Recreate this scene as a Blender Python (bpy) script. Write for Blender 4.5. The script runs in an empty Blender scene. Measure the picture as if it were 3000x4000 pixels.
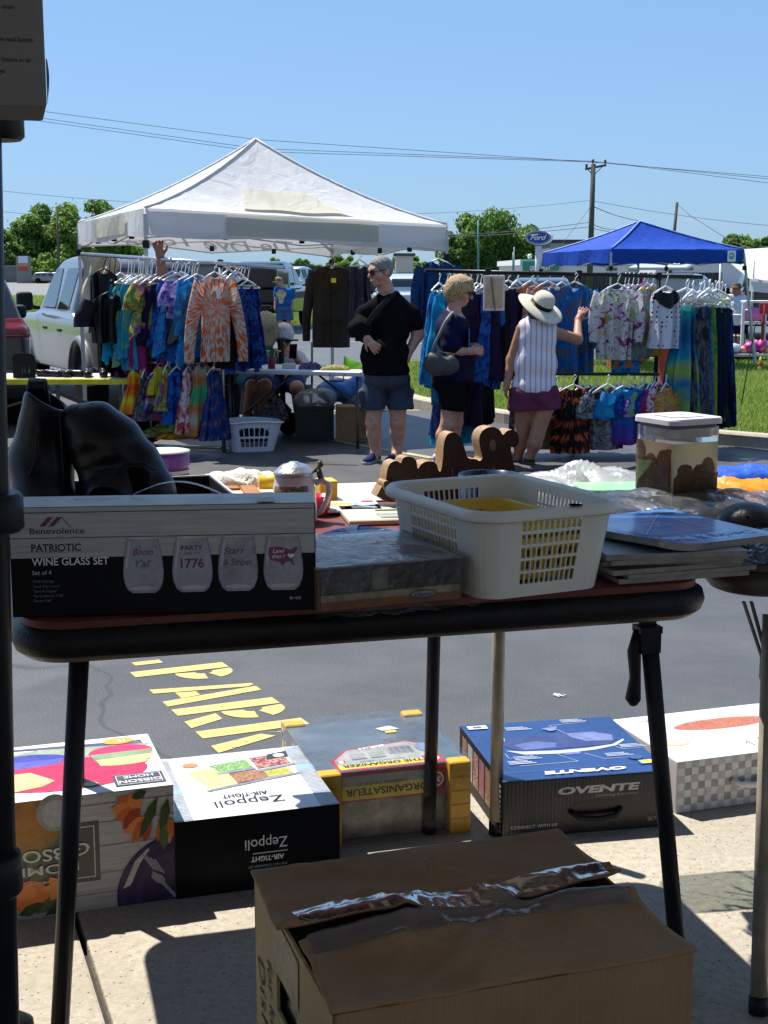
import bpy,bmesh,math,random
import numpy as np
from mathutils import Vector,Matrix,Euler
R=math.radians
random.seed(7);rng=np.random.default_rng(7)
SC=bpy.context.scene
COL=SC.collection
# ------------------------------------------------------------------ camera
F=5400.0;PITCH=math.atan(938/F);CZ=1.15
cP,sP=math.cos(PITCH),math.sin(PITCH)
cam=bpy.data.objects.new('camera',bpy.data.cameras.new('camera'));COL.objects.link(cam)
cam.location=(0,0,CZ);cam.rotation_euler=(math.pi/2-PITCH,0,0)
cam.data.sensor_fit='VERTICAL';cam.data.sensor_height=36;cam.data.sensor_width=27
cam.data.lens=36*F/4000;cam.data.clip_start=.05;cam.data.clip_end=3000
SC.camera=cam
# ------------------------------------------------------------------ light
SUN=Vector((-.27,.26,.70)).normalized()
w=bpy.data.worlds.new('World');SC.world=w;w.use_nodes=True
nt=w.node_tree;sky=nt.nodes.new('ShaderNodeTexSky');sky.sky_type='NISHITA';sky.sun_disc=False
sky.sun_elevation=math.asin(SUN.z);sky.sun_rotation=math.atan2(SUN.x,SUN.y)%(2*math.pi)
sky.air_density=1.0;sky.dust_density=.6;sky.ozone_density=5.0;sky.altitude=0
hs=nt.nodes.new('ShaderNodeMix');hs.data_type='RGBA';hs.blend_type='MULTIPLY';hs.inputs[0].default_value=1;hs.inputs[7].default_value=(.60,.87,1.22,1)
gm=nt.nodes.new('ShaderNodeGamma');gm.inputs[1].default_value=.45
nt.links.new(sky.outputs[0],gm.inputs[0]);nt.links.new(gm.outputs[0],hs.inputs[6]);nt.links.new(hs.outputs[2],nt.nodes['Background'].inputs[0]);nt.nodes['Background'].inputs[1].default_value=.148
sl=bpy.data.lights.new('sun','SUN');sl.energy=3.8;sl.angle=R(.53);sl.color=(1,.955,.88)
so=bpy.data.objects.new('sun',sl);COL.objects.link(so);so.rotation_euler=SUN.to_track_quat('Z','Y').to_euler();so.location=(-20,20,50)
SC.view_settings.view_transform='Standard';SC.view_settings.look='None'
SC.view_settings.exposure=1.12;SC.view_settings.gamma=1
SC.render.engine='CYCLES'
SC.cycles.max_bounces=8;SC.cycles.transparent_max_bounces=24;SC.cycles.caustics_reflective=False;SC.cycles.caustics_refractive=False
SC.cycles.use_denoising=True
# ------------------------------------------------------------------ pixel <-> place helpers
def G(Y):
 if Y<3.13:return 0.
 if Y<10.5:return-.13-.32*(Y-3.13)/7.37
 return-.45
def ray(px,py):
 u=(px-1500)/F;v=(2000-py)/F
 return(u,cP+v*sP,-sP+v*cP)
def at(px,py,Y):
 d=ray(px,py);t=Y/d[1];return Vector((d[0]*t,Y,CZ+d[2]*t))
def atz(px,py,z):
 d=ray(px,py);t=(z-CZ)/d[2];return Vector((d[0]*t,d[1]*t,z))
def gnd(px,py):
 d=ray(px,py);lo,hi=.5,400
 for _ in range(50):
  m=(lo+hi)/2
  if CZ+d[2]*m/d[1]>G(m):lo=m
  else:hi=m
 return at(px,py,lo)
V=lambda*a:Vector(a)
# ------------------------------------------------------------------ materials
MATS={}
def lin(c):
 if isinstance(c,str):
  c=[int(c[i:i+2],16)/255 for i in(0,2,4)]
  return tuple(x/12.92 if x<=.04045 else((x+.055)/1.055)**2.4 for x in c)
 return tuple(c)
class NT:
 def __init__(s,name):
  s.m=bpy.data.materials.new(name);s.m.use_nodes=True;s.t=s.m.node_tree
  s.b=s.t.nodes['Principled BSDF'];s.o=s.t.nodes['Material Output']
 def n(s,typ,**kw):
  x=s.t.nodes.new('ShaderNode'+typ)
  for k,v in kw.items():
   if k.startswith('i_'):
    key=k[2:];x.inputs[int(key)if key.isdigit()else key.replace('_',' ')].default_value=v
   else:setattr(x,k,v)
  return x
 def l(s,a,b):s.t.links.new(a,b)
 def coord(s,kind='Object',scale=(1,1,1),rot=(0,0,0),loc=(0,0,0)):
  tc=s.n('TexCoord');mp=s.n('Mapping')
  mp.inputs['Scale'].default_value=scale;mp.inputs['Rotation'].default_value=rot;mp.inputs['Location'].default_value=loc
  s.l(tc.outputs[kind],mp.inputs[0]);return mp.outputs[0]
 def noise(s,co,scale,detail=4,rough=.6,dist=0):
  x=s.n('TexNoise');x.inputs['Scale'].default_value=scale;x.inputs['Detail'].default_value=detail
  x.inputs['Roughness'].default_value=rough;x.inputs['Distortion'].default_value=dist
  if co is not None:s.l(co,x.inputs['Vector'])
  return x.outputs['Fac']
 def ramp(s,fac,stops,interp='LINEAR'):
  x=s.n('ValToRGB');x.color_ramp.interpolation=interp;e=x.color_ramp.elements
  while len(e)<len(stops):e.new(.5)
  for i,(p,c)in enumerate(stops):
   e[i].position=p;c=lin(c);e[i].color=(*c[:3],1)
  s.l(fac,x.inputs[0]);return x.outputs[0]
 def math(s,op,a,b=None,c=None):
  x=s.n('Math',operation=op)
  for i,v in enumerate((a,b,c)):
   if v is None:continue
   if isinstance(v,(int,float)):x.inputs[i].default_value=v
   else:s.l(v,x.inputs[i])
  return x.outputs[0]
 def mix(s,fac,a,b,blend='MIX'):
  x=s.n('Mix',data_type='RGBA',blend_type=blend)
  for i,v in((0,fac),(6,a),(7,b)):
   if isinstance(v,(int,float)):x.inputs[i].default_value=v
   elif isinstance(v,(tuple,str)):x.inputs[i].default_value=(*lin(v)[:3],1)
   else:s.l(v,x.inputs[i])
  return x.outputs[2]
 def bump(s,h,strength=.3,dist=.01):
  x=s.n('Bump');x.inputs['Strength'].default_value=strength;x.inputs['Distance'].default_value=dist
  s.l(h,x.inputs['Height']);s.l(x.outputs[0],s.b.inputs['Normal'])
 def set(s,rough=None,metal=None,col=None,spec=None):
  if rough is not None:s.b.inputs['Roughness'].default_value=rough
  if metal is not None:s.b.inputs['Metallic'].default_value=metal
  if spec is not None:s.b.inputs['Specular IOR Level'].default_value=spec
  if col is not None:
   if isinstance(col,(tuple,str)):s.b.inputs['Base Color'].default_value=(*lin(col)[:3],1)
   else:s.l(col,s.b.inputs['Base Color'])
  return s
def mat(name,col,rough=.6,metal=0,var=.18,scale=14,bump=.12,bscale=None,spec=.5,dist=.004):
 """plain painted / moulded / woven material with slight uneven tone and a fine bump"""
 if name in MATS:return MATS[name]
 t=NT(name);co=t.coord();c=lin(col);spec*=(.45 if max(c)<.03 else 1)*(.3 if rough>.74 else 1)
 f=t.noise(co,scale,5)
 t.set(rough,metal,t.ramp(f,[(.3,tuple(x*(1-var)for x in c)),(.7,tuple(min(1,x*(1+var))for x in c))]),spec)
 if bump:t.bump(t.noise(co,bscale or scale*12,3),bump,dist)
 rr=t.n('MapRange');rr.inputs['To Min'].default_value=max(0,rough-.08);rr.inputs['To Max'].default_value=min(1,rough+.08)
 t.l(f,rr.inputs['Value']);t.l(rr.outputs[0],t.b.inputs['Roughness'])
 MATS[name]=t.m;return t.m
def ink(col,rough=.35,name=None):
 key='ink_'+(name or str(col))
 if key in MATS:return MATS[key]
 t=NT(key);c=lin(col)
 if .03<max(c)<.6:
  co=t.coord();f=t.math('ADD',t.math('MULTIPLY',t.noise(co,22,4,.65,.6),.7),t.math('MULTIPLY',t.noise(co,110,3,.6),.3));t.set(rough,0,t.ramp(f,[(.32,tuple(x*.68 for x in c)),(.5,c),(.7,tuple(min(1,x*1.28+.012)for x in c))]))
 else:t.set(rough,0,col)
 MATS[key]=t.m;return t.m
def film(name,tint=(1,1,1),gloss=.35,haze=.12,rough=.12,scale=18,bumpd=.01):
 """thin clear plastic: mostly see-through with sharp reflections and a milky haze"""
 if name in MATS:return MATS[name]
 t=NT(name);tr=t.n('BsdfTransparent');tr.inputs[0].default_value=(*tint,1)
 gl=t.n('BsdfGlossy');gl.inputs['Roughness'].default_value=rough
 df=t.n('BsdfDiffuse');df.inputs[0].default_value=(.8,.82,.85,1)
 tl=t.n('BsdfTranslucent');tl.inputs[0].default_value=(.8,.82,.85,1);ad=t.n('MixShader');ad.inputs[0].default_value=.5
 t.l(df.outputs[0],ad.inputs[1]);t.l(tl.outputs[0],ad.inputs[2])
 co=t.coord();nz=t.noise(co,scale,4,.6,1.2)
 bp=t.n('Bump');bp.inputs['Strength'].default_value=.9;bp.inputs['Distance'].default_value=bumpd;t.l(nz,bp.inputs['Height'])
 t.l(bp.outputs[0],gl.inputs['Normal'])
 fr=t.n('LayerWeight');fr.inputs['Blend'].default_value=gloss;t.l(bp.outputs[0],fr.inputs['Normal'])
 m1=t.n('MixShader');m1.inputs[0].default_value=haze;t.l(tr.outputs[0],m1.inputs[1]);t.l(ad.outputs[0],m1.inputs[2])
 m2=t.n('MixShader');t.l(fr.outputs['Fresnel'],m2.inputs[0]);t.l(m1.outputs[0],m2.inputs[1]);t.l(gl.outputs[0],m2.inputs[2])
 t.l(m2.outputs[0],t.o.inputs['Surface']);MATS[name]=t.m;return t.m
 # ------------------------------------------------------------------ objects
ROOT={}
def tag(o,label=None,cat=None,group=None,kind=None):
 if label:o['label']=label
 if cat:o['category']=cat
 if group:o['group']=group
 if kind:o['kind']=kind
 return o
def thing(name,label,cat,loc,group=None):
 o=bpy.data.objects.new(name,None);COL.objects.link(o);o.location=loc;o.empty_display_size=.1
 ROOT[o.name]=Vector(loc);return tag(o,label,cat,group)
def mesh_from(name,vs,fs,mats,midx=None,smooth=False):
 me=bpy.data.meshes.new(name);me.from_pydata([tuple(v)for v in vs]if not isinstance(vs,np.ndarray)else vs.tolist(),[],fs if isinstance(fs,list)else fs.tolist())
 for m in mats:me.materials.append(m)
 if midx is not None:me.polygons.foreach_set('material_index',np.asarray(midx,dtype=np.int32))
 if smooth is True:me.polygons.foreach_set('use_smooth',np.ones(len(me.polygons),dtype=bool))
 elif smooth is not False and smooth is not None:me.polygons.foreach_set('use_smooth',np.asarray(smooth,dtype=bool))
 me.update();return me
def link(name,me,parent=None,loc=None):
 o=bpy.data.objects.new(name,me);COL.objects.link(o)
 if parent is not None:o.parent=parent;ROOT[o.name]=ROOT[parent.name]
 else:o.location=loc or(0,0,0);ROOT[o.name]=Vector(loc or(0,0,0))
 return o
def copy_tree(o,parent=None):
 c=o.copy();COL.objects.link(c);c.parent=parent
 ROOT[c.name]=ROOT[o.name]
 for ch in o.children:copy_tree(ch,c)
 return c
class MB:
 def __init__(s,M=None):s.v=[];s.f=[];s.k=[];s.sm=[];s.mats=[];s.cur=0;s.M=M;s.smooth=False
 def mat(s,m):
  if m not in s.mats:s.mats.append(m)
  s.cur=s.mats.index(m);return s
 def add(s,vs,fs,smooth=None):
  b=len(s.v);M=s.M
  s.v+=[(M@Vector(v))if M else Vector(v)for v in vs]
  s.f+=[[b+i for i in f]for f in fs];s.k+=[s.cur]*len(fs);s.sm+=[s.smooth if smooth is None else smooth]*len(fs);return s
 def box(s,c,d,rot=None):
  x,y,z=d[0]/2,d[1]/2,d[2]/2
  vs=[V(a,b,e)for e in(-z,z)for b in(-y,y)for a in(-x,x)]
  if rot:m=Euler(rot).to_matrix();vs=[m@v for v in vs]
  vs=[v+Vector(c)for v in vs]
  return s.add(vs,[(0,2,3,1),(4,5,7,6),(0,1,5,4),(2,6,7,3),(0,4,6,2),(1,3,7,5)])
 def rbox(s,c,d,r=.01,seg=2,rot=None):
  bm=bmesh.new();bmesh.ops.create_cube(bm,size=1);bmesh.ops.scale(bm,vec=d,verts=bm.verts)
  bmesh.ops.bevel(bm,geom=bm.edges[:],offset=r,segments=seg,profile=.6,affect='EDGES')
  m=Euler(rot).to_matrix()if rot else Matrix.Identity(3)
  vs=[m@v.co+Vector(c)for v in bm.verts];bm.verts.index_update()
  fs=[[v.index for v in f.verts]for f in bm.faces];bm.free();return s.add(vs,fs)
 def bar(s,a,b,w,h=None,up=V(0,0,1)):
  a=Vector(a);b=Vector(b);h=h or w;d=b-a;z=d.normalized()
  x=z.cross(up)
  if x.length<1e-4:x=z.cross(V(1,0,0))
  x.normalize();y=x.cross(z)
  vs=[a+e*d+x*(i*w/2)+y*(j*h/2)for e in(0,1)for j in(-1,1)for i in(-1,1)]
  return s.add(vs,[(0,2,3,1),(4,5,7,6),(0,1,5,4),(2,6,7,3),(0,4,6,2),(1,3,7,5)])
 def tube(s,pts,r,n=8,closed=False,caps=True):
  pts=[Vector(p)for p in pts];N=len(pts);rs=r if isinstance(r,(list,tuple))else[r]*N
  vs=[];fs=[];up=None
  for i,p in enumerate(pts):
   a=pts[i-1]if(i or closed)else p;b=pts[(i+1)%N]if(i<N-1 or closed)else p
   d=(b-a);d=d.normalized()if d.length>1e-9 else V(0,0,1)
   if up is None:
    up=d.cross(V(0,0,1));up=up if up.length>.05 else d.cross(V(0,1,0));up.normalize()
   up=(up-d*up.dot(d));up=up.normalized()if up.length>1e-6 else d.orthogonal().normalized()
   w=d.cross(up)
   vs+=[p+(up*math.cos(2*math.pi*j/n)+w*math.sin(2*math.pi*j/n))*rs[i]for j in range(n)]
  for i in range(N if closed else N-1):
   for j in range(n):
    a=i*n+j;b=i*n+(j+1)%n;k=(i+1)%N
    fs.append((a,b,k*n+(j+1)%n,k*n+j))
  s.add(vs,fs,True)
  if caps and not closed:
   b=len(s.v)-len(vs)
   for st in(0,(N-1)*n):
    q=[b+st+j for j in range(n)];s.f.append(q if st else q[::-1]);s.k.append(s.cur);s.sm.append(False)
  return s
 def lathe(s,prof,c=(0,0,0),n=24,sx=1,sy=1):
  c=Vector(c);vs=[];fs=[]
  for r,z in prof:vs+=[c+V(r*sx*math.cos(2*math.pi*j/n),r*sy*math.sin(2*math.pi*j/n),z)for j in range(n)]
  for i in range(len(prof)-1):
   for j in range(n):fs.append((i*n+j,i*n+(j+1)%n,(i+1)*n+(j+1)%n,(i+1)*n+j))
  s.add(vs,fs,True);b=len(s.v)-len(vs)
  if prof[0][0]>1e-5:s.f.append([b+j for j in range(n)][::-1]);s.k.append(s.cur);s.sm.append(False)
  if prof[-1][0]>1e-5:s.f.append([b+(len(prof)-1)*n+j for j in range(n)]);s.k.append(s.cur);s.sm.append(False)
  return s
 def grid(s,fn,nu,nv,closed=False,skip=None,smooth=True):
  nc=nu if closed else nu+1
  vs=[fn(i/nu,j/nv)for j in range(nv+1)for i in range(nc)]
  fs=[(j*nc+i,j*nc+(i+1)%nc,(j+1)*nc+(i+1)%nc,(j+1)*nc+i)for j in range(nv)for i in range(nu)if not(skip and skip(i,j))]
  return s.add(vs,fs,smooth)
 def poly(s,pts):return s.add(pts,[list(range(len(pts)))],False)
 def prism(s,pts,n):
  """flat outline pts (3-D) given thickness n"""
  k=len(pts);pts=[Vector(p)for p in pts]
  return s.add(pts+[p+n for p in pts],[list(range(k))[::-1],list(range(k,2*k))]+[(i,(i+1)%k,k+(i+1)%k,k+i)for i in range(k)],False)
 def build(s,name,m=None,parent=None,loc=None,smooth=None):
  off=ROOT[parent.name]if parent is not None else Vector(loc or(0,0,0))
  me=mesh_from(name,[v-off for v in s.v],s.f,s.mats if s.mats else[m],s.k,s.sm if smooth is None else smooth)
  return link(name,me,parent,loc)
def frame(o,yaw):return Matrix.Translation(Vector(o))@Matrix.Rotation(yaw,4,'Z')
def circ(r,n=24,cx=0,cy=0,ry=None,a0=0,a1=2*math.pi):return[(cx+r*math.cos(a0+(a1-a0)*i/n),cy+(ry or r)*math.sin(a0+(a1-a0)*i/n))for i in range(n)]
def rrect(w,h,r,n=5):
 o=[]
 for cx,cy,a in((w/2-r,h/2-r,0),(-w/2+r,h/2-r,90),(-w/2+r,-h/2+r,180),(w/2-r,-h/2+r,270)):
  o+=[(cx+r*math.cos(R(a+90*i/n)),cy+r*math.sin(R(a+90*i/n)))for i in range(n+1)]
 return o
 # ------------------------------------------------------------------ lettering and printed faces
TXT={}
def text2d(st,bold=0,shear=0,space=1.0):
 key=(st,bold,shear,space)
 if key not in TXT:
  c=bpy.data.curves.new('lettering','FONT');c.body=st;c.size=1;c.offset=bold;c.shear=shear;c.space_character=space;c.resolution_u=3;c.fill_mode='FRONT'
  o=bpy.data.objects.new('lettering',c);me=bpy.data.meshes.new_from_object(o)
  vs=[(v.co.x,v.co.y)for v in me.vertices];fs=[list(p.vertices)for p in me.polygons]
  bpy.data.meshes.remove(me);bpy.data.objects.remove(o);bpy.data.curves.remove(c)
  xs=[v[0]for v in vs]or[0];TXT[key]=(vs,fs,min(xs),max(xs))
 return TXT[key]
class Pan:
 """a printed face: flat shapes laid on a face in metres from its lower-left corner O along ux, uy"""
 def __init__(s,O,ux,uy,lift=.0006):
  s.O=Vector(O);s.ux=Vector(ux).normalized();s.uy=Vector(uy).normalized();s.n=s.ux.cross(s.uy);s.lift=lift;s.mb=MB()
 def pt(s,x,y):return s.O+s.ux*x+s.uy*y+s.n*s.lift
 def up(s):s.lift+=.00005
 def poly(s,pts,m):
  s.mb.mat(m).poly([s.pt(*p)for p in pts]);s.up();return s
 def rect(s,x,y,w,h,m):return s.poly([(x,y),(x+w,y),(x+w,y+h),(x,y+h)],m)
 def ell(s,x,y,rx,ry,m,n=20):return s.poly(circ(rx,n,x,y,ry),m)
 def line(s,x0,y0,x1,y1,w,m):
  dx,dy=x1-x0,y1-y0;L=math.hypot(dx,dy)or 1;ax,ay=-dy/L*w/2,dx/L*w/2
  return s.poly([(x0-ax,y0-ay),(x1-ax,y1-ay),(x1+ax,y1+ay),(x0+ax,y0+ay)],m)
 def frame(s,x,y,w,h,t,m):
  s.line(x,y+t/2,x+w,y+t/2,t,m);s.line(x,y+h-t/2,x+w,y+h-t/2,t,m)
  s.line(x+t/2,y,x+t/2,y+h,t,m);return s.line(x+w-t/2,y,x+w-t/2,y+h,t,m)
 def text(s,st,x,y,size,m,width=None,bold=0,shear=0,space=1.0,align='L',rot=0,arc=0):
  vs,fs,a,b=text2d(st,bold,shear,space);sx=size
  if width:sx=width/max(1e-6,b-a)
  L=(b-a)*sx;ox={'L':0,'C':-L/2,'R':-L}[align];cr,sr=math.cos(rot),math.sin(rot);out=[]
  for vx,vy in vs:
   px,py=(vx-a)*sx+ox,vy*size
   if arc:py+=arc*(((px-ox)/L-.5)**2)*4-arc
   out.append(s.pt(x+px*cr-py*sr,y+px*sr+py*cr))
  s.mb.mat(m).add(out,fs,False);s.up();return s
 def build(s,name,parent):return s.mb.build(name,None,parent)
 # ------------------------------------------------------------------ implicit surfaces (one continuous skin)
def surfnet(g,lo,h):
 s=g<0;nx,ny,nz=g.shape
 cnt=np.zeros((nx-1,ny-1,nz-1),np.int8)
 sl=lambda a,i,n:slice(i,n-1+i)
 for i in(0,1):
  for j in(0,1):
   for k in(0,1):cnt+=s[i:nx-1+i,j:ny-1+j,k:nz-1+k]
 act=(cnt>0)&(cnt<8);ii,jj,kk=np.nonzero(act)
 idx=-np.ones(act.shape,np.int64);idx[ii,jj,kk]=np.arange(len(ii))
 pos=np.zeros((len(ii),3));num=np.zeros(len(ii))
 for ax in range(3):
  o1,o2=[a for a in range(3)if a!=ax]
  for b in(0,1):
   for c in(0,1):
    p=[ii,jj,kk];p=[x.copy()for x in p];p[o1]=p[o1]+b;p[o2]=p[o2]+c
    q=[x.copy()for x in p];q[ax]=q[ax]+1
    ga=g[p[0],p[1],p[2]];gb=g[q[0],q[1],q[2]];m=(ga<0)!=(gb<0)
    t=np.where(m,ga/np.where(m,ga-gb,1),0)
    for a in range(3):
     pos[:,a]+=np.where(m,p[a]+(t if a==ax else 0),0)
    num+=m
 pos=pos/num[:,None]*h+np.asarray(lo)
 faces=[]
 for ax in range(3):
  o1,o2=(ax+1)%3,(ax+2)%3
  A=[slice(None)]*3;B=[slice(None)]*3;A[ax]=slice(0,-1);B[ax]=slice(1,None)
  a,b=s[tuple(A)],s[tuple(B)];e=np.nonzero(a!=b);e=[x for x in e]
  ok=(e[o1]>0)&(e[o2]>0)&(e[o1]<g.shape[o1]-1)&(e[o2]<g.shape[o2]-1);e=[x[ok]for x in e]
  ins=a[e[0],e[1],e[2]]
  def cell(d1,d2):
   c=[x.copy()for x in e];c[o1]=c[o1]-d1;c[o2]=c[o2]-d2;return idx[c[0],c[1],c[2]]
  q=np.stack([cell(1,1),cell(0,1),cell(0,0),cell(1,0)],1)
  q=np.where(ins[:,None],q,q[:,::-1]);faces.append(q)
 return pos,np.concatenate(faces)
def cap(a,b,ra,rb=None,k=None):return('c',np.array(a,float),np.array(b,float),ra,ra if rb is None else rb,k)
def ell(c,r,rot=(0,0,0),k=None):return('e',np.array(c,float),np.array(r,float),np.array(Euler(rot).to_matrix(),float),None,k)
def rb(c,d,r=.01,rot=(0,0,0),k=None):return('b',np.array(c,float),np.array(d,float)/2,np.array(Euler(rot).to_matrix(),float),r,k)
def prim_d(p,X,Y,Z):
 if p[0]=='c':
  a,b,ra,rb_=p[1],p[2],p[3],p[4];d=b-a;L=max(d@d,1e-12)
  t=np.clip(((X-a[0])*d[0]+(Y-a[1])*d[1]+(Z-a[2])*d[2])/L,0,1)
  return np.sqrt((X-a[0]-t*d[0])**2+(Y-a[1]-t*d[1])**2+(Z-a[2]-t*d[2])**2)-(ra+(rb_-ra)*t)
 c,r,M=p[1],p[2],p[3];x,y,z=X-c[0],Y-c[1],Z-c[2]
 q=[M[0,i]*x+M[1,i]*y+M[2,i]*z for i in range(3)]
 if p[0]=='e':
  k0=np.sqrt(sum((q[i]/r[i])**2 for i in range(3)));k1=np.sqrt(sum((q[i]/r[i]**2)**2 for i in range(3)))
  return k0*(k0-1)/np.maximum(k1,1e-9)
 e=[np.abs(q[i])-r[i]+p[4]for i in range(3)]
 return np.sqrt(sum(np.maximum(a,0)**2 for a in e))+np.minimum(np.maximum(np.maximum(e[0],e[1]),e[2]),0)-p[4]
def prim_box(p):
 if p[0]=='c':
  r=max(p[3],p[4]);return np.minimum(p[1],p[2])-r,np.maximum(p[1],p[2])+r
 e=np.abs(p[3])@p[2];return p[1]-e,p[1]+e
def sdf(prims,vox,k=.02,sub=(),cuts=(),post=None):
 """smooth union of prims, minus sub, cut by half spaces (point, outward normal) -> verts, quads"""
 bx=[prim_box(p)for p in prims];pad=k+3*vox
 lo=np.min([b[0]for b in bx],0)-pad;hi=np.max([b[1]for b in bx],0)+pad
 n=np.ceil((hi-lo)/vox).astype(int)+1
 ax=[lo[i]+vox*np.arange(n[i])for i in range(3)]
 g=np.full(n,.25)
 def region(b,pd):
  i0=np.maximum(np.floor((b[0]-pd-lo)/vox).astype(int),0);i1=np.minimum(np.ceil((b[1]+pd-lo)/vox).astype(int)+1,n)
  return tuple(slice(i0[i],i1[i])for i in range(3)),[ax[i][i0[i]:i1[i]].reshape([-1 if j==i else 1 for j in range(3)])for i in range(3)]
 for p,b in zip(prims,bx):
  kk=p[5]or k;s,c=region(b,kk+2.5*vox);d=prim_d(p,*c);o=g[s]
  h=np.maximum(kk-np.abs(o-d),0)/kk;g[s]=np.minimum(o,d)-h*h*kk*.25
 for p in sub:
  s,c=region(prim_box(p),k+2.5*vox);d=-prim_d(p,*c);o=g[s];kk=p[5]or .004
  h=np.maximum(kk-np.abs(o-d),0)/kk;g[s]=np.maximum(o,d)+h*h*kk*.25
 X,Y,Z=(ax[0][:,None,None],ax[1][None,:,None],ax[2][None,None,:])
 if post:g=g+post(X,Y,Z)
 for pt,nn in cuts:g=np.maximum(g,(X-pt[0])*nn[0]+(Y-pt[1])*nn[1]+(Z-pt[2])*nn[2])
 return surfnet(g,lo,vox)
def fgrid(fn,lo,hi,vox):
 lo=np.array(lo,float);n=np.ceil((np.array(hi)-lo)/vox).astype(int)+1
 ax=[lo[i]+vox*np.arange(n[i])for i in range(3)]
 g=fn(ax[0][:,None,None],ax[1][None,:,None],ax[2][None,None,:]);g=np.broadcast_to(g,n).copy()
 return surfnet(g,lo,vox)
def solid(name,vf,m,parent=None,M=None,loc=None,smooth=True):
 vs,fs=vf
 if M is not None:
  A=np.array(M);vs=vs@A[:3,:3].T+A[:3,3]
 off=ROOT[parent.name]if parent is not None else Vector(loc or(0,0,0))
 return link(name,mesh_from(name,vs-np.array(off),fs,[m],None,smooth),parent,loc)
 # ================================================================== SETTING: ground, building
def ground_mat():
 t=NT('asphalt');co=t.coord()
 big=t.noise(co,.25,5,.6);mid=t.noise(co,3.0,6,.7);fine=t.noise(co,260,3,.7)
 vor=t.n('TexVoronoi');vor.inputs['Scale'].default_value=120;t.l(co,vor.inputs['Vector'])
 base=t.ramp(big,[(.32,(.040,.040,.041)),(.68,(.074,.073,.071))])
 c=t.mix(t.ramp(mid,[(.4,(0,0,0)),(.75,(1,1,1))]),base,(.085,.084,.082))
 sp=t.ramp(vor.outputs['Distance'],[(.0,(1,1,1)),(.16,(0,0,0))])
 pick=t.math('GREATER_THAN',vor.outputs['Color'],.62);f=t.math('MULTIPLY',sp,pick)
 c=t.mix(t.math('MULTIPLY',f,.7),c,(.34,.34,.34));st=t.ramp(t.noise(co,.9,3,.5,.8),[(.60,(0,0,0)),(.68,(1,1,1))]);c=t.mix(t.math('MULTIPLY',st,.55),c,(.026,.026,.027));t.set(.5,0,c,.6)
 cr=t.n('TexVoronoi',feature='DISTANCE_TO_EDGE');cr.inputs['Scale'].default_value=.22
 cd=t.n('VectorMath',operation='ADD');n3=t.n('TexNoise');n3.inputs['Scale'].default_value=1.4;t.l(co,n3.inputs['Vector'])
 t.l(co,cd.inputs[0]);t.l(n3.outputs['Color'],cd.inputs[1]);t.l(cd.outputs[0],cr.inputs['Vector'])
 ck=t.ramp(cr.outputs['Distance'],[(0,(1,1,1)),(.0025,(0,0,0))]);c2=t.mix(t.math('MULTIPLY',ck,.7),c,(.012,.012,.013))
 t.l(c2,t.b.inputs['Base Color'])
 h=t.math('ADD',t.math('MULTIPLY',fine,.7),vor.outputs['Distance']);t.bump(h,.32,.004);return t.m
def concrete_mat(name='concrete',tone=1.,sc=1.):
 t=NT(name);co=t.coord();a=t.noise(co,2.2*sc,6,.65);b=t.noise(co,60*sc,4,.7)
 vor=t.n('TexVoronoi');vor.inputs['Scale'].default_value=95*sc;t.l(co,vor.inputs['Vector'])
 c=t.ramp(a,[(.3,(.34*tone,.305*tone,.24*tone)),(.7,(.47*tone,.425*tone,.345*tone))])
 c=t.mix(t.ramp(b,[(.35,(.75,.75,.75)),(.6,(0,0,0))]),c,(.30*tone,.255*tone,.195*tone))
 st=t.ramp(vor.outputs['Distance'],[(.05,(1,1,1)),(.24,(0,0,0))]);pick=t.math('GREATER_THAN',vor.outputs['Color'],.6)
 pit=t.math('MULTIPLY',st,pick);c=t.mix(pit,c,(.10,.09,.075))
 pick2=t.math('LESS_THAN',vor.outputs['Color'],.22);c=t.mix(t.math('MULTIPLY',st,pick2),c,(.56,.53,.46));t.set(.85,0,c,.3)
 t.bump(t.math('SUBTRACT',b,t.math('MULTIPLY',pit,.8)),.6,.006);return t.m
MASPH=ground_mat();MCONC=concrete_mat()
def sheet(name,pts_rows,m):
 mb=MB();k=len(pts_rows[0])
 vs=[p for r in pts_rows for p in r]
 mb.add(vs,[(j*k+i,j*k+i+1,(j+1)*k+i+1,(j+1)*k+i)for j in range(len(pts_rows)-1)for i in range(k-1)])
 o=mb.build(name,m);o['kind']='structure';return o
ys=[-6,3.08,3.3,4.5,6,8,9.5,10.5,14,25,60,140,500,1500]
sheet('parking_lot',[[V(x,y,G(max(y,3.14)))for x in(-1500,-60,-8,0,8,60,1500)]for y in ys],MASPH)
SW=Matrix.Translation(V(0,3.03,0))@Matrix.Rotation(R(20),4,'Z')@Matrix.Translation(V(0,-3.03,0));slabs=MB(SW)
xj=[-9,-6.2,-3.5,-.76,1.9,4.6,7.2,10]
for i in range(len(xj)-1):
 for y0,y1 in((-7,-2.2),(-2.2,.5),(.5,3.03)):
  slabs.rbox(((xj[i]+xj[i+1])/2,(y0+y1)/2,-.15),(xj[i+1]-xj[i]-.010,y1-y0-.010,.30),.006,2)
o=slabs.build('sidewalk',MCONC);o['kind']='structure'
mb=MB(SW);mb.box((0.5,-2,-.10),(18.9,9.9,.15));o=mb.build('sidewalk_base',mat('joint_dirt',(.05,.045,.04),.95));o['kind']='structure'
ISL=[(12,8.3),(6.2,10.6),(3.52,12.58),(2.2,13.72),(1.29,14.74),(.75,15.6),(.336,16.54),(-.25,18.4),(-.75,20.3),(-.8,21.6),(-.3,22.8),(.8,23.7),(5,24.2),(16,23.6),(24,20),(24,9)]
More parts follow.
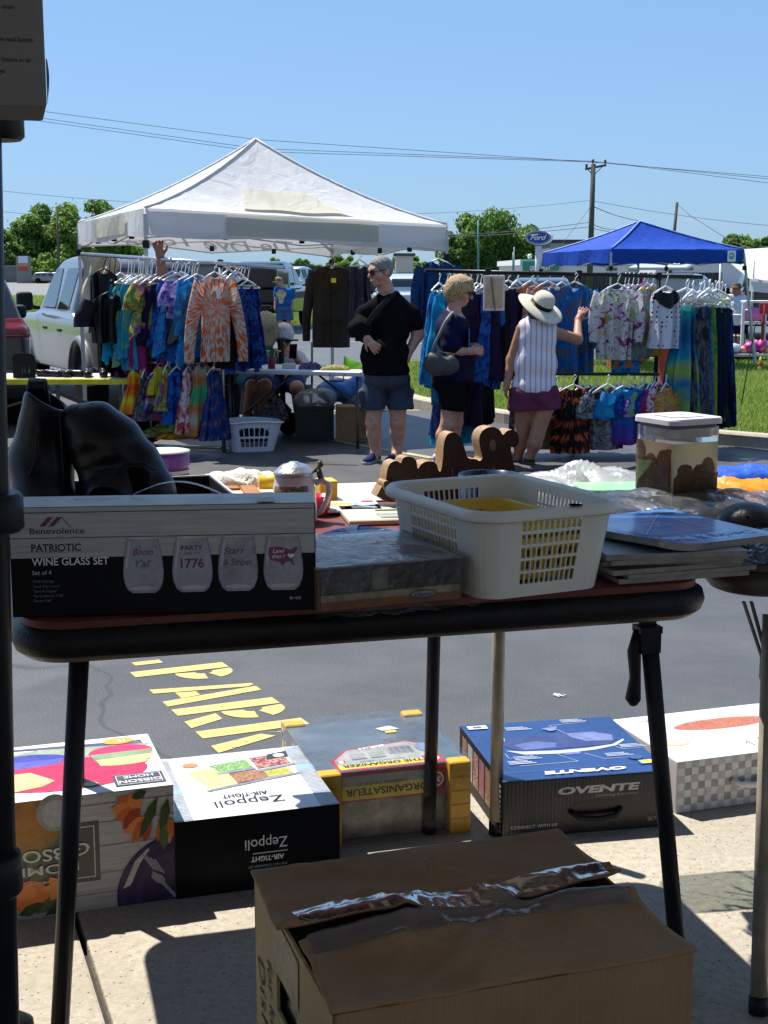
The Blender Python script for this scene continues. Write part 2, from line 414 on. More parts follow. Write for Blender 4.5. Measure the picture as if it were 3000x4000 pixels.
def inset(poly,d):
 out=[];n=len(poly)
 for i in range(n):
  a,b,c=Vector(poly[i-1]),Vector(poly[i]),Vector(poly[(i+1)%n])
  n1=(b-a).normalized();n2=(c-b).normalized();q=(Vector((n1.y,-n1.x))+Vector((n2.y,-n2.x))).normalized()
  out.append(b+q*d)
 return out
IN=inset(ISL,.16)
kb=MB();n=len(ISL);zt=-.45+.125
for i in range(n):
 a,b=ISL[i],ISL[(i+1)%n];c,d=IN[(i+1)%n],IN[i]
 L=(Vector(b)-Vector(a)).length;m=max(1,int(L/1.8))
 for q in range(m):
  e=.004/max(L/m,.01);t0,t1=q/m+e/m,(q+1)/m-e/m
  P4=[Vector(a).lerp(Vector(b),t0),Vector(a).lerp(Vector(b),t1),Vector(d).lerp(Vector(c),t1),Vector(d).lerp(Vector(c),t0)]
  ch=.02;nn=(P4[3]-P4[0]).normalized()*ch
  lo=[V(p.x,p.y,-.47)for p in P4];hi=[V(P4[0].x,P4[0].y,zt-ch),V(P4[1].x,P4[1].y,zt-ch),V(P4[0].x+nn.x,P4[0].y+nn.y,zt),V(P4[1].x+nn.x,P4[1].y+nn.y,zt),V(P4[2].x,P4[2].y,zt),V(P4[3].x,P4[3].y,zt)]
  kb.add(lo+hi,[(0,1,5,4),(4,5,7,6),(6,7,8,9),(2,3,9,8),(0,4,6,9,3),(1,2,8,7,5)])
o=kb.build('island_kerb',concrete_mat('kerb_concrete',1.05,.6));o['kind']='structure'
def grass_base():
 t=NT('turf');co=t.coord();a=t.noise(co,.8,5,.7);b=t.noise(co,25,4,.7)
 c=t.ramp(a,[(.3,(.12,.19,.03)),(.55,(.16,.25,.04)),(.75,(.22,.27,.07))])
 c=t.mix(t.ramp(b,[(.35,(.8,.8,.8)),(.65,(0,0,0))]),c,(.045,.08,.012));t.set(.9,0,c,.2);t.bump(b,1,.05);return t.m
MTURF=grass_base()
mb=MB();mb.poly([V(p[0],p[1],zt-.012)for p in IN]);o=mb.build('island_ground',MTURF);o['kind']='structure'
sheet('grass_verge',[[V(x,y,-.446)for x in(-300,-12,-3.4,0,300)]for y in(43,60,97)],MTURF)
t=NT('road_surface');co=t.coord();a=t.noise(co,.3,5);t.set(.8,0,t.ramp(a,[(.3,(.15,.148,.142)),(.7,(.20,.197,.19))]),.3)
sheet('road',[[V(x,y,-.446)for x in(-400,0,400)]for y in(98,150,214)],t.m)
sheet('roadside_grass',[[V(x,y,-.44)for x in(-400,0,400)]for y in(214.2,400)],MTURF)
def inside(x,y,poly):
 c=np.zeros(x.shape,bool);n=len(poly)
 for i in range(n):
  (x0,y0),(x1,y1)=poly[i-1],poly[i]
  if y0==y1:continue
  c^=((y0>y)!=(y1>y))&(x<(x1-x0)*(y-y0)/(y1-y0)+x0)
 return c
def blades(name,x,y,z,hmin,hmax,wd,m):
 n=len(x);h=rng.uniform(hmin,hmax,n);a=rng.uniform(0,2*np.pi,n);l=rng.normal(0,.45,(n,2))*h[:,None]
 dx,dy=np.cos(a)*wd,np.sin(a)*wd
 vs=np.empty((n,3,3));vs[:,0]=np.stack([x-dx,y-dy,np.full(n,z)],1);vs[:,1]=np.stack([x+dx,y+dy,np.full(n,z)],1)
 vs[:,2]=np.stack([x+l[:,0],y+l[:,1],z+h],1)
 o=link(name,mesh_from(name,vs.reshape(-1,3),np.arange(3*n).reshape(-1,3),[m]));o['kind']='stuff'
 o['label']='short green mown grass';return o
t=NT('grass_blade');gi=t.n('NewGeometry');c=t.ramp(gi.outputs['Random Per Island'],[(0,(.12,.20,.02)),(.5,(.20,.31,.035)),(.85,(.29,.40,.07)),(1,(.42,.40,.16))]);dry=t.ramp(t.noise(t.coord('Object'),1.1,4,.6),[(.5,(0,0,0)),(.72,(1,1,1))]);c=t.mix(t.math('MULTIPLY',dry,.6),c,(.36,.34,.12));t.set(.55,0,c,.3)
tl=t.n('BsdfTranslucent');t.l(c,tl.inputs[0]);m=t.n('MixShader');m.inputs[0].default_value=.45;t.l(t.b.outputs[0],m.inputs[1]);t.l(tl.outputs[0],m.inputs[2]);t.l(m.outputs[0],t.o.inputs['Surface']);MBLADE=t.m
N=130000;x=rng.uniform(-.8,9,N);y=12+12.2*rng.random(N)**1.25;k=inside(x,y,[tuple(p)for p in IN])&(np.abs(x)<y*.3)
blades('island_grass',x[k],y[k],zt-.015,.03,.085,.006,MBLADE)
N=80000;y=43+50*rng.random(N)**1.7;x=rng.uniform(-.30,.30,N)*y;blades('verge_grass',x,y,-.45,.06,.20,.018,MBLADE)
def paint_mat(name,col,wear=.5):
 t=NT(name);co=t.coord();a=t.noise(co,45,5,.75);b=t.noise(co,5,3,.6)
 f=t.math('MULTIPLY',t.math('GREATER_THAN',t.math('ADD',a,t.math('MULTIPLY',b,.45)),.92-.1*wear),1)
 t.set(.7,0,t.mix(f,col,(.07,.068,.06)),.3);t.bump(t.noise(co,130,2),.5,.004);return t.m
MYEL=paint_mat('yellow_road_paint',(.58,.43,.15),.35);MYEL2=paint_mat('faded_line_paint',(.42,.37,.2),.9)
def strip(name,pts,w,m,lift=.004):
 mb=MB()
 for a,b in zip(pts[:-1],pts[1:]):
  a,b=Vector((a.x,a.y)),Vector((b.x,b.y));d=(b-a).normalized();q=Vector((-d.y,d.x))*w/2;n=max(1,int((b-a).length/1.))
  for i in range(n):
   p0,p1=a.lerp(b,i/n),a.lerp(b,(i+1)/n)
   mb.poly([V(p.x,p.y,G(p.y)+lift)for p in(p0+q,p0-q,p1-q,p1+q)])
 o=mb.build(name,m);o['kind']='structure';return o
strip('parking_line',[gnd(1180,1700),gnd(1690,1790)],.09,MYEL2)
strip('parking_line',[gnd(1290,1606),gnd(1640,1603)],.09,MYEL2)
strip('parking_line',[gnd(300,1600),gnd(640,1592)],.09,MYEL2)
strip('parking_line',[gnd(1180,1330),gnd(1720,1345)],.12,MYEL2)
strip('parking_line',[gnd(180,1365),gnd(330,1420)],.12,MYEL2)
A0=gnd(508,2628);A1=gnd(868,2588)
ux=(A1-A0);ux.z=0;HL=ux.length;up_=ux.normalized();rd=V(up_.y,-up_.x,0)
def st_pt(a,b):
 q=A0+rd*a+up_*b;return V(q.x,q.y,G(q.y)+.0018)
K4=[gnd(508,2628),gnd(765,2862)]
PITCHL=(gnd(765,2862)-gnd(508,2628)).dot(rd)/3.02
SK=((gnd(765,2862)-gnd(508,2628)).dot(up_))/max(1e-3,(gnd(765,2862)-gnd(508,2628)).dot(rd))
stn=MB();H=HL;W=PITCHL*.80;sw=H*.16
def L(ox,polys):
 for p in polys:stn.poly([st_pt(ox+x*W,y*H+(ox+x*W)*SK)for x,y in p])
def arcband(cx,cy,rx,ry,tx,ty,a0,a1,n=8):
 return[[(cx+rx*math.cos(a),cy+ry*math.sin(a)),(cx+rx*math.cos(b),cy+ry*math.sin(b)),(cx+(rx-tx)*math.cos(b),cy+(ry-ty)*math.sin(b)),(cx+(rx-tx)*math.cos(a),cy+(ry-ty)*math.sin(a))]for a,b in[(R(a0+(a1-a0)*i/n),R(a0+(a1-a0)*(i+1)/n))for i in range(n)]]
sq=.36
bowl=[[(.34,1),(.58,1),(.58,1-.14),(.34,1-.14)],[(.34,.54),(.58,.54),(.58,.40),(.34,.40)]]
P_=[[(0,0),(sq,0),(sq,1),(0,1)]]+[q for q in arcband(.5,.70,.46,.30,.34,.21,-100,-8)]+[q for q in arcband(.5,.70,.46,.30,.34,.21,20,100)]
A_=[[(-.02,0),(.24,0),(.47,.93),(.38,1),(.30,1)],[(.50,1),(.76,1),(1.06,0),(.76,0)],[(.33,.20),(.69,.20),(.62,.40),(.40,.40)]]
R_=P_+[[(.48,.34),(.80,.34),(1.06,0),(.70,0)]]
K_=[[(0,0),(sq,0),(sq,1),(0,1)],[(.40,.48),(.50,.64),(1.04,1),(.70,1)],[(.50,.50),(.68,.60),(1.08,0),(.74,0)]]
for i,g_ in enumerate((P_,A_,R_,K_)):L(i*PITCHL,g_)
L(-PITCHL*1.02,[[(0.62,.12),(.86,.12),(.86,.42),(.62,.42)]])
o=stn.build('road_lettering',MYEL);o['kind']='structure'
t=NT('stucco');co=t.coord();a=t.noise(co,2,5);t.set(.9,0,t.ramp(a,[(.3,(.15,.145,.135)),(.7,(.20,.19,.18))]),.2);t.bump(t.noise(co,80,4),.4,.01);MSTUC=t.m
sh=thing('shop_building','plain pale shop front far behind the sale tables','building',(0,-8,0))
mb=MB();mb.box((0,-8,2.5),(40,.3,5));mb.build('wall',MSTUC,sh)
t=NT('canopy_fabric');tl=t.n('BsdfTranslucent');tl.inputs[0].default_value=(.5,.5,.47,1);t.set(.8,0,(.22,.22,.21),.2);m=t.n('MixShader');m.inputs[0].default_value=.03;t.l(t.b.outputs[0],m.inputs[1]);t.l(tl.outputs[0],m.inputs[2]);t.l(m.outputs[0],t.o.inputs['Surface']);MCANF=t.m  # unseen canopy, added and toned to set the shade on the near tables
sh=thing('added_shade_canopy','unseen grey canopy added above the sale tables to shade them','canopy',(0,0,0))
mb=MB();mb.grid(lambda u,v:V(-5+10*u,-1.6+4.44*v,2.68+.55*(1-abs(2*v-1))+.01*math.sin(40*u)),40,12);mb.grid(lambda u,v:V(-5+10*u,2.845+.004*math.sin(60*u),2.68-.10*v),40,2);mb.build('fabric',MCANF,sh)
for x in(-4.9,4.9):
 for y in(-1.5,2.78):mb=MB();mb.tube([V(x,y,0),V(x,y,2.66)],.025,10);mb.build('pole',mat('white_steel_pole',(.6,.6,.6),.4),sh)
 # ================================================================== NEAR: sale tables and boxes
TZ=.717
BLK=mat('black_powder_coat',(.012,.012,.014),.42,0,.3,30,.15)
DGRY=mat('grey_steel_tube',(.10,.095,.085),.4,.5,.25,30,.1)
TAUPE=mat('taupe_steel_tube',(.34,.29,.22),.42,.2,.2,25,.1)
VINYL=mat('black_vinyl',(.012,.011,.011),.38,0,.3,18,.35,260)
MAROON=mat('maroon_vinyl',(.13,.022,.02),.5,0,.25,9,.3,300)
ORB=mat('olive_brown_vinyl',(.05,.042,.03),.45,0,.3,18,.3,200)
# --- card tables
def card_table(name,label,o,yaw,W,D,top_m,rim_m,legs,leg_m,rz=.05):
 t=thing(name,label,'table',(o[0],o[1],0));M=frame((o[0],o[1],0),yaw)
 def ring(inset,z,rad):
  return[M@V(W/2+x,D/2+y,z)for x,y in rrect(W-2*inset,D-2*inset,max(.01,rad-inset),8)]
 mb=MB();mb.smooth=True;prof=[(.045,TZ-.014),(.016,TZ-.013),(.004,TZ-.020),(0,TZ-.034),(.005,TZ-.048),(.018,TZ-rz-.008),(.05,TZ-rz-.010)]
 rows=[ring(i,z,.075)for i,z in prof];k=len(rows[0]);mb.add([p for r in rows for p in r],[(a*k+i,a*k+(i+1)%k,(a+1)*k+(i+1)%k,(a+1)*k+i)for a in range(len(rows)-1)for i in range(k)])
 mb.build('padded_rim',rim_m,t)
 mb=MB();r0=ring(.020,TZ-.001,.075);r=ring(.014,TZ-.004,.075);r2=ring(.014,TZ-.0135,.075);mb.add(r0+r+r2,[list(range(k))]+[(i+q*k,k+i+q*k,k+(i+1)%k+q*k,(i+1)%k+q*k)for i in range(k)for q in(0,1)],False)
 mb.build('tabletop',top_m,t)
 for a,b,lock in legs:
  mb=MB();mb.tube([a,b],.0135,12);q=Vector(b)+(Vector(a)-Vector(b)).normalized()*.028;mb.mat(leg_m);lg=mb.build('leg',leg_m,t)
  mb=MB();mb.tube([b,q],.0155,12);mb.build('foot_cap',BLK,lg)
  if lock:
   mb=MB();a=Vector(a);sd=lock;p=[a+V(0,0,-.012)+sd*.018,a+V(0,0,-.045)+sd*.026,a+V(0,0,-.085)+sd*.022,a+V(0,0,-.118)+sd*.025,a+V(0,0,-.128)+sd*.023]
   mb.tube(p,[.008,.011,.009,.0125,.006],8);mb.build('lock_lever',BLK,lg)
   mb=MB();mb.box(a+V(0,0,-.01),(.036,.03,.010),(0,0,.26));mb.box(a+V(0,0,-.03),(.032,.03,.03),(0,0,.26));mb.build('bracket',BLK,lg)
 return t
YT=R(15.)
TO=V(-.466,1.668,0);tu=V(math.cos(YT),math.sin(YT),0);tv=V(-math.sin(YT),math.cos(YT),0)
def onT(x,y,z=TZ):q=TO+tu*x+tv*y;return V(q.x,q.y,z)
fl_t=at(310,2560,1.80);fl_b=gnd(228,4130);fr_t=at(2530,2430,2.02);fr_b=gnd(2660,3870)
rr_b=gnd(1676,3250);rr_t=V(.105,2.70,.67);rl_t=onT(.12,.74,.67);rl_b=onT(.09,.78,0)
ct=card_table('card_table','folding card table with maroon top and thick black padded rim',TO,YT,.985,.86,MAROON,VINYL,[(fl_t,fl_b,None),(fr_t,fr_b,-tu*.8),(rr_t,rr_b,None),(rl_t,rl_b,None)],BLK)
RO=V(.50,2.03,0);YR=R(-3);ru=V(math.cos(YR),math.sin(YR),0);rv=V(-math.sin(YR),math.cos(YR),0)
def onR(x,y,z=TZ):q=RO+ru*x+rv*y;return V(q.x,q.y,z)
r_fl_t=at(3012,2400,2.14);r_fl_b=gnd(2962,3960)
rt=card_table('card_table','second card table with brown rim and taupe legs, cut off at the right edge',RO-V(0,0,0),YR,.90,.80,ORB,ORB,[(r_fl_t,r_fl_b,None),(V(.235,2.76,.67),gnd(1938,3258),None),(onR(.8,.1,.67),onR(.84,.06,0),None),(onR(.8,.7,.67),onR(.84,.74,0),None)],TAUPE,.045)
mb=MB();mb.bar(at(2905,2350,2.13),at(2990,2610,2.15),.006,.003);mb.bar(at(2935,2350,2.13),at(3000,2590,2.15),.006,.003);mb.rbox(at(2992,2600,2.15),(.02,.015,.05),.006);mb.build('folding_brace',DGRY,rt)
# --- shelf unit on the left edge
sh2=thing('shelf_unit','black plastic shelving unit with round posts at the left edge','shelf',(-.62,1.5,0))
def post(x0,x1,y,name='post',seen=True):
 a,b=at(x0,-300,y),at(x1,4200,y);a=a.lerp(b,0);r=.0215
 mb=MB();mb.tube([a,V(b.x,b.y,0)]if b.z<0 else[a,b],r,16);p=mb.build('post',BLK,sh2);return a,b
pa,pb=at(-62,-300,1.5),at(-40,4300,1.5)
def post_at(px,py,y=1.5):return at(px,py,y)
mb=MB();mb.tube([V(pa.x,1.5,1.9),V(pb.x+.008,1.5,.0)],.0235,20);mb.build('post',BLK,sh2)
for x,y in((-1.0,1.5),(-.47,1.08),(-1.0,1.08)):
 mb=MB();mb.tube([V(x,y,1.9),V(x,y,0)],.0235,12);mb.build('post',BLK,sh2)
for y0,y1,rr in((380,548,.0345),(1925,2075,.036),(3330,3490,.036)):
 a,b=at(-42,y0,1.5),at(-42,y1,1.5);mb=MB();mb.lathe([(rr-.004,b.z),(rr,b.z+.004),(rr,a.z-.004),(rr-.004,a.z)],(a.x,1.5,0),24);mb.build('collar',BLK,sh2)
for z in(1.315,.88,.45):
 mb=MB();mb.rbox((-.74,1.29,z),(.56,.40,.03),.008);mb.build('shelf_board',BLK,sh2)
mb=MB();mb.lathe([(.0,-.0),(.022,.0),(.03,.012),(.028,.03),(.012,.042),(0,.045)],gnd(60,4060)+V(0,0,0),16);tag(mb.build('caster',BLK,None,tuple(gnd(60,4060))),'black round caster on the concrete in the lower left corner','caster')
CARD=mat('grey_pressboard',(.19,.185,.18),.8,0,.08,12,.25,300)
bxr=at(184,420,1.27);t=thing('carton','white carton printed with small text lines on the top shelf at upper left','box',(bxr.x-.2,1.27,bxr.z))
mb=MB(frame((bxr.x,1.27,bxr.z),R(15)));mb.rbox((-.22,.06,.25),(.44,.12,.5),.004);mb.build('body',CARD,t)
p=Pan(frame((bxr.x,1.27,bxr.z),R(15))@V(-.44,0,0),Matrix.Rotation(R(15),3,'Z')@V(1,0,0),(0,0,1));K=ink((.025,.023,.022),.8)
for i,(y,st,xe)in enumerate(((.083+.017,'method for today\'s healthy',.400),(.091,'steaming. Vegetables may',.398),(.082,'become dull and lose their',.386),(.073,'flavor and color',.36),(.055,'of layer. Steam and bowls',.40),(.047,'in use',.335),(.038,'of vegetables. Steam in an',.398),(.028,'by cooking trays',.375),(.019,'and fish',.335))):
 p.text(st,xe+.030,y*1.0,.0055,K,align='R',bold=.01)
p.build('printed_text',t)
mb=MB(frame((bxr.x,1.27,bxr.z),R(15)));mb.grid(lambda u,v:V(.0005+.0026*u*math.sin(math.pi*min(1,.25+.75*(1-v)))**2,.002+.004*u,-.003+v*.045),6,10);mb.build('torn_flap',mat('brown_paper',(.10,.05,.05),.7),t)
# --- helper: printed carton
def carton(name,label,cat,A,yaw,w,d,h,mats,bevel=.003,z0=0.0):
 """A = front lower left corner. mats: front, top, left, right/back"""
 A=Vector(A);t=thing(name,label,cat,(A.x,A.y,z0));M=frame((A.x,A.y,z0),yaw)
 mb=MB(M);bm=bmesh.new();bmesh.ops.create_cube(bm,size=1);bmesh.ops.scale(bm,vec=(w,d,h),verts=bm.verts)
 bmesh.ops.bevel(bm,geom=bm.edges[:],offset=bevel,segments=2,profile=.6,affect='EDGES')
 ms=[mats[0],mats[1],mats[2],mats[3]]
 for f in bm.faces:
  n=f.normal;k=0 if n.y<-.7 else 1 if n.z>.7 else 2 if n.x<-.7 else 3
  if max(abs(n.x),abs(n.y),abs(n.z))<.9:k=1 if n.z>.3 else 0
  mb.mat(ms[k]).add([v.co+V(w/2,d/2,h/2)for v in f.verts],[list(range(len(f.verts)))])
 mb.build('body',None,t);ux=M.to_3x3()@V(1,0,0);uy=M.to_3x3()@V(0,1,0);Z=V(0,0,1);c=lambda x,y,z:M@V(x,y,z)
 return t,dict(front=lambda:Pan(c(0,0,0),ux,Z),front_ud=lambda:Pan(c(w,0,h),-ux,-Z),top=lambda:Pan(c(0,0,h),ux,uy),top_ud=lambda:Pan(c(w,d,h),-ux,-uy),left=lambda:Pan(c(0,d,0),-uy,Z),right=lambda:Pan(c(w,0,0),uy,Z)),M
def plank_mat(name,a=(.36,.34,.30),b=(.62,.60,.55),rot=0):
 t=NT(name);co=t.coord('Object',(3,3,60),(0,0,rot));f=t.noise(co,3.2,6,.65,.4);co2=t.coord('Object',(1,1,1));g=t.noise(co2,6,3)
 c=t.ramp(f,[(.28,tuple(x*.35 for x in a)),(.42,a),(.6,b)]);c=t.mix(g,c,tuple(x*.8 for x in b));t.set(.42,0,c,.4);return t.m
def paper(name,col,rough=.35):return mat(name,col,rough,0,.04,6,.04,80,.5,.002)
WHT=paper('gloss_white_card',(.74,.74,.76));BKC=mat('black_card',(.007,.008,.010),.4,0,.04,6,.04,80,.2,.002);GRYK=ink((.55,.55,.53));BK=ink((.012,.012,.014));INW=ink((.80,.80,.78))
RED=ink((.50,.02,.03));YELI=ink((.85,.66,.03));ORI=ink((.80,.20,.03));GRN=ink((.10,.20,.05));PURP=ink((.035,.02,.07));SILV=ink((.32,.33,.35));SKYI=ink((.25,.42,.70))
# --- patriotic glass box
WA=V(-.472,1.708,0)
t,F_,M=carton('glassware_box','long grey and black printed wine glass box at the front of the card table','box',WA,R(6.),.386,.085,.142,[BKC,plank_mat('grey_plank_print'),plank_mat('grey_plank_print2'),BKC],.002,TZ)
PL=plank_mat('plank_print_wash',(.36,.36,.365),(.52,.52,.525))
p=F_['front']();w,h=.386,.142;p.rect(.0015,.0765,w-.003,.0645,PL);p.rect(.0015,.134,w-.003,.0012,BK);p.rect(.0015,.1015,w-.003,.001,BK);
mg=ink((.13,.02,.06));p.poly([(.038,.117),(.045,.117),(.056,.129),(.049,.129)],mg);p.poly([(.049,.117),(.056,.117),(.067,.129),(.060,.129)],mg);p.line(.066,.1285,.077,.1155,.0012,mg)
p.text('Benevolence',.026,.1075,.0108,BK,.068,.012);p.text('PATRIOTIC',.027,.085,.0135,BK,.062,.025);p.text('WINE GLASS SET',.027,.067,.0135,INW,.096,.012)
for i,st in enumerate(('Set of 4','With Sayings','"Land That I Love"','"Stars & Stripes"','"Party Like It\'s 1776"','"Boom Y\'all"')):p.text(st,.027,(.055,.045,.0385,.0322,.026,.0198)[i],(.0078,.005,.0046,.0046,.0046,.0046)[i],GRYK if i==0 else ink((.20,.20,.20)))
glass_a=ink((.30,.31,.36));glass_b=ink((.46,.47,.52));glass_c=ink((.16,.16,.26))
for i,gx in enumerate((.166,.228,.286,.344)):
 prof=[(.0195,.1),(.0225,.085),(.0248,.068),(.0258,.055),(.0245,.043),(.0205,.033),(.0145,.0285)]
 for s_,m_ in((1.0,glass_c),(.955,glass_a)):p.poly([(gx+r*s_,y)for r,y in prof]+[(gx-r*s_,y)for r,y in prof[::-1]],m_)
 p.ell(gx,.0345,.0165,.0028,glass_b);p.poly([(gx-.017,.096),(gx-.020,.08),(gx-.0225,.06),(gx-.020,.062),(gx-.0175,.08),(gx-.0155,.096)],glass_b);p.ell(gx,.1,.0195,.0013,glass_b)
 if i==0:p.text('Boom',gx,.078,.0125,mg,.026,.01,.35,align='C');p.text("Y'all",gx,.0625,.0135,ink((.04,.07,.16)),.020,.01,.35,align='C');[p.text('*',gx+q,.083,.012,ink((.10,.12,.25)),align='C')for q in(-.004,.016)]
 if i==1:p.text('PARTY',gx,.0835,.0085,BK,.027,.02,align='C');p.text("LIKE IT'S",gx,.0775,.0045,BK,.02,align='C');p.text('1776',gx,.0605,.0165,mg,.030,.03,align='C')
 if i==2:p.text('Stars',gx-.005,.0775,.0125,BK,.026,.0,.35,align='C');p.text('& Stripes',gx,.0625,.0125,BK,.037,.0,.35,align='C');[p.text('*',gx+.018,q,.012,ink((.10,.12,.25)))for q in(.072,.077)]
 if i==3:
  us=[(-.018,.085),(-.004,.0855),(.004,.083),(.010,.0815),(.017,.0855),(.019,.083),(.015,.077),(.0135,.072),(.012,.068),(.0145,.0605),(.0125,.0605),(.009,.066),(.003,.0655),(-.001,.0605),(-.004,.0645),(-.010,.067),(-.016,.068),(-.0195,.076)]
  p.poly([(gx+x,y)for x,y in us],ink((.17,.02,.10)));p.text('Land',gx-.006,.0775,.0075,INW,.015,0,.3,align='C');p.text('that I',gx-.006,.0705,.0075,INW,.016,0,.3,align='C')
  p.poly([(gx+.010+.0045*math.sin(a)**3,.0735+.0038*(.81*math.cos(a)-.31*math.cos(2*a)-.125*math.cos(3*a)))for a in[2*math.pi*k/24 for k in range(24)]],INW)
p.text('BV-025',.352,.016,.005,GRYK);p.build('printed_front',t)
p=F_['top']();p.text('Benevolence',.075,.05,.010,BK,.06,.01);p.build('printed_top',t)
mb=MB(M);mb.grid(lambda u,v:V(.148+.12*u,.055+.014*v,.1435+.018*math.sin(math.pi*u)+.001),14,1);mb.build('carry_strap',film('frosted_strap',(.95,.97,1),.3,.55),t)
mb=MB(M);mb.poly([V(.312,-.001,.130),V(.334,-.001,.130),V(.334,.02,.1445),V(.312,.02,.1445)]);mb.box((.323,.010,.1448),(.022,.03,.0005));mb.build('price_sticker',mat('tan_sticker',(.50,.45,.36),.7),t)
# --- shoe box tray with two black ankle boots
SB=atz(125,1985,.80);MT=frame((-.53,2.00,TZ),R(17))
t=thing('shoe_box','open shoe box with black inside holding the black boots','box',(-.53,2.0,TZ))
mb=MB(MT);wI=mat('black_box_lining',(.012,.012,.013),.5);wO=paper('white_box_outer',(.70,.72,.75))
w,d,h,th=.33,.30,.085,.003
for cx,cy,dx,dy in((0,d/2,th,d),(w,d/2,th,d),(w/2,0,w,th),(w/2,d,w,th)):
 mb.mat(wO).box((cx,cy,h/2),(dx,dy,h));ix=(w/2-cx);iy=(d/2-cy)
 mb.mat(wI).box((cx+(math.copysign(.0026,ix)if dx<dy else 0),cy+(math.copysign(.0026,iy)if dy<dx else 0),h/2-.001),(dx if dx<dy else w-.006,dy if dy<dx else d-.006,h-.002))
mb.mat(wI).box((w/2,d/2,.002),(w-.008,d-.008,.004));mb.build('tray',None,t)
mb=MB(MT);mb.grid(lambda u,v:V(.19+.10*u,.05+.10*v,.055+.03*math.sin(3*u+1)*math.sin(math.pi*v)+.01*math.sin(17*u+9*v)),14,10);tag(mb.build('plastic_wrap',film('bag_film',gloss=.4,haze=.25),None,(-.35,2.1,TZ+.05)),'crumpled clear plastic in the open shoe box beside the boots','plastic wrap')
LEATH=mat('black_leather',(.010,.011,.014),.30,0,.3,10,.22,110,.6,.003)
def px3(px,py,Y):p=at(px,py,Y);return(p.x,p.y,p.z)
def boots():
 Y=2.16;THR=mat('black_thread',(.02,.02,.022),.5)
 def bead(pts,r,par,nm='seam',m=THR):mb=MB();mb.tube(pts,r,6);mb.build(nm,m,par)
 b1=sdf([cap(px3(172,1930,Y),px3(160,1800,Y+.02),.050,.046),cap(px3(160,1800,Y+.02),px3(180,1575,Y),.046,.036),ell(px3(98,1830,Y+.06),(.022,.05,.075),(0,.25,0))],.003,.022,sub=[cap(px3(186,1500,Y),px3(176,1720,Y),.030,.024)],cuts=[((at(140,1528,Y)),(.62,-.1,1))],post=lambda x,y,z:.0009*np.sin(75*z+35*x)*np.sin(40*x+20*z))
 t=thing('ankle_boot','black leather ankle boot standing upright with its pull tab showing','boot',px3(180,1990,Y),'pair of black ankle boots');solid('upper',b1,LEATH,t)
 mb=MB();mb.smooth=True;c=at(150,1532,Y+.016);mb.grid(lambda u,v:V(c.x+.030*(u-.5)*(1.15-.25*v)+.010*(1-v),c.y-.004*(2*u-1)**2,c.z-.085+.105*v),8,8);mb.grid(lambda u,v:V(c.x+.030*(u-.5)*.9,c.y-.010*math.sin(math.pi*v)-.002,c.z+.020-.022*v),8,4);o=mb.build('pull_tab',LEATH,t);md=o.modifiers.new('thickness','SOLIDIFY');md.thickness=.0025
 bead([px3(x,y,Y-d)for x,y,d in((262,1605,.030),(258,1680,.036),(150,1600,.046),(144,1690,.052),(140,1790,.046),(112,1860,.040),(84,1888,.014))][2:],.0016,t)
 bead([px3(x,y,Y-d)for x,y,d in((232,1620,.040),(240,1720,.044),(246,1840,.044),(250,1940,.040))],.0012,t)
 P2=[((300,1640),.026),((372,1668),.038),((450,1738),.044),((522,1830),.044),((566,1915),.044),((588,2000),.046)]
 b2=sdf([cap(px3(*P2[i][0],Y),px3(*P2[i+1][0],Y),P2[i][1],P2[i+1][1])for i in range(len(P2)-1)]+[cap(px3(302,1660,Y+.01),px3(306,1760,Y+.01),.022,.018),cap(px3(370,1720,Y),px3(400,1860,Y),.042,.040),ell(px3(440,1930,Y-.02),(.045,.05,.045))],.003,.014,sub=[ell(px3(408,1962,Y-.066),(.026,.03,.022)),ell(px3(300,1880,Y),(.007,.09,.02)),cap(px3(470,1870,Y),px3(470,1990,Y),.004,.02)],cuts=[(px3(0,1990,Y),(0,0,-1))],post=lambda x,y,z:.0011*np.sin(70*x-50*z+3*np.sin(40*z))*np.sin(45*z+20*x))
 t=thing('ankle_boot','black leather ankle boot tipped over beside the upright one','boot',px3(450,1980,Y),'pair of black ankle boots');solid('upper',b2,LEATH,t)
 bead([px3(x,y,Y-d)for x,y,d in((448,1975,.05),(440,1890,.052),(455,1835,.055),(500,1805,.056),(560,1808,.055),(605,1835,.045))],.0017,t)
 bead([px3(x,y,Y-d)for x,y,d in((300,1618,.012),(360,1578,.012),(440,1612,.012),(520,1682,.014),(590,1780,.012))],.0022,t,'welt')
 mb=MB();mb.smooth=True;mb.grid(lambda u,v:V(*px3(465+125*u+22*v,1850+130*v-26*math.sin(math.pi*u),Y-.0535+.02*(2*u-1)**2)),12,8);mb.build('elastic_gore',mat('black_elastic',(.004,.004,.005),.9,0,.3,20,.8,160),t)
boots()
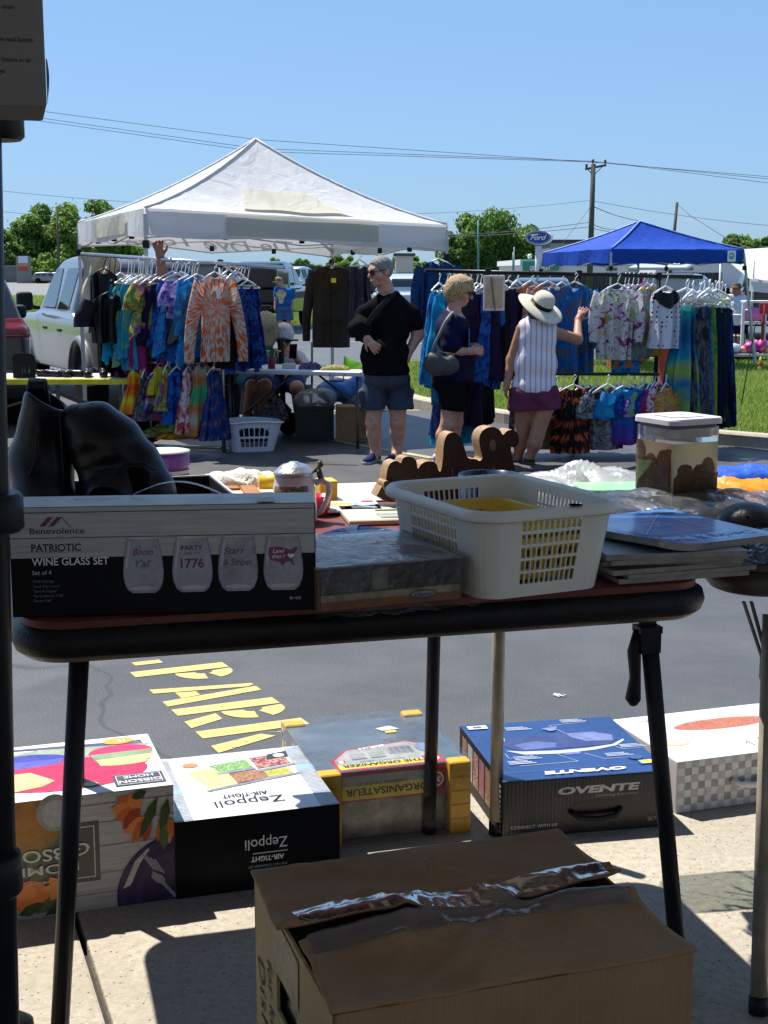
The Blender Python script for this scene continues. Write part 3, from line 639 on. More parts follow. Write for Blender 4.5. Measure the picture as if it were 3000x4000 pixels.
# --- ribbon spools
def spool(name,label,c,r,h,m,flange=True):
 t=thing(name,label,'ribbon spool',c);mb=MB();mb.lathe([(r*.97,.003),(r*.985,h*.3),(r*.975,h*.7),(r*.97,h-.003)],c,40);mb.build('ribbon',m,t)
 for z in(0,h-.003):
  mb=MB();mb.lathe([(0,z),(r,z),(r,z+.0025),(r*.3,z+.0028),(0,z+.0028)],c,40);mb.build('flange',mat('pale_green_card',(.62,.72,.60),.5),t)
satin=mat('purple_satin',(.13,.045,.30),.28,0,.12,8,.1)
def plaid():
 t=NT('plaid_ribbon');tc=t.n('TexCoord');sx=t.n('SeparateXYZ');t.l(tc.outputs['Object'],sx.inputs[0])
 ang=t.math('ARCTAN2',sx.outputs[1],sx.outputs[0]);a=t.math('PINGPONG',t.math('MULTIPLY',ang,2.2),.5);z=t.math('PINGPONG',t.math('MULTIPLY',sx.outputs[2],42),.5)
 c=t.mix(t.math('GREATER_THAN',a,.30),(.30,.02,.025),(.02,.09,.035));c=t.mix(t.math('GREATER_THAN',z,.34),c,(.35,.03,.03),'MIX');c=t.mix(t.math('LESS_THAN',t.math('ABSOLUTE',t.math('SUBTRACT',z,.2)),.025),c,(.55,.40,.06));c=t.mix(t.math('LESS_THAN',t.math('ABSOLUTE',t.math('SUBTRACT',a,.12)),.015),c,(.55,.40,.06));t.set(.4,0,c);return t.m
sc_=at(642,1750,2.62);zc=TZ
spool('ribbon_spool','red ribbon spool at the bottom of the stack of spools',(sc_.x,2.62,TZ),.047,.022,mat('red_satin',(.35,.02,.03),.3))
z2=TZ+.0225;spool('ribbon_spool','tartan plaid ribbon spool under the purple one',(sc_.x,2.62,z2),.0475,.036,plaid())
spool('ribbon_spool','wide purple ribbon spool with pale top, on the stack',(sc_.x,2.62,z2+.0365),.0485,at(642,1758,2.62).z-z2-.0365,satin)
# --- small goods at the back of the card table
MWOOD=None
def wood_mat(name,a,b,scale=(2,30,30),rough=.45,rot=(0,0,0),k=4):
 t=NT(name);co=t.coord('Object',scale,rot);f=t.noise(co,k,6,.6,1.2);g=t.noise(co,k*6,3,.5)
 c=t.ramp(f,[(.3,a),(.5,tuple((x+y)/2 for x,y in zip(a,b))),(.7,b)]);t.set(rough,0,c,.4);t.bump(g,.15,.002);return t.m
fw=wood_mat('golden_oak',(.20,.075,.018),(.48,.22,.06),(6,40,40))
c0=atz(890,1955,TZ);t=thing('framed_picture','small golden wooden picture frame lying flat beside the boot box','picture frame',c0)
M0=frame(c0,R(12))
mb=MB(M0)
fw2,fd2=.125,.15
for cx,cy,dx,dy in((-fw2/2+.016,0,.032,fd2),(fw2/2-.016,0,.032,fd2),(0,-fd2/2+.016,fw2-.066,.032),(0,fd2/2-.016,fw2-.066,.032)):mb.rbox((cx,cy,.009),(dx,dy,.018),.005)
mb.build('frame',fw,t);mb=MB(M0);mb.box((0,0,.005),(fw2-.05,fd2-.05,.006));mb.build('picture',mat('dark_print',(.05,.045,.035),.3,0,.9,60),t)
def crumple(name,label,cat,c,w,d,amp,m,yaw=0,nu=26,nv=20,seed=1,sag=0,edge=0):
 r=random.Random(seed);W=[(r.uniform(6,26),r.uniform(6,26),r.uniform(0,6),r.uniform(.25,1))for _ in range(9)]
 M=frame(c,yaw)
 def fn(u,v):
  z=sum(a*abs(math.sin(kx*u+ky*v*.7+ph))for kx,ky,ph,a in W)/3.2
  env=(math.sin(math.pi*min(1,max(0,u)))*math.sin(math.pi*min(1,max(0,v))))**.35
  wx=.06*math.sin(9*v+seed);wy=.06*math.sin(8*u+seed*2)
  return M@V((u-.5+wx*.5)*w,(v-.5+wy*.5)*d,.002+amp*z*env)
 mb=MB();mb.grid(fn,nu,nv);o=mb.build(name,m,None,tuple(c));return tag(o,label,cat)
lace=mat('white_lace',(.70,.68,.64),.8,0,.1,40,.5,200)
crumple('lace_cloth','crumpled white lace cloth at the back edge of the card table','cloth',atz(940,1918,TZ),.20,.07,.028,lace,R(10),seed=3)
mb=MB(frame(atz(1010,1950,TZ),R(20)));mb.rbox((0,0,.006),(.10,.16,.012),.003);tag(mb.build('greeting_card_pack',mat('cream_floral',(.66,.58,.45),.5,0,.35,40),None,tuple(atz(1010,1950,TZ))),'pale floral card pack lying behind the glassware box','card pack')
ST=at(1150,2010,2.40);s0=(ST.x,2.40,TZ);t=thing('beer_stein','lidded white beer stein with a painted village scene and pewter thumb rest','stein',s0)
def stein_mat():
 t=NT('stein_glaze');tc=t.n('TexCoord');sx=t.n('SeparateXYZ');t.l(tc.outputs['Object'],sx.inputs[0]);co=t.coord('Object')
 n1=t.noise(co,60,4,.7);n2=t.noise(co,140,3,.6)
 pic=t.ramp(n1,[(.30,(.02,.03,.012)),(.42,(.05,.09,.03)),(.5,(.22,.10,.03)),(.6,(.40,.24,.11)),(.72,(.55,.50,.40))]);pic=t.mix(t.math('GREATER_THAN',n2,.62),pic,(.03,.02,.015))
 ang=t.math('ARCTAN2',sx.outputs[0],t.math('MULTIPLY',sx.outputs[1],-1));wv=t.math('ADD',sx.outputs[2],t.math('MULTIPLY',n1,.012))
 m=t.math('MULTIPLY',t.math('LESS_THAN',wv,.072),t.math('LESS_THAN',t.math('ABSOLUTE',t.math('ADD',ang,.15)),.95))
 m=t.math('MULTIPLY',m,t.math('GREATER_THAN',sx.outputs[2],.006));t.set(.14,0,t.mix(m,(.62,.63,.65),pic),.6);return t.m
mb=MB();mb.lathe([(.0395,0),(.041,.004),(.0405,.02),(.037,.06),(.035,.068),(.0345,.072),(.034,.082),(.0335,.0825)],s0,40);mb.build('mug_body',stein_mat(),t)
pew=mat('pewter',(.50,.50,.52),.28,.75,.2,30,.3,160)
mb=MB();mb.lathe([(.035,.083),(.0365,.0855),(.035,.089),(.030,.092),(.027,.096),(.020,.101),(.009,.104),(.008,.1055),(.007,.1055),(0,.106)],s0,36);mb.build('lid',pew,t)
dpew=mat('dark_pewter',(.10,.09,.06),.4,.7,.3,40,.4,200)
mb=MB();sx0,sy0=s0[0],s0[1];mb.tube([V(sx0+.034,sy0,TZ+.088),V(sx0+.043,sy0,TZ+.094),V(sx0+.047,sy0,TZ+.1),V(sx0+.045,sy0,TZ+.108)],[.003,.004,.0055,.003],8);mb.tube([V(sx0+.043,sy0,TZ+.094),V(sx0+.046,sy0,TZ+.08),V(sx0+.05,sy0,TZ+.07)],[.0045,.0055,.004],8);mb.build('thumb_rest',dpew,t)
mb=MB();mb.tube([V(sx0+x,sy0,TZ+z)for x,z in((.036,.068),(.05,.073),(.06,.066),(.062,.053),(.056,.035),(.048,.018),(.040,.012))],[.006,.0058,.0058,.0058,.0055,.0052,.005],10);mb.build('handle',ink((.62,.62,.63),.14,'glaze'),t)
def cup(name,label,c,r,h,m):
 mb=MB();mb.lathe([(r*.8,0),(r,h),(r*.93,h),(r*.75,.004),(0,.004)],c,24);return tag(mb.build(name,m,None,tuple(c)),label,'cup')
cup('plastic_cup','red plastic cup tucked behind the stein handle',atz(1245,2010,TZ),.024,.036,mat('red_plastic',(.55,.02,.05),.3))
mb=MB(frame(atz(1275,1952,TZ),R(15)));mb.rbox((0,0,.02),(.035,.05,.04),.004);tag(mb.build('small_box',mat('yellow_card',(.72,.50,.03),.4),None,tuple(atz(1275,1952,TZ))),'small bright yellow box behind the red cup','box')
bt=atz(1075,1965,TZ);mb=MB();mb.tube([bt+V(-.035,.05,.032),bt+V(.02,.06,.032)],[.014,.0145],14);tag(mb.build('bottle',mat('yellow_plastic',(.75,.50,.03),.25),None,tuple(bt)),'yellow plastic bottle lying left behind the stein','bottle')
mb=MB(frame(atz(1270,1990,TZ),R(15)));mb.rbox((0,0,.004),(.06,.09,.008),.002);tag(mb.build('booklet',mat('red_cover',(.45,.03,.05),.4),None,tuple(atz(1270,1990,TZ))),'thin red booklet under the cups by the stein','booklet')
def flat(name,label,cat,c,w,d,h,yaw,m):
 M=frame(c,yaw);t=thing(name,label,cat,c);mb=MB(M);mb.rbox((0,0,h/2),(w,d,h),min(.002,h*.3),1);mb.build('cover',m,t)
 return t,Pan(M@V(-w/2,-d/2,h),M.to_3x3()@V(1,0,0),M.to_3x3()@V(0,1,0)),Pan(M@V(w/2,d/2,h),M.to_3x3()@V(-1,0,0),M.to_3x3()@V(0,-1,0))
t,p,q=flat('paper_sheet','large white paper sheet spread at the back of the card table','paper',atz(1400,1925,TZ),.19,.22,.003,R(12),paper('paper_white',(.78,.77,.80)))
q.line(.0,.13,.06,.09,.004,RED);q.build('printing',t)
t,p,q=flat('booklet','white booklet with a blue outlined yellow oval, beside the stein','booklet',atz(1372,1985,TZ+.004),.105,.10,.006,R(8),paper('booklet_white',(.72,.74,.78)))
p.ell(.035,.06,.033,.024,SKYI);p.ell(.035,.06,.026,.017,YELI);p.line(.06,.05,.095,.015,.010,SKYI);p.rect(.075,.078,.022,.015,RED);[p.text('HM',.022+.02*i,.012,.014,RED,.014)for i in range(1)];[p.rect(.05,.01+.008*i,.045,.002,GRYK)for i in range(3)];p.build('printing',t)
t,p,q=flat('notepad','cream folder with dark slot beside the blue bag, in front of the wooden sign','folder',atz(1480,2020,TZ),.13,.16,.010,R(10),paper('cream_cover',(.66,.64,.44)))
p.rect(.06,.085,.07,.014,ink((.10,.10,.09)));p.rect(.055,.03,.075,.03,ink((.33,.35,.36)));p.rect(.058,.012,.07,.012,ink((.22,.23,.24)));p.line(.055,.028,.13,.028,.003,INW);p.build('printing',t)
BC=atz(1410,2075,TZ+.045);blue=mat('royal_blue_nylon',(.010,.035,.25),.45,0,.15,12,.2,90)
t=thing('cloth_bag','flat royal blue bag with a white crescent in an oval, lying behind the wrapped package','bag',(BC.x,BC.y,TZ));Mb=frame((BC.x,BC.y,TZ),R(6))
mb=MB(Mb);mb.smooth=True
bagz=lambda x,y:.050-.24*x*x-1.4*(y*y)+.0
mb.grid(lambda u,v:V((u-.5)*.19,(v-.5)*.14*(1-.85*(2*u-1)**2)**.5 if abs(2*u-1)<.99 else 0,max(.002,.052*(1-(2*u-1)**2)**.4-.03*(2*v-1)**2-.001)),24,12);mb.build('body',blue,t)
class CPan(Pan):
 def pt(s,x,y):
  z=.052*max(0,1-(x/.095)**2)**.4-.03*(y/.07/max(.2,(1-.85*(x/.095)**2))**.5)**2
  return Mb@V(x,y,z+.0012+s.lift)
p=CPan((0,0,0),(1,0,0),(0,1,0));k=[(.038*math.cos(2*math.pi*i/32),.030*math.sin(2*math.pi*i/32))for i in range(32)]
for i in range(32):
 a,b=k[i],k[(i+1)%32];p.mb.mat(SKYI).poly([p.pt(*a),p.pt(*b),p.pt(b[0]*.95+.014*0,b[1]*.95),p.pt(a[0]*.95,a[1]*.95)])
for i in range(14):
 y0,y1=-.026+.052*i/14,-.026+.052*(i+1)/14;f=lambda y:(-.020*math.sqrt(max(0,1-(y/.027)**2))-.004+.008*y/.026,-.004*math.sqrt(max(0,1-(y/.027)**2))+.006*y/.026)
 a,b=f(y0),f(y1);p.mb.mat(ink((.45,.50,.60))).poly([p.pt(a[0],y0),p.pt(a[1],y0),p.pt(b[1],y1),p.pt(b[0],y1)])
vs,fs,a0,b0=text2d('.psal',0,0,1.1);sz=.020
p.mb.mat(SKYI).add([p.pt(-(x*sz)-.005+.0,-(y*sz)+.060)for x,y in vs],[f[::-1]for f in fs])
p.build('emblem',t)
PA=V(-.085,1.735,0);PY=R(22)
t,F_,M=carton('wrapped_package','flat brown gift package in crinkled clear plastic, between the glassware box and the basket','package',PA,PY,.205,.215,.056,[mat('tan_board',(.10,.05,.03),.5),paper('pink_grey_print',(.50,.46,.50)),mat('brown_board',(.14,.06,.035),.5),mat('brown_board',(.14,.06,.035),.5)],.003,TZ)
p=F_['front']();p.rect(.004,.012,.197,.009,ink((.34,.28,.16)));p.rect(.004,.001,.197,.011,ink((.28,.10,.035)));p.rect(.004,.021,.197,.034,ink((.07,.065,.06)));p.rect(.035,.024,.026,.026,ink((.10,.10,.09)));p.rect(.075,.024,.022,.028,ink((.15,.16,.13)));p.rect(.1,.022,.09,.032,ink((.045,.04,.04)));p.ell(.148,.012,.020,.006,BK);p.ell(.148,.012,.018,.0045,SILV);p.text('Classic',.148,.0095,.006,BK,.026,.02,.3,align='C');p.build('printed_front',t)
p=F_['top']();p.rect(.0,.0,.205,.215,ink((.66,.66,.70),.2));p.rect(.012,.172,.05,.022,SILV);p.ell(.036,.18,.017,.010,ink((.55,.15,.12)));[p.rect(.02+.01*i,.10-.012*i,.12,.003,ink((.30,.22,.24)))for i in range(5)];[p.rect(.148+.007*i,.055-.004*i,.004,.06,ink((.12,.05,.06)))for i in range(7)];p.build('printed_top',t)  # top ink made paler to carry the sky reflected on the wrapping
FILM=film('cello_film',gloss=.24,haze=.02,rough=.05,scale=14,bumpd=.008)
mb=MB(M);mb.smooth=True;r3=random.Random(4)
def wrap_front(u,v):
 x=-.006+.217*u;b=.010*math.sin(math.pi*v)+.004*math.sin(23*u+9*v)*math.sin(math.pi*v)+.003*math.sin(51*u-17*v)
 flare=max(0,.18-v)/.18
 return V(x+.012*flare*(2*u-1),-.004-b-.055*flare**1.2*(.5+.5*math.sin(2.2*u+.4)),.0605*v+.0015+.004*flare*abs(math.sin(14*u))-.012*flare*0)
mb.grid(wrap_front,48,18)
mb.grid(lambda u,v:V(-.006+.217*u,-.006+.223*v,.0595+.0015*abs(math.sin(16*u+6*v))*abs(math.sin(5*v+3*u))),40,24)
mb.build('plastic_wrap',FILM,t)
# --- plastic basket (lattice walls)
def lattice_basket(name,label,cat,c,yaw,W,D,H,taper,r,hole,mats,rim_w,z0,rows,sides,band=(.12,.10),corner=.2,wave=0,th=.0028,group=None):
 t=thing(name,label,cat,(c[0],c[1],z0),group);M=frame((c[0],c[1],z0),yaw)
 nseg=10;NU=[]
 def per(s):
  lx,ly,lc=W-2*r,D-2*r,math.pi*r/2;Ltot=2*(lx+ly)+4*lc;q=s*Ltot
  for k,(ln,o,d)in enumerate(((lx,(-W/2+r,-D/2),(1,0)),(lc,(W/2-r,-D/2+r),-90),(ly,(W/2,-D/2+r),(0,1)),(lc,(W/2-r,D/2-r),0),(lx,(W/2-r,D/2),(-1,0)),(lc,(-W/2+r,D/2-r),90),(ly,(-W/2,D/2-r),(0,-1)),(lc,(-W/2+r,-D/2+r),180))):
   if q<=ln+1e-9:
    if isinstance(d,tuple):return(o[0]+d[0]*q,o[1]+d[1]*q,k,q/ln)
    a=R(d+90*q/ln);return(o[0]+r*math.cos(a),o[1]+r*math.sin(a),k,q/ln)
   q-=ln
  return per(0)
 cols=[]
 lx,ly,lc=W-2*r,D-2*r,math.pi*r/2;Ltot=2*(lx+ly)+4*lc;s=0
 for k in range(8):
  ln=(lx,lc,ly,lc)[k%4]
  if k%2:
   for i in range(6):cols.append((s+ln*i/6,False))
  else:
   n=sides[(k//2)%2];m=ln*corner*.5;cols.append((s,False));s2=s+m;u=(ln-2*m)/n;bw=u*(1-hole)
   for i in range(n):cols.append((s2+i*u+bw/2,True));cols.append((s2+(i+1)*u-bw/2,False))
   cols.append((s+ln-.0005,False))
  s+=ln
 zs=[0,band[0]];hr=(1-band[0]-band[1])/rows;holes_z=[]
 for j in range(rows):
  a=band[0]+j*hr;zs+=[a+hr*.5*(1-hole),a+hr-hr*.5*(1-hole)];holes_z.append(len(zs)-2)
 zs+=[1-band[1],1.0];n=len(cols);vs=[];fs=[]
 for j,zz in enumerate(zs):
  sc=taper+(1-taper)*zz
  for sx,_ in cols:
   x,y,k,q=per(sx/Ltot);wv=wave*math.sin(2*math.pi*(2*sx/Ltot))if j==len(zs)-1 else 0
   vs.append(M@V(x*sc,y*sc,H*zz+wv))
 for j in range(len(zs)-1):
  for i in range(n):
   if j in holes_z and cols[i][1]:continue
   fs.append((j*n+i,j*n+(i+1)%n,(j+1)*n+(i+1)%n,(j+1)*n+i))
 fs.append([i for i in range(n)][::-1]);mb=MB();mb.add(vs,fs,False);b=mb.build('body',mats,t)
 md=b.modifiers.new('thickness','SOLIDIFY');md.thickness=th;md.offset=0
 prof=[(0,.0),(rim_w*.55,.004),(rim_w,-.001),(rim_w*1.05,-.010),(rim_w*.9,-.012),(rim_w*.5,-.003),(0,-.004)]
 mb=MB();mb.smooth=True;N=96;vs=[];K=len(prof)
 for i in range(N):
  x,y,k,q=per(i/N);wv=wave*math.sin(2*math.pi*2*i/N);l=math.hypot(x/W,y/D)
  x2,y2,_,_=per((i+.5)/N);nx,ny=y2-y,-(x2-x);ll=math.hypot(nx,ny)or 1;nx,ny=nx/ll,ny/ll
  vs+=[M@V(x+nx*a,y+ny*a,H+z+wv)for a,z in prof]
 mb.add(vs,[(i*K+j,((i+1)%N)*K+j,((i+1)%N)*K+(j+1)%K,i*K+(j+1)%K)for i in range(N)for j in range(K)]);mb.build('rim',mats,t);return t,M
CREAM=mat('cream_plastic',(.70,.69,.62),.38,0,.06,5,.06,120)
BCN=V(.165,1.955,0);BYW=R(26)
t,M=lattice_basket('plastic_basket','white plastic lattice basket with a green price dot, in the middle of the card table','basket',BCN,BYW,.222,.288,.120,.86,.036,.82,CREAM,.012,TZ,5,(11,14),(.13,.10),.34)
mb=MB(M);mb.lathe([(0,0),(.010,0)],(.03,-.150,.1245),16);mb.build('price_dot',mat('green_sticker',(.10,.50,.12),.6),t)
YP=mat('yellow_basket_plastic',(.72,.46,.03),.4,0,.08,10,.06)
t,_=lattice_basket('small_basket','yellow plastic basket nested inside the white basket','basket',BCN+V(.005,.0,0),BYW,.16,.225,.055,.9,.02,.6,YP,.005,TZ+.018,2,(6,8),(.2,.15),.1)
t,_=lattice_basket('small_basket','upper yellow basket with a pale rim stacked inside the white basket','basket',BCN+V(-.004,.004,0),BYW+.06,.155,.215,.026,.92,.02,.35,YP,.004,TZ+.064,1,(5,6),(.3,.3),.1)
mc=at(1907,1990,2.33);c0=(mc.x,2.33,TZ);zt_=at(1907,1850,2.33).z-TZ
t=thing('ceramic_mug','large dark blue mug with lettering, behind the white basket','mug',c0);nav=mat('navy_glaze',(.012,.035,.075),.16,0,.15,6,.03)
mb=MB();mb.lathe([(.040,0),(.045,.01),(.048,zt_*.5),(.0515,zt_),(.0490,zt_),(.045,zt_*.5),(.040,.01),(0,.01)],c0,40);mb.build('mug_body',nav,t)
mb=MB();vs,fs,a,b=text2d('jewel');mb.add([V(c0[0]+.0515*math.sin((x-(a+b)/2)*.30),c0[1]-.0512*math.cos((x-(a+b)/2)*.30),TZ+.035+y*.018)for x,y in vs],fs,False);mb.build('lettering',INW,t)
OUT=[(1512,1960),(1508,1875),(1516,1825),(1530,1806),(1550,1800),(1566,1808),(1574,1790),(1592,1783),(1612,1787),(1626,1800),(1632,1830),(1645,1814),(1664,1803),(1690,1803),(1706,1815),(1713,1836),(1722,1838),(1730,1790),(1733,1740),(1742,1706),(1760,1690),(1782,1692),(1802,1715),(1818,1760),(1828,1788),(1862,1794),(1872,1800),(1884,1788),(1874,1740),(1872,1712),(1882,1686),(1905,1670),(1930,1668),(1952,1680),(1965,1698),(1980,1684),(2000,1678),(2020,1690),(2027,1714),(2024,1736),(2010,1748),(1996,1748),(2002,1790),(2014,1840),(2024,1890),(2030,1960)]
Yw=2.50;dw=wood_mat('walnut_sign',(.014,.007,.003),(.042,.021,.009),(40,20,4),.5);lw_=wood_mat('sunlit_edge_wood',(.26,.16,.075),(.42,.28,.15),(20,20,20),.6)  # paler edge wood has the sunlight on the sign's edges put into colour
t=thing('wooden_sign','dark brown wooden cut-out word sign with sunlight painted on its edges, behind the basket','sign',(at(1770,1960,Yw).x,Yw,TZ))
bm=bmesh.new();thv=V(-.012,.030,.0);pts=[at(x,y,Yw)for x,y in OUT]
def sm(pts,n=3):
 o=[];k=len(pts)
 for i in range(k):
  p0,p1,p2,p3=pts[i-1],pts[i],pts[(i+1)%k],pts[(i+2)%k]
  for j in range(n):
   t_=j/n;o.append(.5*((2*p1)+(p2-p0)*t_+(2*p0-5*p1+4*p2-p3)*t_**2+(3*p1-p0-3*p2+p3)*t_**3))
 return o
pts=sm(pts);hole=[at(1925+12*math.cos(a),1740+24*math.sin(a),Yw)for a in[2*math.pi*i/14 for i in range(14)]]
hole2=[at(1922+7*math.cos(a),1828+14*math.sin(a),Yw)for a in[2*math.pi*i/8 for i in range(8)]];hole3=[at(1764+5*math.cos(a),1845+16*math.sin(a),Yw)for a in[2*math.pi*i/8 for i in range(8)]]
loops=[pts,hole,hole2,hole3];bm=bmesh.new();edges=[]
for lp in loops:
 v_=[bm.verts.new(p)for p in lp];edges+=[bm.edges.new((v_[i],v_[(i+1)%len(v_)]))for i in range(len(v_))]
bmesh.ops.triangle_fill(bm,use_beauty=True,edges=edges);bm.verts.index_update();fs=[[v.index for v in f.verts]for f in bm.faces];vs=[v.co.copy()for v in bm.verts];nrm=[f.normal.y for f in bm.faces];bm.free()
fs=[f if n<0 else f[::-1]for f,n in zip(fs,nrm)]
mb=MB();mb.mat(dw).add(vs,fs,False);mb.add([v+thv for v in vs],[f[::-1]for f in fs],False);mb.mat(lw_)
for lp in loops:
 k=len(lp);mb.add(lp+[p+thv for p in lp],[(i,(i+1)%k,k+(i+1)%k,k+i)for i in range(k)],False)
mb.build('cutout_word',None,t)
pts=sm([at(x,y,Yw-.01)for x,y in((1590,1975),(1540,1955),(1512,1925),(1500,1900),(1502,1882),(1518,1880),(1545,1900),(1580,1915))]);mb=MB();mb.mat(dw).prism(pts,V(0,.001,0));mb.mat(lw_).prism([p+V(0,.001,0)for p in pts],V(-.012,.03,0));mb.build('base_foot',None,t)
# --- magazines
def magazine(c,yaw,w,d,h,m_cover,label,sag=.0,print_=None,bend=0):
 t=thing('magazine',label,'magazine',c,'magazines in the stack');M=frame(c,yaw);mb=MB(M);mb.smooth=False
 f=lambda u,v:bend*((max(0,u-.55)/.45)**2*0+(max(0,.35-u)/.35)**2*max(0,1-v*1.2))
 nu,nv=14,10;top=lambda u,v:V((u-.5)*w,(v-.5)*d,h+f(u,v));bot=lambda u,v:V((u-.5)*w,(v-.5)*d,f(u,v))
 mb.mat(m_cover).grid(top,nu,nv,smooth=True);mb.grid(bot,nu,nv,smooth=True);pg=mat('page_edges',(.30,.28,.25),.8,0,.3,30,.5,400);mb.mat(pg)
 for e in(lambda a,z:(a,0,z),lambda a,z:(1,a,z),lambda a,z:(1-a,1,z),lambda a,z:(0,1-a,z)):
  mb.grid(lambda a,z:(lambda q:V(q[0],q[1],q[2]))((lambda u,v,zz:((u-.5)*w,(v-.5)*d,f(u,v)+h*zz))(*e(a,z))),14,1,smooth=False)
 mb.build('pages',None,t)
 if print_:
  class MP(Pan):
   def pt(s,x,y):u,v=x/w,y/d;return M@V((.5-u)*w,(.5-v)*d,h+f(1-u,1-v)+.0008+s.lift)
  p=MP((0,0,0),(1,0,0),(0,1,0));print_(p,w,d);p.build('cover_print',t)
 return t
magcols=[(.05,.055,.05),(.10,.09,.08),(.20,.19,.18),(.06,.07,.07),(.22,.20,.17),(.30,.31,.34)]
zz=TZ;rr=random.Random(5)
MC=atz(2592,2050,.775);MYAW=R(27)
for i,c in enumerate(magcols):
 hh=(.007,.006,.007,.006,.007,.008)[i]
 magazine((MC.x+rr.uniform(-.022,.004)-.018,MC.y-.016+rr.uniform(-.014,.012),zz),R(13+rr.uniform(-7,7)),.208,.225,hh,paper('magazine_cover_%d'%i,c,.4),'thin dull-covered magazine in the stack under the blue cover magazine',print_=None,bend=.0);zz+=hh+.0006
def cover(p,w,d):
 lt=ink((.50,.62,.80));p.text('Decks & Patios',w*.07,d*.80,.036,lt,w*.86,.02);p.text('Better outdoor',w*.07,d*.925,.012,lt,w*.5)
 p.frame(w*.25,d*.18,w*.58,d*.52,.0015,ink((.35,.48,.68)));p.line(w*.25,d*.18,w*.83,d*.70,.0015,ink((.35,.48,.68)));[p.frame(w*(.42+.1*i),d*.40,w*.07,d*.09,.0018,lt)for i in range(2)];p.poly([(w*.06,d*.12),(w*.22,d*.08),(w*.24,d*.12),(w*.08,d*.17)],ink((.30,.38,.50)))
def bluecov():
 t=NT('blue_sky_cover');co=t.coord('Object');f=t.noise(co,9,5,.6,.8);t.set(.18,0,t.ramp(f,[(.3,(.02,.14,.50)),(.55,(.05,.25,.70)),(.75,(.14,.38,.80))]),.6);return t.m
magazine((MC.x,MC.y,zz),MYAW+R(2),.225,.25,.010,bluecov(),'glossy sky blue home magazine with white lettering on top of the stack',print_=cover,bend=.012)
ztop=zz+.010
# --- plastic bags and cloths at right
crumple('plastic_bag','crumpled translucent white and green plastic bag behind the basket','bag',atz(2300,1925,TZ),.30,.16,.034,film('milky_bag',(.9,1,.93),.22,.6,.3,14,.004),R(5),40,26,5)
t,p,q=flat('folded_towel','pale green folded plastic packet behind the blue film','packet',atz(2440,1925,TZ+.02),.18,.10,.014,R(4),mat('pale_green_film',(.30,.62,.30),.25))
crumple('plastic_bag','crinkled clear bluish plastic bag behind the blue magazine','bag',atz(2720,2000,TZ+.008),.42,.18,.030,film('clear_bag',(.80,.86,1),.45,.10,.07,40,.02),R(-8),60,34,8)
crumple('cloth','dark slate cloth packed in the clear plastic bag','cloth',atz(2700,2005,TZ),.38,.15,.018,mat('slate_cloth',(.06,.09,.15),.7),R(-8),40,20,9)
crumple('plastic_bag','shiny clear plastic hanging at the front of the right table','bag',onR(.17,.06,TZ+.004),.34,.16,.035,film('clear_bag2',(.9,.92,.95),.5,.06,.05,34,.025),R(-5),50,26,12)
OR_=mat('orange_vinyl',(.80,.27,.01),.38,0,.1,9,.3,40)
crumple('duffel_bag','flattened bright orange and yellow vinyl bag beside the cookie canister','bag',atz(2850,1945,TZ+.015),.30,.12,.026,OR_,R(3),40,18,4)
crumple('tarp','folded bright blue tarp at the back of the right table','tarp',atz(2960,1880,TZ),.34,.10,.025,mat('blue_tarp',(.02,.10,.55),.4,0,.1,10,.2,60),R(0),40,14,6)
crumple('wrapped_garment','peach garment in clear plastic on the right table','garment',atz(2945,1985,TZ+.01),.18,.08,.022,mat('peach_cloth',(.70,.40,.24),.6,0,.2,20),R(-5),30,14,7)
vs=sdf([ell(px3(2995,2088,2.16),(.078,.05,.042),(0,.3,0)),ell(px3(2915,2055,2.18),(.045,.04,.034)),cap(px3(3020,2155,2.14),px3(3110,2200,2.14),.032,.045),cap(px3(2890,2040,2.19),px3(3090,2090,2.22),.016,.022)],.004,.025,post=lambda x,y,z:.0008*np.sin(90*x+60*z))
t=thing('handbag','glossy black leather handbag cut off by the right edge, on the clear plastic','handbag',px3(2960,2200,2.06));solid('body',vs,LEATH,t)
mb=MB();mb.tube([px3(x,y,2.13)for x,y in((2915,2012),(2955,2037),(3005,2067),(3065,2087))],.003,6);mb.build('flap_edge',BLK,t)
# --- cookie canister
CCX=at(2672,1940,2.42);cw=.056;ch=.171;CM=frame((CCX.x+.002,2.50,TZ),R(28))
t=thing('food_canister','clear square food canister with a white lid and a cookie picture insert','canister',(CCX.x,2.50,TZ))
def glow_through(m,f=.65):
 nt=m.node_tree;b=nt.nodes['Principled BSDF'];o=nt.nodes['Material Output'];tl=nt.nodes.new('ShaderNodeBsdfTranslucent');mx=nt.nodes.new('ShaderNodeMixShader');mx.inputs[0].default_value=f
 src=b.inputs['Base Color']
 if src.is_linked:nt.links.new(src.links[0].from_socket,tl.inputs[0])
 else:tl.inputs[0].default_value=src.default_value
 nt.links.new(b.outputs[0],mx.inputs[1]);nt.links.new(tl.outputs[0],mx.inputs[2]);nt.links.new(mx.outputs[0],o.inputs['Surface'])
def cookies():
 t=NT('cookie_print');co=t.coord('Object');vor=t.n('TexVoronoi');vor.inputs['Scale'].default_value=34;t.l(co,vor.inputs['Vector']);v2=t.n('TexVoronoi');v2.inputs['Scale'].default_value=110;t.l(co,v2.inputs['Vector']);n=t.noise(co,120,3)
 c=t.ramp(vor.outputs['Distance'],[(0,(1,.68,.38)),(.5,(.92,.54,.26)),(.75,(.74,.38,.16))]);c=t.mix(t.math('LESS_THAN',v2.outputs['Distance'],.17),c,(.06,.022,.01));c=t.mix(t.math('MULTIPLY',n,.5),c,(.95,.60,.32));t.set(.3,0,c,.5);return t.m
ck=cookies();dkck=ink((.09,.035,.014));crm=paper('cream_insert',(.82,.74,.56))
mb=MB(CM);mb.mat(crm);q=cw-.005
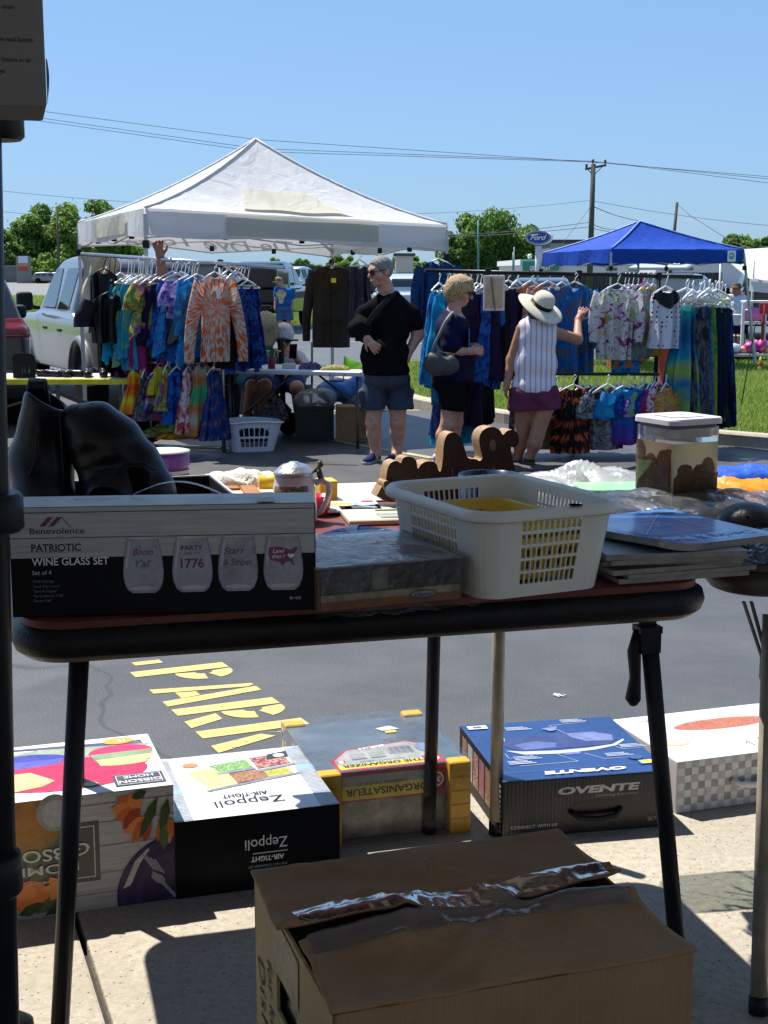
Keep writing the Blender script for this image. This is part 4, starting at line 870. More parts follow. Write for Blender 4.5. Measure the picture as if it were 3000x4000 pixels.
for a in(0,3):
 Rm=Matrix.Rotation(a*math.pi/2,4,'Z');mb.poly([Rm@V(-q,-q,.004),Rm@V(q,-q,.004),Rm@V(q,-q,.132),Rm@V(-q,-q,.132)])
 r4=random.Random(20+a);k_=0
 for row in range(5 if a==3 else 4):
  for col in range(6):
   cx_=-q*.86+col*q*.345+r4.uniform(-.004,.004);cz_=.014+row*.0225+r4.uniform(-.005,.005);rr_c=r4.uniform(.016,.021)
   if row==(4 if a==3 else 3)and r4.random()<.4:continue
   for rad,m_ in((rr_c,dkck),(rr_c*.965,ck)):
    k_+=1;mb.mat(m_);mb.poly([Rm@V(max(-q,min(q,cx_+x)),-q-.0006-.00004*k_,max(.005,cz_+y))for x,y in[(x*(1+.07*math.sin(5*y/rad+cx_*300)),y)for x,y in circ(rad,18,0,0,rad*(1.0+.3*math.sin(cx_*200+row)))]])
 mb.mat(crm)
[glow_through(m_)for m_ in(ck,dkck,crm)];mb.build('printed_insert',None,t)
ac=film('clear_acrylic',(1,1,1),.25,.02,.02,3,.0005)
mb=MB(CM);pr=rrect(2*cw,2*cw,.016,5);k=len(pr);mb.add([V(x,y,0)for x,y in pr]+[V(x,y,ch-.012)for x,y in pr],[(i,(i+1)%k,k+(i+1)%k,k+i)for i in range(k)]+[list(range(k))[::-1]],True);mb.build('clear_body',ac,t)
for zz_,hh,ww,m_,nm in((ch-.030,.016,cw-.007,paper('lid_plug',(.60,.60,.58)),'lid_plug'),(ch-.013,.007,cw-.003,mat('grey_gasket',(.10,.095,.09),.5),'gasket'),(ch-.006,.011,cw+.004,paper('lid_white',(.74,.72,.74)),'lid')):
 mb=MB(CM);pr=rrect(2*ww,2*ww,.018,6);k=len(pr);pr2=[(x*.975,y*.975)for x,y in pr];mb.add([V(x,y,zz_)for x,y in pr]+[V(x,y,zz_+hh*.75)for x,y in pr]+[V(x,y,zz_+hh)for x,y in pr2],[(i+r_*k,(i+1)%k+r_*k,k*(r_+1)+(i+1)%k,k*(r_+1)+i)for i in range(k)for r_ in(0,1)]+[list(range(k))[::-1],list(range(2*k,3*k))],False)
 if nm=='lid':
  pr3=rrect(.07,.07,.012,4);mb.mat(paper('lid_button',(.66,.64,.70)));mb.add([V(x,y,zz_+hh+.0012)for x,y in pr3],[list(range(len(pr3)))])
 mb.build(nm,m_,t)if nm!='lid' else mb.build(nm,paper('lid_white',(.74,.72,.74)),t)
 # ================================================================== boxes on the sidewalk
GA=V(-.386,2.413,0);gy=R(18.5);gw,gd,gh=.42,.30,.224;gdir=V(math.cos(gy),math.sin(gy),0)
G0=GA-gdir*gw
t,F_,M=carton('dinnerware_box','large dinnerware box with colourful plates on top and flowers on white planks in front','box',G0,gy,gw,gd,gh,[plank_mat('white_plank_print',(.40,.37,.33),(.56,.53,.49)),WHT,WHT,WHT])
p=F_['front']()
for y in(.030,.068,.120,.165,.200):p.line(0,y,gw,y+.004,.0012,ink((.10,.08,.06)))
brown=ink((.075,.065,.055));ivory=ink((.62,.60,.54))
p.poly([(gw-.43*.6-.055+x,y)for x,y in((0,.058),(.175,.058),(.175,.172),(0,.172))],brown)
lx=gw-.313;p.frame(lx+.008,.066,.159,.098,.0018,ivory)
def disc_print(p,x,y,r,cols,xlim):
 for k_,c in cols:
  p.poly([(min(max(a,.002),xlim),min(max(b,.002),gh-.002))for a,b in circ(r*k_,36,x,y)],c)
disc_print(p,.145-.0,.200,.088,[(1,ink((.10,.11,.04))),(.93,ink((.20,.17,.05))),(.86,ink((.36,.15,.025))),(.62,ink((.44,.19,.03))),(.60,ink((.38,.15,.02))),(.35,ink((.46,.20,.03))),(.33,ink((.40,.16,.025)))],gw-.002)
disc_print(p,.425,.015,.115,[(1,PURP),(.96,ink((.055,.03,.10))),(.85,PURP),(.7,ink((.05,.03,.09))),(.6,PURP)],gw-.002)
p.poly([(gw-.098,.035),(gw-.075,.085),(gw-.05,.108),(gw-.048,.104),(gw-.066,.080),(gw-.084,.040)],ink((.55,.52,.48)))
for i in range(4):p.line(gw-.062+i*.0075,.098-i*.0045,gw-.040+i*.006,.064-i*.003,.003,SILV)
p.poly([(gw-.044,.062),(gw-.024,.049),(gw-.020,.040),(gw-.026,.034),(gw-.036,.038),(gw-.046,.050)],SILV);p.line(gw-.025,.037,gw-.002,.006,.006,SILV)
def petal(p,x,y,l,wd,a,c):ca,sa=math.cos(R(a)),math.sin(R(a));p.poly([(min(gw-.002,x+u*ca-v*sa),min(gh-.002,y+u*sa+v*ca))for u,v in((0,0),(l*.35,wd),(l*.75,wd*.8),(l,0),(l*.7,-wd*.8),(l*.3,-wd))],c)
o1,o2,o3=ink((.62,.13,.02)),ink((.75,.24,.05)),ink((.45,.06,.02));lf,lf2=ink((.045,.07,.02)),ink((.10,.14,.05))
for a,l,c in((150,.05,o1),(175,.055,o2),(200,.05,o1),(228,.05,o3),(125,.035,o2)):petal(p,gw-.062,.187,l,.013,a,c)
for a,l,c in((215,.052,o2),(240,.058,o1),(262,.05,o3)):petal(p,gw-.05,.170,l,.011,a,c)
for a,l,c in((250,.05,o1),(275,.055,o2),(292,.045,o1)):petal(p,gw-.016,.165,l,.009,a,c)
for x,y,l,a in((gw-.03,.205,.085,245),(gw-.012,.20,.07,258),(gw-.02,.15,.05,268),(gw-.05,.218,.03,200)):petal(p,x,y,l,.009,a,lf if a<260 else lf2)
p.ell(.155,.045,.034,.03,ink((.75,.17,.03)));p.ell(.150,.052,.018,.014,ink((.80,.24,.06)))
for x,y,l,a,c in((.150,.078,.055,62,lf2),(.155,.076,.045,20,lf2),(.165,.01,.06,35,lf2),(.18,.004,.07,30,lf),(.135,.012,.05,20,lf)):petal(p,x,y,l,.010,a,c)
for a in(60,120,180,240,300):petal(p,.205,.055,.026,.009,a,o2)
p.ell(gw-.215,.198,.032,.035,ink((.30,.29,.27)));p.ell(gw-.213,.196,.024,.026,ink((.42,.41,.39)));p.line(gw-.19,.205,gw-.165,.224-.002,.010,ink((.28,.27,.25)))
q_=p;p=F_['front_ud']();p.lift=q_.lift;p.mb=q_.mb;X0=gw-(lx+.167);p.text('GIBSON',X0+.010,gh-.140+.004,.032,ivory,.150,.012,arc=-.006);p.text('HOME',X0+.030,gh-.106+.006,.024,ivory,.112,.012);p.text('Since 1970',X0+.09,gh-.085+.014,.008,ivory);p.build('printed_front',t)
p=F_['top']();red1,red2=ink((.50,.015,.07)),ink((.62,.03,.10));bl=ink((.05,.045,.30));bl2=ink((.10,.10,.42));gr=ink((.22,.32,.17));pch=ink((.85,.52,.24));pk=ink((.75,.16,.20))
p.poly([(.05,.225),(.20,.265),(.38,.270),(.415,.235),(.30,.20),(.10,.2)],ink((.30,.34,.24)));[p.line(.06+.03*i,.285-.004*i,.40,.262-.006*i,.004,ink((.08,.07,.16)))for i in range(4)]
p.ell(.235,.115,.155,.085,red1,36);p.ell(.235,.115,.115,.060,red2,36);p.ell(.235,.115,.108,.055,red1,36)
p.ell(.165,.205,.085,.036,bl,28);p.poly([(.085,.195),(.245,.205),(.23,.175),(.15,.165),(.10,.178)],bl2);p.ell(.09,.235,.055,.03,pk);p.poly([(.05,.2),(.12,.18),(.14,.155),(.06,.14)],pk)
p.ell(.352,.205,.062,.040,red2,28);p.poly([(.292,.20),(.412,.205),(.408,.175),(.298,.165)],gr);p.poly([(.300,.168),(.410,.178),(.402,.150),(.37,.138),(.305,.135)],pch);p.ell(.352,.140,.045,.012,ink((.75,.42,.18)))
p.poly([(.085,.135),(.175,.140),(.215,.085),(.19,.06),(.12,.045),(.10,.06)],pch);p.poly([(.11,.055),(.21,.086),(.19,.06),(.13,.044)],ink((.75,.42,.18)));p.poly([(.05,.10),(.10,.07),(.12,.04),(.05,.03)],bl2)
p.poly([(.318,.018),(.410,.018),(.410,.075),(.318,.075)],ink((.06,.06,.065)));p.frame(.323,.023,.082,.047,.0012,INW);p.ell(.355,.268,.030,.019,ink((.85,.42,.05)));p.ell(.355,.268,.027,.0165,ink((.82,.34,.04)));p.ell(.275,.045,.014,.011,ink((.18,.72,.15)))
q_=p;p=F_['top_ud']();p.lift=q_.lift;p.mb=q_.mb;p.text('GIBSON',gw-.404,gd-.043,.019,INW,.078,.012);p.text('HOME',gw-.392,gd-.064,.016,INW,.055,.012);p.text('12',gw-.368,gd-.275,.018,INW,bold=.02);p.text('Vibes',gw-.145,gd-.016,.014,ink((.55,.05,.04)),shear=.3);p.text('multicolor dinnerware set',gw-.2,gd-.034,.007,ink((.10,.2,.3)));p.build('printed_top',t)
ZA=V(-.386,2.408,0);zy=R(17);zw,zd,zh=.316,.342,.152
t,F_,M=carton('container_set_box','black box with a white striped-edge top showing food containers, second from the left','box',ZA,zy,zw,zd,zh,[BKC,WHT,paper('navy_side',(.02,.035,.075)),BKC])
p=F_['front_ud']();p.text('Zeppoli',.103,.052,.030,INW,.082,0);p.line(.103,.080,.170,.080,.0016,INW);p.text('AIR-TIGHT',.110,.0865,.0135,INW,.064,.03);p.text('FIVE PIECE CONTAINER SET',.105,.1035,.0065,ink((.40,.40,.38)),.075);p.build('printed_front',t)
p=F_['top']();dg=ink((.20,.22,.24));
for sx0_,sx1_ in((.002,.036),(zw-.036,zw-.002)):
 p.rect(sx0_,.002,sx1_-sx0_,zd-.004,ink((.42,.45,.48)));
 for i in range(46):y=.004+i*(zd-.012)/46;p.mb.mat(dg).poly([p.pt(sx0_,y),p.pt(sx1_,y+.001),p.pt(sx1_,y+.0042),p.pt(sx0_,y+.0032)])
 p.up()
for x0_,c in((.04,(.80,.82,.84)),):p.rect(.0,.14,.037,.022,SKYI)
p.rect(zw-.037,.20,.037,.022,SKYI)
def food(name,cols,sc,st=(1,1,1)):
 t=NT(name);co=t.coord('Object',st);vor=t.n('TexVoronoi');vor.inputs['Scale'].default_value=sc;t.l(co,vor.inputs['Vector']);t.set(.35,0,t.ramp(vor.outputs['Color'],[(i/(len(cols)-1),c)for i,c in enumerate(cols)]),.4);return t.m
past=food('pasta_print',[(.65,.50,.15),(.78,.66,.30),(.55,.38,.10)],60,(10,.6,1));sal=food('salad_print',[(.06,.16,.03),(.20,.36,.10),(.40,.52,.30)],300);nuts=food('nuts_print',[(.10,.04,.02),(.30,.14,.06),(.45,.25,.14)],260);fruit=food('berries_print',[(.40,.03,.04),(.15,.03,.03),(.55,.30,.22),(.25,.08,.1)],200);cand=food('candy_print',[(.6,.05,.05),(.7,.5,.05),(.1,.35,.08),(.6,.2,.03)],320)
lidc=ink((.22,.24,.30))
fy=lambda y:.142+(y-.098)*.80
for pts,m_ in(([(.062,.225),(.138,.255),(.150,.118),(.095,.098)],past),([(.112,.262),(.190,.282),(.197,.218),(.125,.206)],sal),([(.20,.288),(.27,.305),(.276,.225),(.205,.205)],fruit),([(.142,.19),(.212,.200),(.216,.138),(.150,.120)],nuts),([(.212,.185),(.262,.195),(.270,.145),(.218,.138)],cand)):p.poly([(x,fy(y))for x,y in pts],m_)
for a in((.085,.088,.158,.112),(.150,.108,.218,.132),(.205,.125,.285,.148),(.202,.190,.282,.214),(.12,.196,.2,.21)):p.line(a[0],fy(a[1]),a[2],fy(a[3]),.010,lidc)
p.poly([(.232,.272),(.280,.282),(.282,.315),(.240,.304)],ink((.03,.03,.035)));p.ell(.262,.293,.012,.010,INW);p.ell(.075,.285,.016,.013,ink((.85,.22,.08)));q_=p;p=F_['top_ud']();p.lift=q_.lift;p.mb=q_.mb;p.text('Zeppoli',.095,zd-.075,.046,BK,.135,0);p.line(.095,zd-.033-.046*.0,.208,zd-.033,.0018,BK);p.text('AIR-TIGHT',.120,zd-.104,.024,BK,.09,.025);p.text('FIVE PIECE CONTAINER SET',.11,zd-.122,.011,SILV,.12)
p.text('1 TALL CONTAINER, 1 MEDIUM CONTAINER',.07,.018,.009,SILV,.19);p.text('2 SHORT CONTAINERS, 1 MINI CONTAINER',.07,.006,.009,SILV,.19);p.build('printed_top',t)
OA=V(-.135,2.662,0);oy=R(16.2);ow,od,oh=.322,.315,.148
STL=mat('dark_plastic_sheet',(.10,.13,.165),.3,0,.35,7,.3,60);STF=NT('smoke_drawers');co=STF.coord();f=STF.noise(co,28,4,.7);STF.set(.28,.2,STF.ramp(f,[(.35,(.10,.10,.09)),(.7,(.26,.26,.22))]),.5);YPL=mat('yellow_frame_plastic',(.78,.42,.02),.35,0,.08,10,.05)
t,F_,M=carton('parts_organizer','shrink-wrapped parts cabinet with yellow end frames and a red and yellow label','organizer',OA,oy,ow,od,oh,[STF.m,STL,STL,STL],.004)
for x in(.0225,ow-.0225):
 for y,nm in((-.006,'front'),(od+.004,'back')):
  mb=MB(M);mb.rbox((x,y,oh/2+.001),(.047,.034,oh+.010),.007,3);[mb.box((x,y-.017,z),(.040,.004,.003))for z in(.03,.06,.09,.12)];mb.box((x+.004,y-.0185,.028),(.004,.003,.006));mb.box((x+.004,y-.0185,.12),(.004,.003,.006));mb.build('end_frame',YPL,t)
p=F_['front']();p.lift=.0025;rd=ink((.45,.02,.045));yl=ink((.75,.58,.03));gy_=ink((.36,.37,.34));p.rect(.048,.082,.226,.062,rd);p.rect(.052,.112,.18,.026,gy_);p.rect(.052,.087,.185,.030,yl);p.rect(.236,.092,.036,.044,ink((.28,.02,.03)));p.ell(.254,.114,.015,.016,INW);p.ell(.254,.114,.012,.013,ink((.38,.10,.08)));p.line(.246,.108,.262,.12,.003,INW);p.line(.25,.12,.26,.108,.003,INW);q_=p;p=F_['front_ud']();p.lift=q_.lift;p.mb=q_.mb;p.text('ORGANISATEUR',ow-.236,oh-.112+.002,.021,BK,.178,.025);p.text('CABINET DE PIECES',ow-.19,oh-.133+.010,.009,BK,.11);p.build('front_label',t)
p=F_['top']();p.poly([(.046,.003),(.276,.003),(.276,.11),(.23,.15),(.09,.125),(.045,.065)],rd);p.poly([(.052,.03),(.272,.03),(.272,.108),(.228,.145),(.092,.120),(.053,.066)],gy_);p.rect(.052,.012,.182,.024,yl);p.rect(.236,.012,.038,.036,rd);p.ell(.255,.03,.015,.014,INW);p.rect(.055,.05,.004,.012,RED);p.rect(.059,.05,.010,.012,INW);p.rect(.069,.05,.004,.012,RED);p.poly([(.12,.118),(.178,.128),(.178,.138),(.12,.126)],INW);p.text('HE T',.126,.119,.011,RED,.044,.02,rot=.12)
p.rect(.175,.075,.055,.045,ink((.30,.30,.33)));[p.rect(.18+.013*i,.08+.012*j,.01,.008,ink((.16,.15,.2)))for i in range(4)for j in range(3)];[p.rect(.09+.042*i,.062,.032,.032,ink((.26,.27,.27)))for i in range(2)];p.ell(.255,.1,.016,.025,ink((.20,.26,.42)));p.poly([(.19,.24),(.225,.25),(.24,.225),(.20,.222)],INW);p.rect(.205,.205,.025,.014,yl);q_=p;p=F_['top_ud']();p.lift=q_.lift;p.mb=q_.mb;p.text('THE ORGANIZER',ow-.232,od-.033,.018,BK,.172,.025);p.text('SMALL PARTS CABINET',ow-.2,od-.052+.004,.008,BK,.1);p.build('printed_top',t)
mb=MB(M);mb.smooth=True;sh_=film('shrink_film',(.98,.99,1),.22,.015,.08,9,.008)
mb.grid(lambda u,v:V(-.003+(ow+.006)*u,-.026+(od+.048)*v,oh+.0085+.0015*math.sin(30*u+8*v)*math.sin(17*v)),30,30);mb.grid(lambda u,v:V(-.003+(ow+.006)*u,-.0275-.0015*math.sin(26*u+6*v),.002+(oh+.0065)*v),30,14);mb.grid(lambda u,v:V(-.0035,-.026+(od+.048)*u,.002+(oh+.0065)*v),20,10);mb.build('shrink_wrap',sh_,t)
VA=V(.243,2.686,0);vy=R(11);vw,vd,vh=.362,.365,.124
def bluetop():
 t=NT('navy_quilt_print');co=t.coord('Object',(1,1,1),(0,0,.6));br=t.n('TexChecker');br.inputs['Scale'].default_value=70;t.l(co,br.inputs['Vector']);n=t.noise(co,5,4);c=t.ramp(n,[(.3,(.010,.032,.12)),(.7,(.022,.06,.20))]);t.set(.25,0,t.mix(t.math('MULTIPLY',br.outputs['Fac'],.22),c,(.03,.07,.20)),.6);return t.m
def corr():
 t=NT('black_corrugated');co=t.coord('Object',(1,1,.06));f=t.noise(co,46,4,.7);g=t.n('TexWave');g.inputs['Scale'].default_value=38;t.l(t.coord('Object',(1,1,0)),g.inputs['Vector']);t.set(.36,0,t.ramp(f,[(.3,(.010,.010,.011)),(.75,(.032,.033,.036))]),.5);t.bump(t.math('ADD',f,t.math('MULTIPLY',g.outputs['Fac'],.35)),.35,.004);return t.m
CRG=corr()
t,F_,M=carton('skillet_box','black and navy electric skillet box with a carry handle, its top sunlit blue','box',VA,vy,vw,vd,vh,[CRG,bluetop(),BKC,CRG],.004)
p=F_['front']();sil=ink((.50,.50,.50));p.text('OVENTE',.118,.088,.0205,sil,.178,.045,.12);p.text('Defining Kitchens',.20,.078,.007,ink((.30,.30,.30)),.09,0,.3);p.text('CONNECT WITH US',.018,.020,.0095,sil,.100,.01);p.text('www.ovente.com | 855.926.2626',.018,.009,.006,ink((.25,.25,.25)),.1);p.text('SKT',.315,.016,.012,ink((.35,.35,.35)),.02,.01);p.poly([(.145,.035),(.255,.035),(.262,.05),(.25,.068),(.20,.072),(.155,.066),(.138,.05)],ink((.004,.004,.005)));p.build('printed_front',t)
mb=MB(M);mb.tube([V(.145,-.001,.050),V(.16,-.014,.040),(.20,-.018,.037),(.24,-.014,.040),(.255,-.001,.050)],.0055,10);mb.build('handle',mat('black_plastic',(.010,.010,.011),.3),t)
p=F_['top']();ppl=ink((.16,.18,.38));p.poly([(.075,.255),(.16,.262),(.25,.268),(.31,.25),(.325,.21),(.29,.175),(.09,.168),(.06,.205)],ink((.035,.05,.15)));p.poly([(.085,.21),(.14,.225),(.18,.205),(.17,.18),(.1,.176)],ink((.10,.13,.30)));p.poly([(.22,.262),(.285,.262),(.32,.235),(.31,.2),(.25,.205),(.225,.235)],ppl)
p.poly([(.055,.178),(.09,.166),(.17,.158),(.24,.162),(.30,.175),(.335,.205),(.335,.196),(.305,.166),(.25,.148),(.17,.138),(.09,.146)],ink((.45,.50,.62)));p.poly([(.17,.141),(.215,.143),(.21,.13),(.175,.128)],ppl);lw2=ink((.42,.47,.56))
for a in((.05,.16,.05,.13),(.05,.13,.10,.13),(.16,.135,.19,.085),(.19,.085,.06,.08),(.22,.13,.25,.09),(.25,.09,.33,.09),(.30,.16,.31,.14),(.31,.14,.355,.142),(.22,.26,.2,.32),(.2,.32,.29,.33),(.075,.258,.07,.235)):p.line(*a,.0014,lw2)
for x,y,n_ in((.095,.305,3),(.235,.335,3),(.31,.148,3),(.26,.1,3),(.04,.09,3),(.06,.115,3)):[p.rect(x,y+.0075*i,.06-.008*i,.0035,lw2)for i in range(n_)]
p.rect(.012,.325,.045,.022,INW);p.rect(.024,.329,.02,.014,ink((.10,.12,.18)));p.poly([(.175,.30),(.215,.31),(.205,.285),(.19,.28)],ink((.20,.24,.38)));p.ell(.318,.085,.016,.014,ink((.05,.08,.22)));p.rect(.315,.042,.034,.022,ink((.20,.35,.50)));p.rect(.320,.045,.024,.016,YELI);p.line(.02,.043,.35,.05,.001,ink((.08,.12,.3)));q_=p;p=F_['top_ud']();p.lift=q_.lift;p.mb=q_.mb;p.text('OVENTE',vw-.275,vd-.034,.022,INW,.18,.045,.12);p.build('printed_top',t)
p=F_['left']();[p.rect(.03+.05*i,.03,.042,.08,c)for i,c in enumerate((nuts,ink((.45,.40,.38)),fruit,ink((.30,.10,.12)),nuts))];[p.rect(.30+(i%3)*.02,.008+(i//3)*.011,.014,.006,INW)for i in range(30)];p.build('printed_side',t)
CA=V(.628,2.822,0);cy=R(18.5);cw_,cd_,ch_=.40,.30,.117
def check():
 t=NT('grey_check_print');co=t.coord('Object',(1,1,1),(0,0,-cy));br=t.n('TexChecker');br.inputs['Scale'].default_value=47;br.inputs['Color1'].default_value=(.40,.385,.37,1);br.inputs['Color2'].default_value=(.60,.59,.57,1);t.l(co,br.inputs['Vector']);t.set(.35,0,br.outputs['Color'],.4);return t.m
t,F_,M=carton('baking_dish_box','white box with grey checked front and a baking dish picture on top','box',CA,cy,cw_,cd_,ch_,[WHT,WHT,paper('pinkish_side',(.66,.60,.60)),WHT])
p=F_['front']();s_=.0165;k=0
cA,cB=ink((.34,.325,.305)),ink((.53,.515,.49))
for i in range(int(cw_/s_)):
 for j in range(int(ch_/s_)):
  if(i+j)%2==0:p.mb.mat(cA if j%2 else cB).poly([p.pt(.003+i*s_+a*s_,.001+j*s_+b*s_)for a,b in((0,0),(1,0),(1,1),(0,1))])
p.up();p.build('checks',t)
mb=MB(M);mb.tube([V(.135,-.001,.062),V(.15,-.012,.052),(.20,-.018,.048),(.25,-.012,.052),(.265,-.001,.062)],.007,10);mb.build('handle',mat('white_plastic',(.70,.70,.68),.3),t)
p=F_['top']();chili=food('baked_pasta_print',[(.30,.08,.04),(.48,.17,.08),(.20,.05,.03)],260);p.poly([(.0,.12),(.11,.235),(.3,.29),(.395,.295),(.395,.2),(.2,.13)],ink((.55,.50,.50)));p.ell(.23,.20,.165,.058,ink((.64,.64,.68)),32);p.ell(.23,.197,.135,.042,ink((.50,.49,.50)),32);p.ell(.23,.194,.125,.034,chili,32);p.ell(.06,.105,.03,.018,ink((.62,.42,.26)));p.ell(.06,.108,.022,.012,ink((.72,.55,.38)));[p.line(.03+.012*i,.25+.002*i,.07+.012*i,.28,.002,ink((.42,.30,.25)))for i in range(6)];p.ell(.08,.21,.025,.012,ink((.70,.55,.50)));p.line(.15,.065,.215,.07,.003,GRYK);p.ell(.31,.135,.012,.010,YELI)
def scrib(p,pts,wd,m):
 for a,b in zip(pts[:-1],pts[1:]):p.mb.mat(m);p.line(a[0],a[1],b[0],b[1],wd,m)
scrib(p,[(.20+.02*math.sin(t_*1.3)*.4+.012*t_*.55,.045+.016*math.sin(t_*2.1)+.003*t_)for t_ in[i*.35 for i in range(34)]],.0014,BK);p.build('printed_top',t)
# ================================================================== big cardboard box in front
KA=V(-.055,1.384,0);ky=R(18.5);kw,kd,kh=.445,.375,.355
def kraft(name,a,b):
 t=NT(name);co=t.coord('Object');f=t.noise(co,5,5,.6);g=t.noise(t.coord('Object',(60,60,2)),3,2);wv=t.noise(co,40,5,.7)
 c=t.ramp(f,[(.3,a),(.7,b)]);c=t.mix(t.ramp(wv,[(.55,(0,0,0)),(.8,(.35,.35,.35))]),c,tuple(x*.6 for x in a));t.set(.8,0,c,.25);t.bump(t.math('ADD',f,t.math('MULTIPLY',g,.4)),.5,.014);return t.m
KR=kraft('kraft_cardboard',(.33,.185,.088),(.46,.28,.145));KR_LIT=kraft('kraft_cardboard_lit',(.46,.30,.13),(.60,.42,.20))  # second board tone has the yellowish light on the left wall painted in
t=thing('cardboard_box','large battered brown cardboard box with taped half-open flaps, on the sidewalk in front','box',(KA.x,KA.y,0));M=frame((KA.x,KA.y,0),ky)
mb=MB(M);th=.004
mb.mat(KR).box((kw/2,th/2,kh/2),(kw,th,kh)).box((kw/2,kd-th/2,kh/2),(kw,th,kh)).box((kw-th/2,kd/2,kh/2),(th,kd-2*th,kh));mb.box((kw/2,kd/2,.004),(kw-.01,kd-.01,.006))
hx0,hx1,hz0,hz1=.155,.255,.225,.275
mb.mat(KR_LIT)
for y0,y1,z0,z1 in((0,hx0,0,kh),(hx1,kd,0,kh),(hx0,hx1,0,hz0),(hx0,hx1,hz1,kh)):mb.box((th/2,(y0+y1)/2,(z0+z1)/2),(th,y1-y0,z1-z0))
mb.build('walls',None,t);mb=MB(M);mb.rbox((.055,(hx0+hx1)/2,(hz0+hz1)/2),(.09,.16,.10),.01);mb.build('hole_dark_fill',mat('hole_shade_black',(.010,.013,.018),.25,0,.3,30,.6,60),t)  # dark block added behind the hand hole in place of the shaded inside
p=Pan(M@V(0,kd,0),M.to_3x3()@V(0,-1,0),V(0,0,1));p.lift=.0015;pen=ink((.06,.045,.03),.8)
p.text('Dishes',.02,.25,.05,pen,shear=.2,rot=-1.35,space=1.1);p.text('for kitchen',.07,.27,.04,pen,shear=.2,rot=-1.4);p.text('and bath',.125,.20,.03,pen,shear=.2,rot=-1.4);p.poly([(kd-hx1+.0-.01,.28),(kd-hx0+.01,.28),(kd-hx0+.012,.345),(kd-hx1-.006,.352)],ink((.52,.38,.22),.8));p.build('handwriting',t)
r5=random.Random(11);creases=[(r5.uniform(0,kw),r5.uniform(0,.2),r5.uniform(-1.2,1.2),r5.uniform(.003,.006))for _ in range(11)]
def crease(x,y):return sum(a*max(0,1-abs((x-cx)*math.sin(an)+(y-cy_)*math.cos(an))/.016)for cx,cy_,an,a in creases)+sum(.0022*math.sin(cx*40+(x*math.cos(an)+y*math.sin(an))*30)for cx,cy_,an,a in creases[:4])
def flap(hinge_y,sgn,L,lift,tilt):
 def fn(u,v):
  x=-.004+(kw+.008)*u+(.012*v*sgn if u<.02 else 0);y=hinge_y+sgn*L*v
  return M@V(x,y,kh+.003+lift(u)*v**1.3+crease(x,v*L)*min(1,v*4+.3)+tilt*v*(u-.5))
 return fn
bk=flap(kd+.002,-1,.188,lambda u:.007+.004*math.cos(4*u),.004);fr=flap(-.003,1,.166,lambda u:.010*math.sin(3*u),-.004)
for fn,nm in((bk,0),(fr,1)):
 mb=MB();mb.smooth=True;mb.grid(fn,44,18);o=mb.build('flap',KR,t);md=o.modifiers.new('thickness','SOLIDIFY');md.thickness=.004;md.offset=0
 mb=MB();mb.smooth=True;f2=lambda u,v:fn(.04+.93*u,.78+.225*v)+V(0,0,.0030+.0006*abs(math.sin(60*u+7*v))+.0004*math.sin(130*u));mb.grid(f2,120,5);mb.build('packing_tape',film('packing_tape',(.96,.92,.88),.26,.24,.20,10,.004),o)
mb=MB(M);mb.rbox((.2,.22,kh-.05),(.12,.08,.05),.004);o=mb.build('wrapped_goods',film('dark_cello',(.25,.25,.27),.5,.05,.06,40,.03),None,(KA.x+.2,KA.y+.2,kh-.07));tag(o,'shiny wrapped goods showing in the gap between the cardboard flaps','goods')
mb=MB(M);mb.box((.2,.22,kh-.055),(.11,.07,.04));mb.mat(BK);o=mb.build('video_case',BKC,None,(KA.x+.2,KA.y+.2,kh-.075));tag(o,'black case inside the half-open cardboard box','case')
mb=MB();c=gnd(2185,2722);[mb.box(c+V(.006*i-.01,.012*(i%2),.004),(.004,.03,.003),(0,0,.6+.2*i))for i in range(4)];mb.box(c+V(0,.012,.004),(.03,.004,.003));tag(mb.build('broken_fork',mat('white_litter',(.8,.8,.78),.4),None,tuple(c)),'tiny broken white plastic fork lying on the asphalt','litter')
# ================================================================== FAR BACKGROUND
GREY_W=mat('weathered_wood_pole',(.10,.09,.08),.85,0,.3,3,.3,20)
def leaf_mat(name,a,b,c):
 t=NT(name);gi=t.n('NewGeometry');col=t.ramp(gi.outputs['Random Per Island'],[(0,a),(.5,b),(1,c)]);t.set(.55,0,col,.3)
 tl=t.n('BsdfTranslucent');t.l(col,tl.inputs[0]);m=t.n('MixShader');m.inputs[0].default_value=.5;t.l(t.b.outputs[0],m.inputs[1]);t.l(tl.outputs[0],m.inputs[2]);t.l(m.outputs[0],t.o.inputs['Surface']);return t.m
LEAFS=[leaf_mat('leaves_mid',(.04,.09,.015),(.15,.27,.05),(.27,.42,.09)),leaf_mat('leaves_deep',(.03,.06,.012),(.11,.20,.04),(.21,.33,.08)),leaf_mat('leaves_light',(.06,.12,.02),(.21,.34,.06),(.34,.48,.11))]
BARK=mat('bark',(.09,.07,.05),.9,0,.3,2,.5,12)
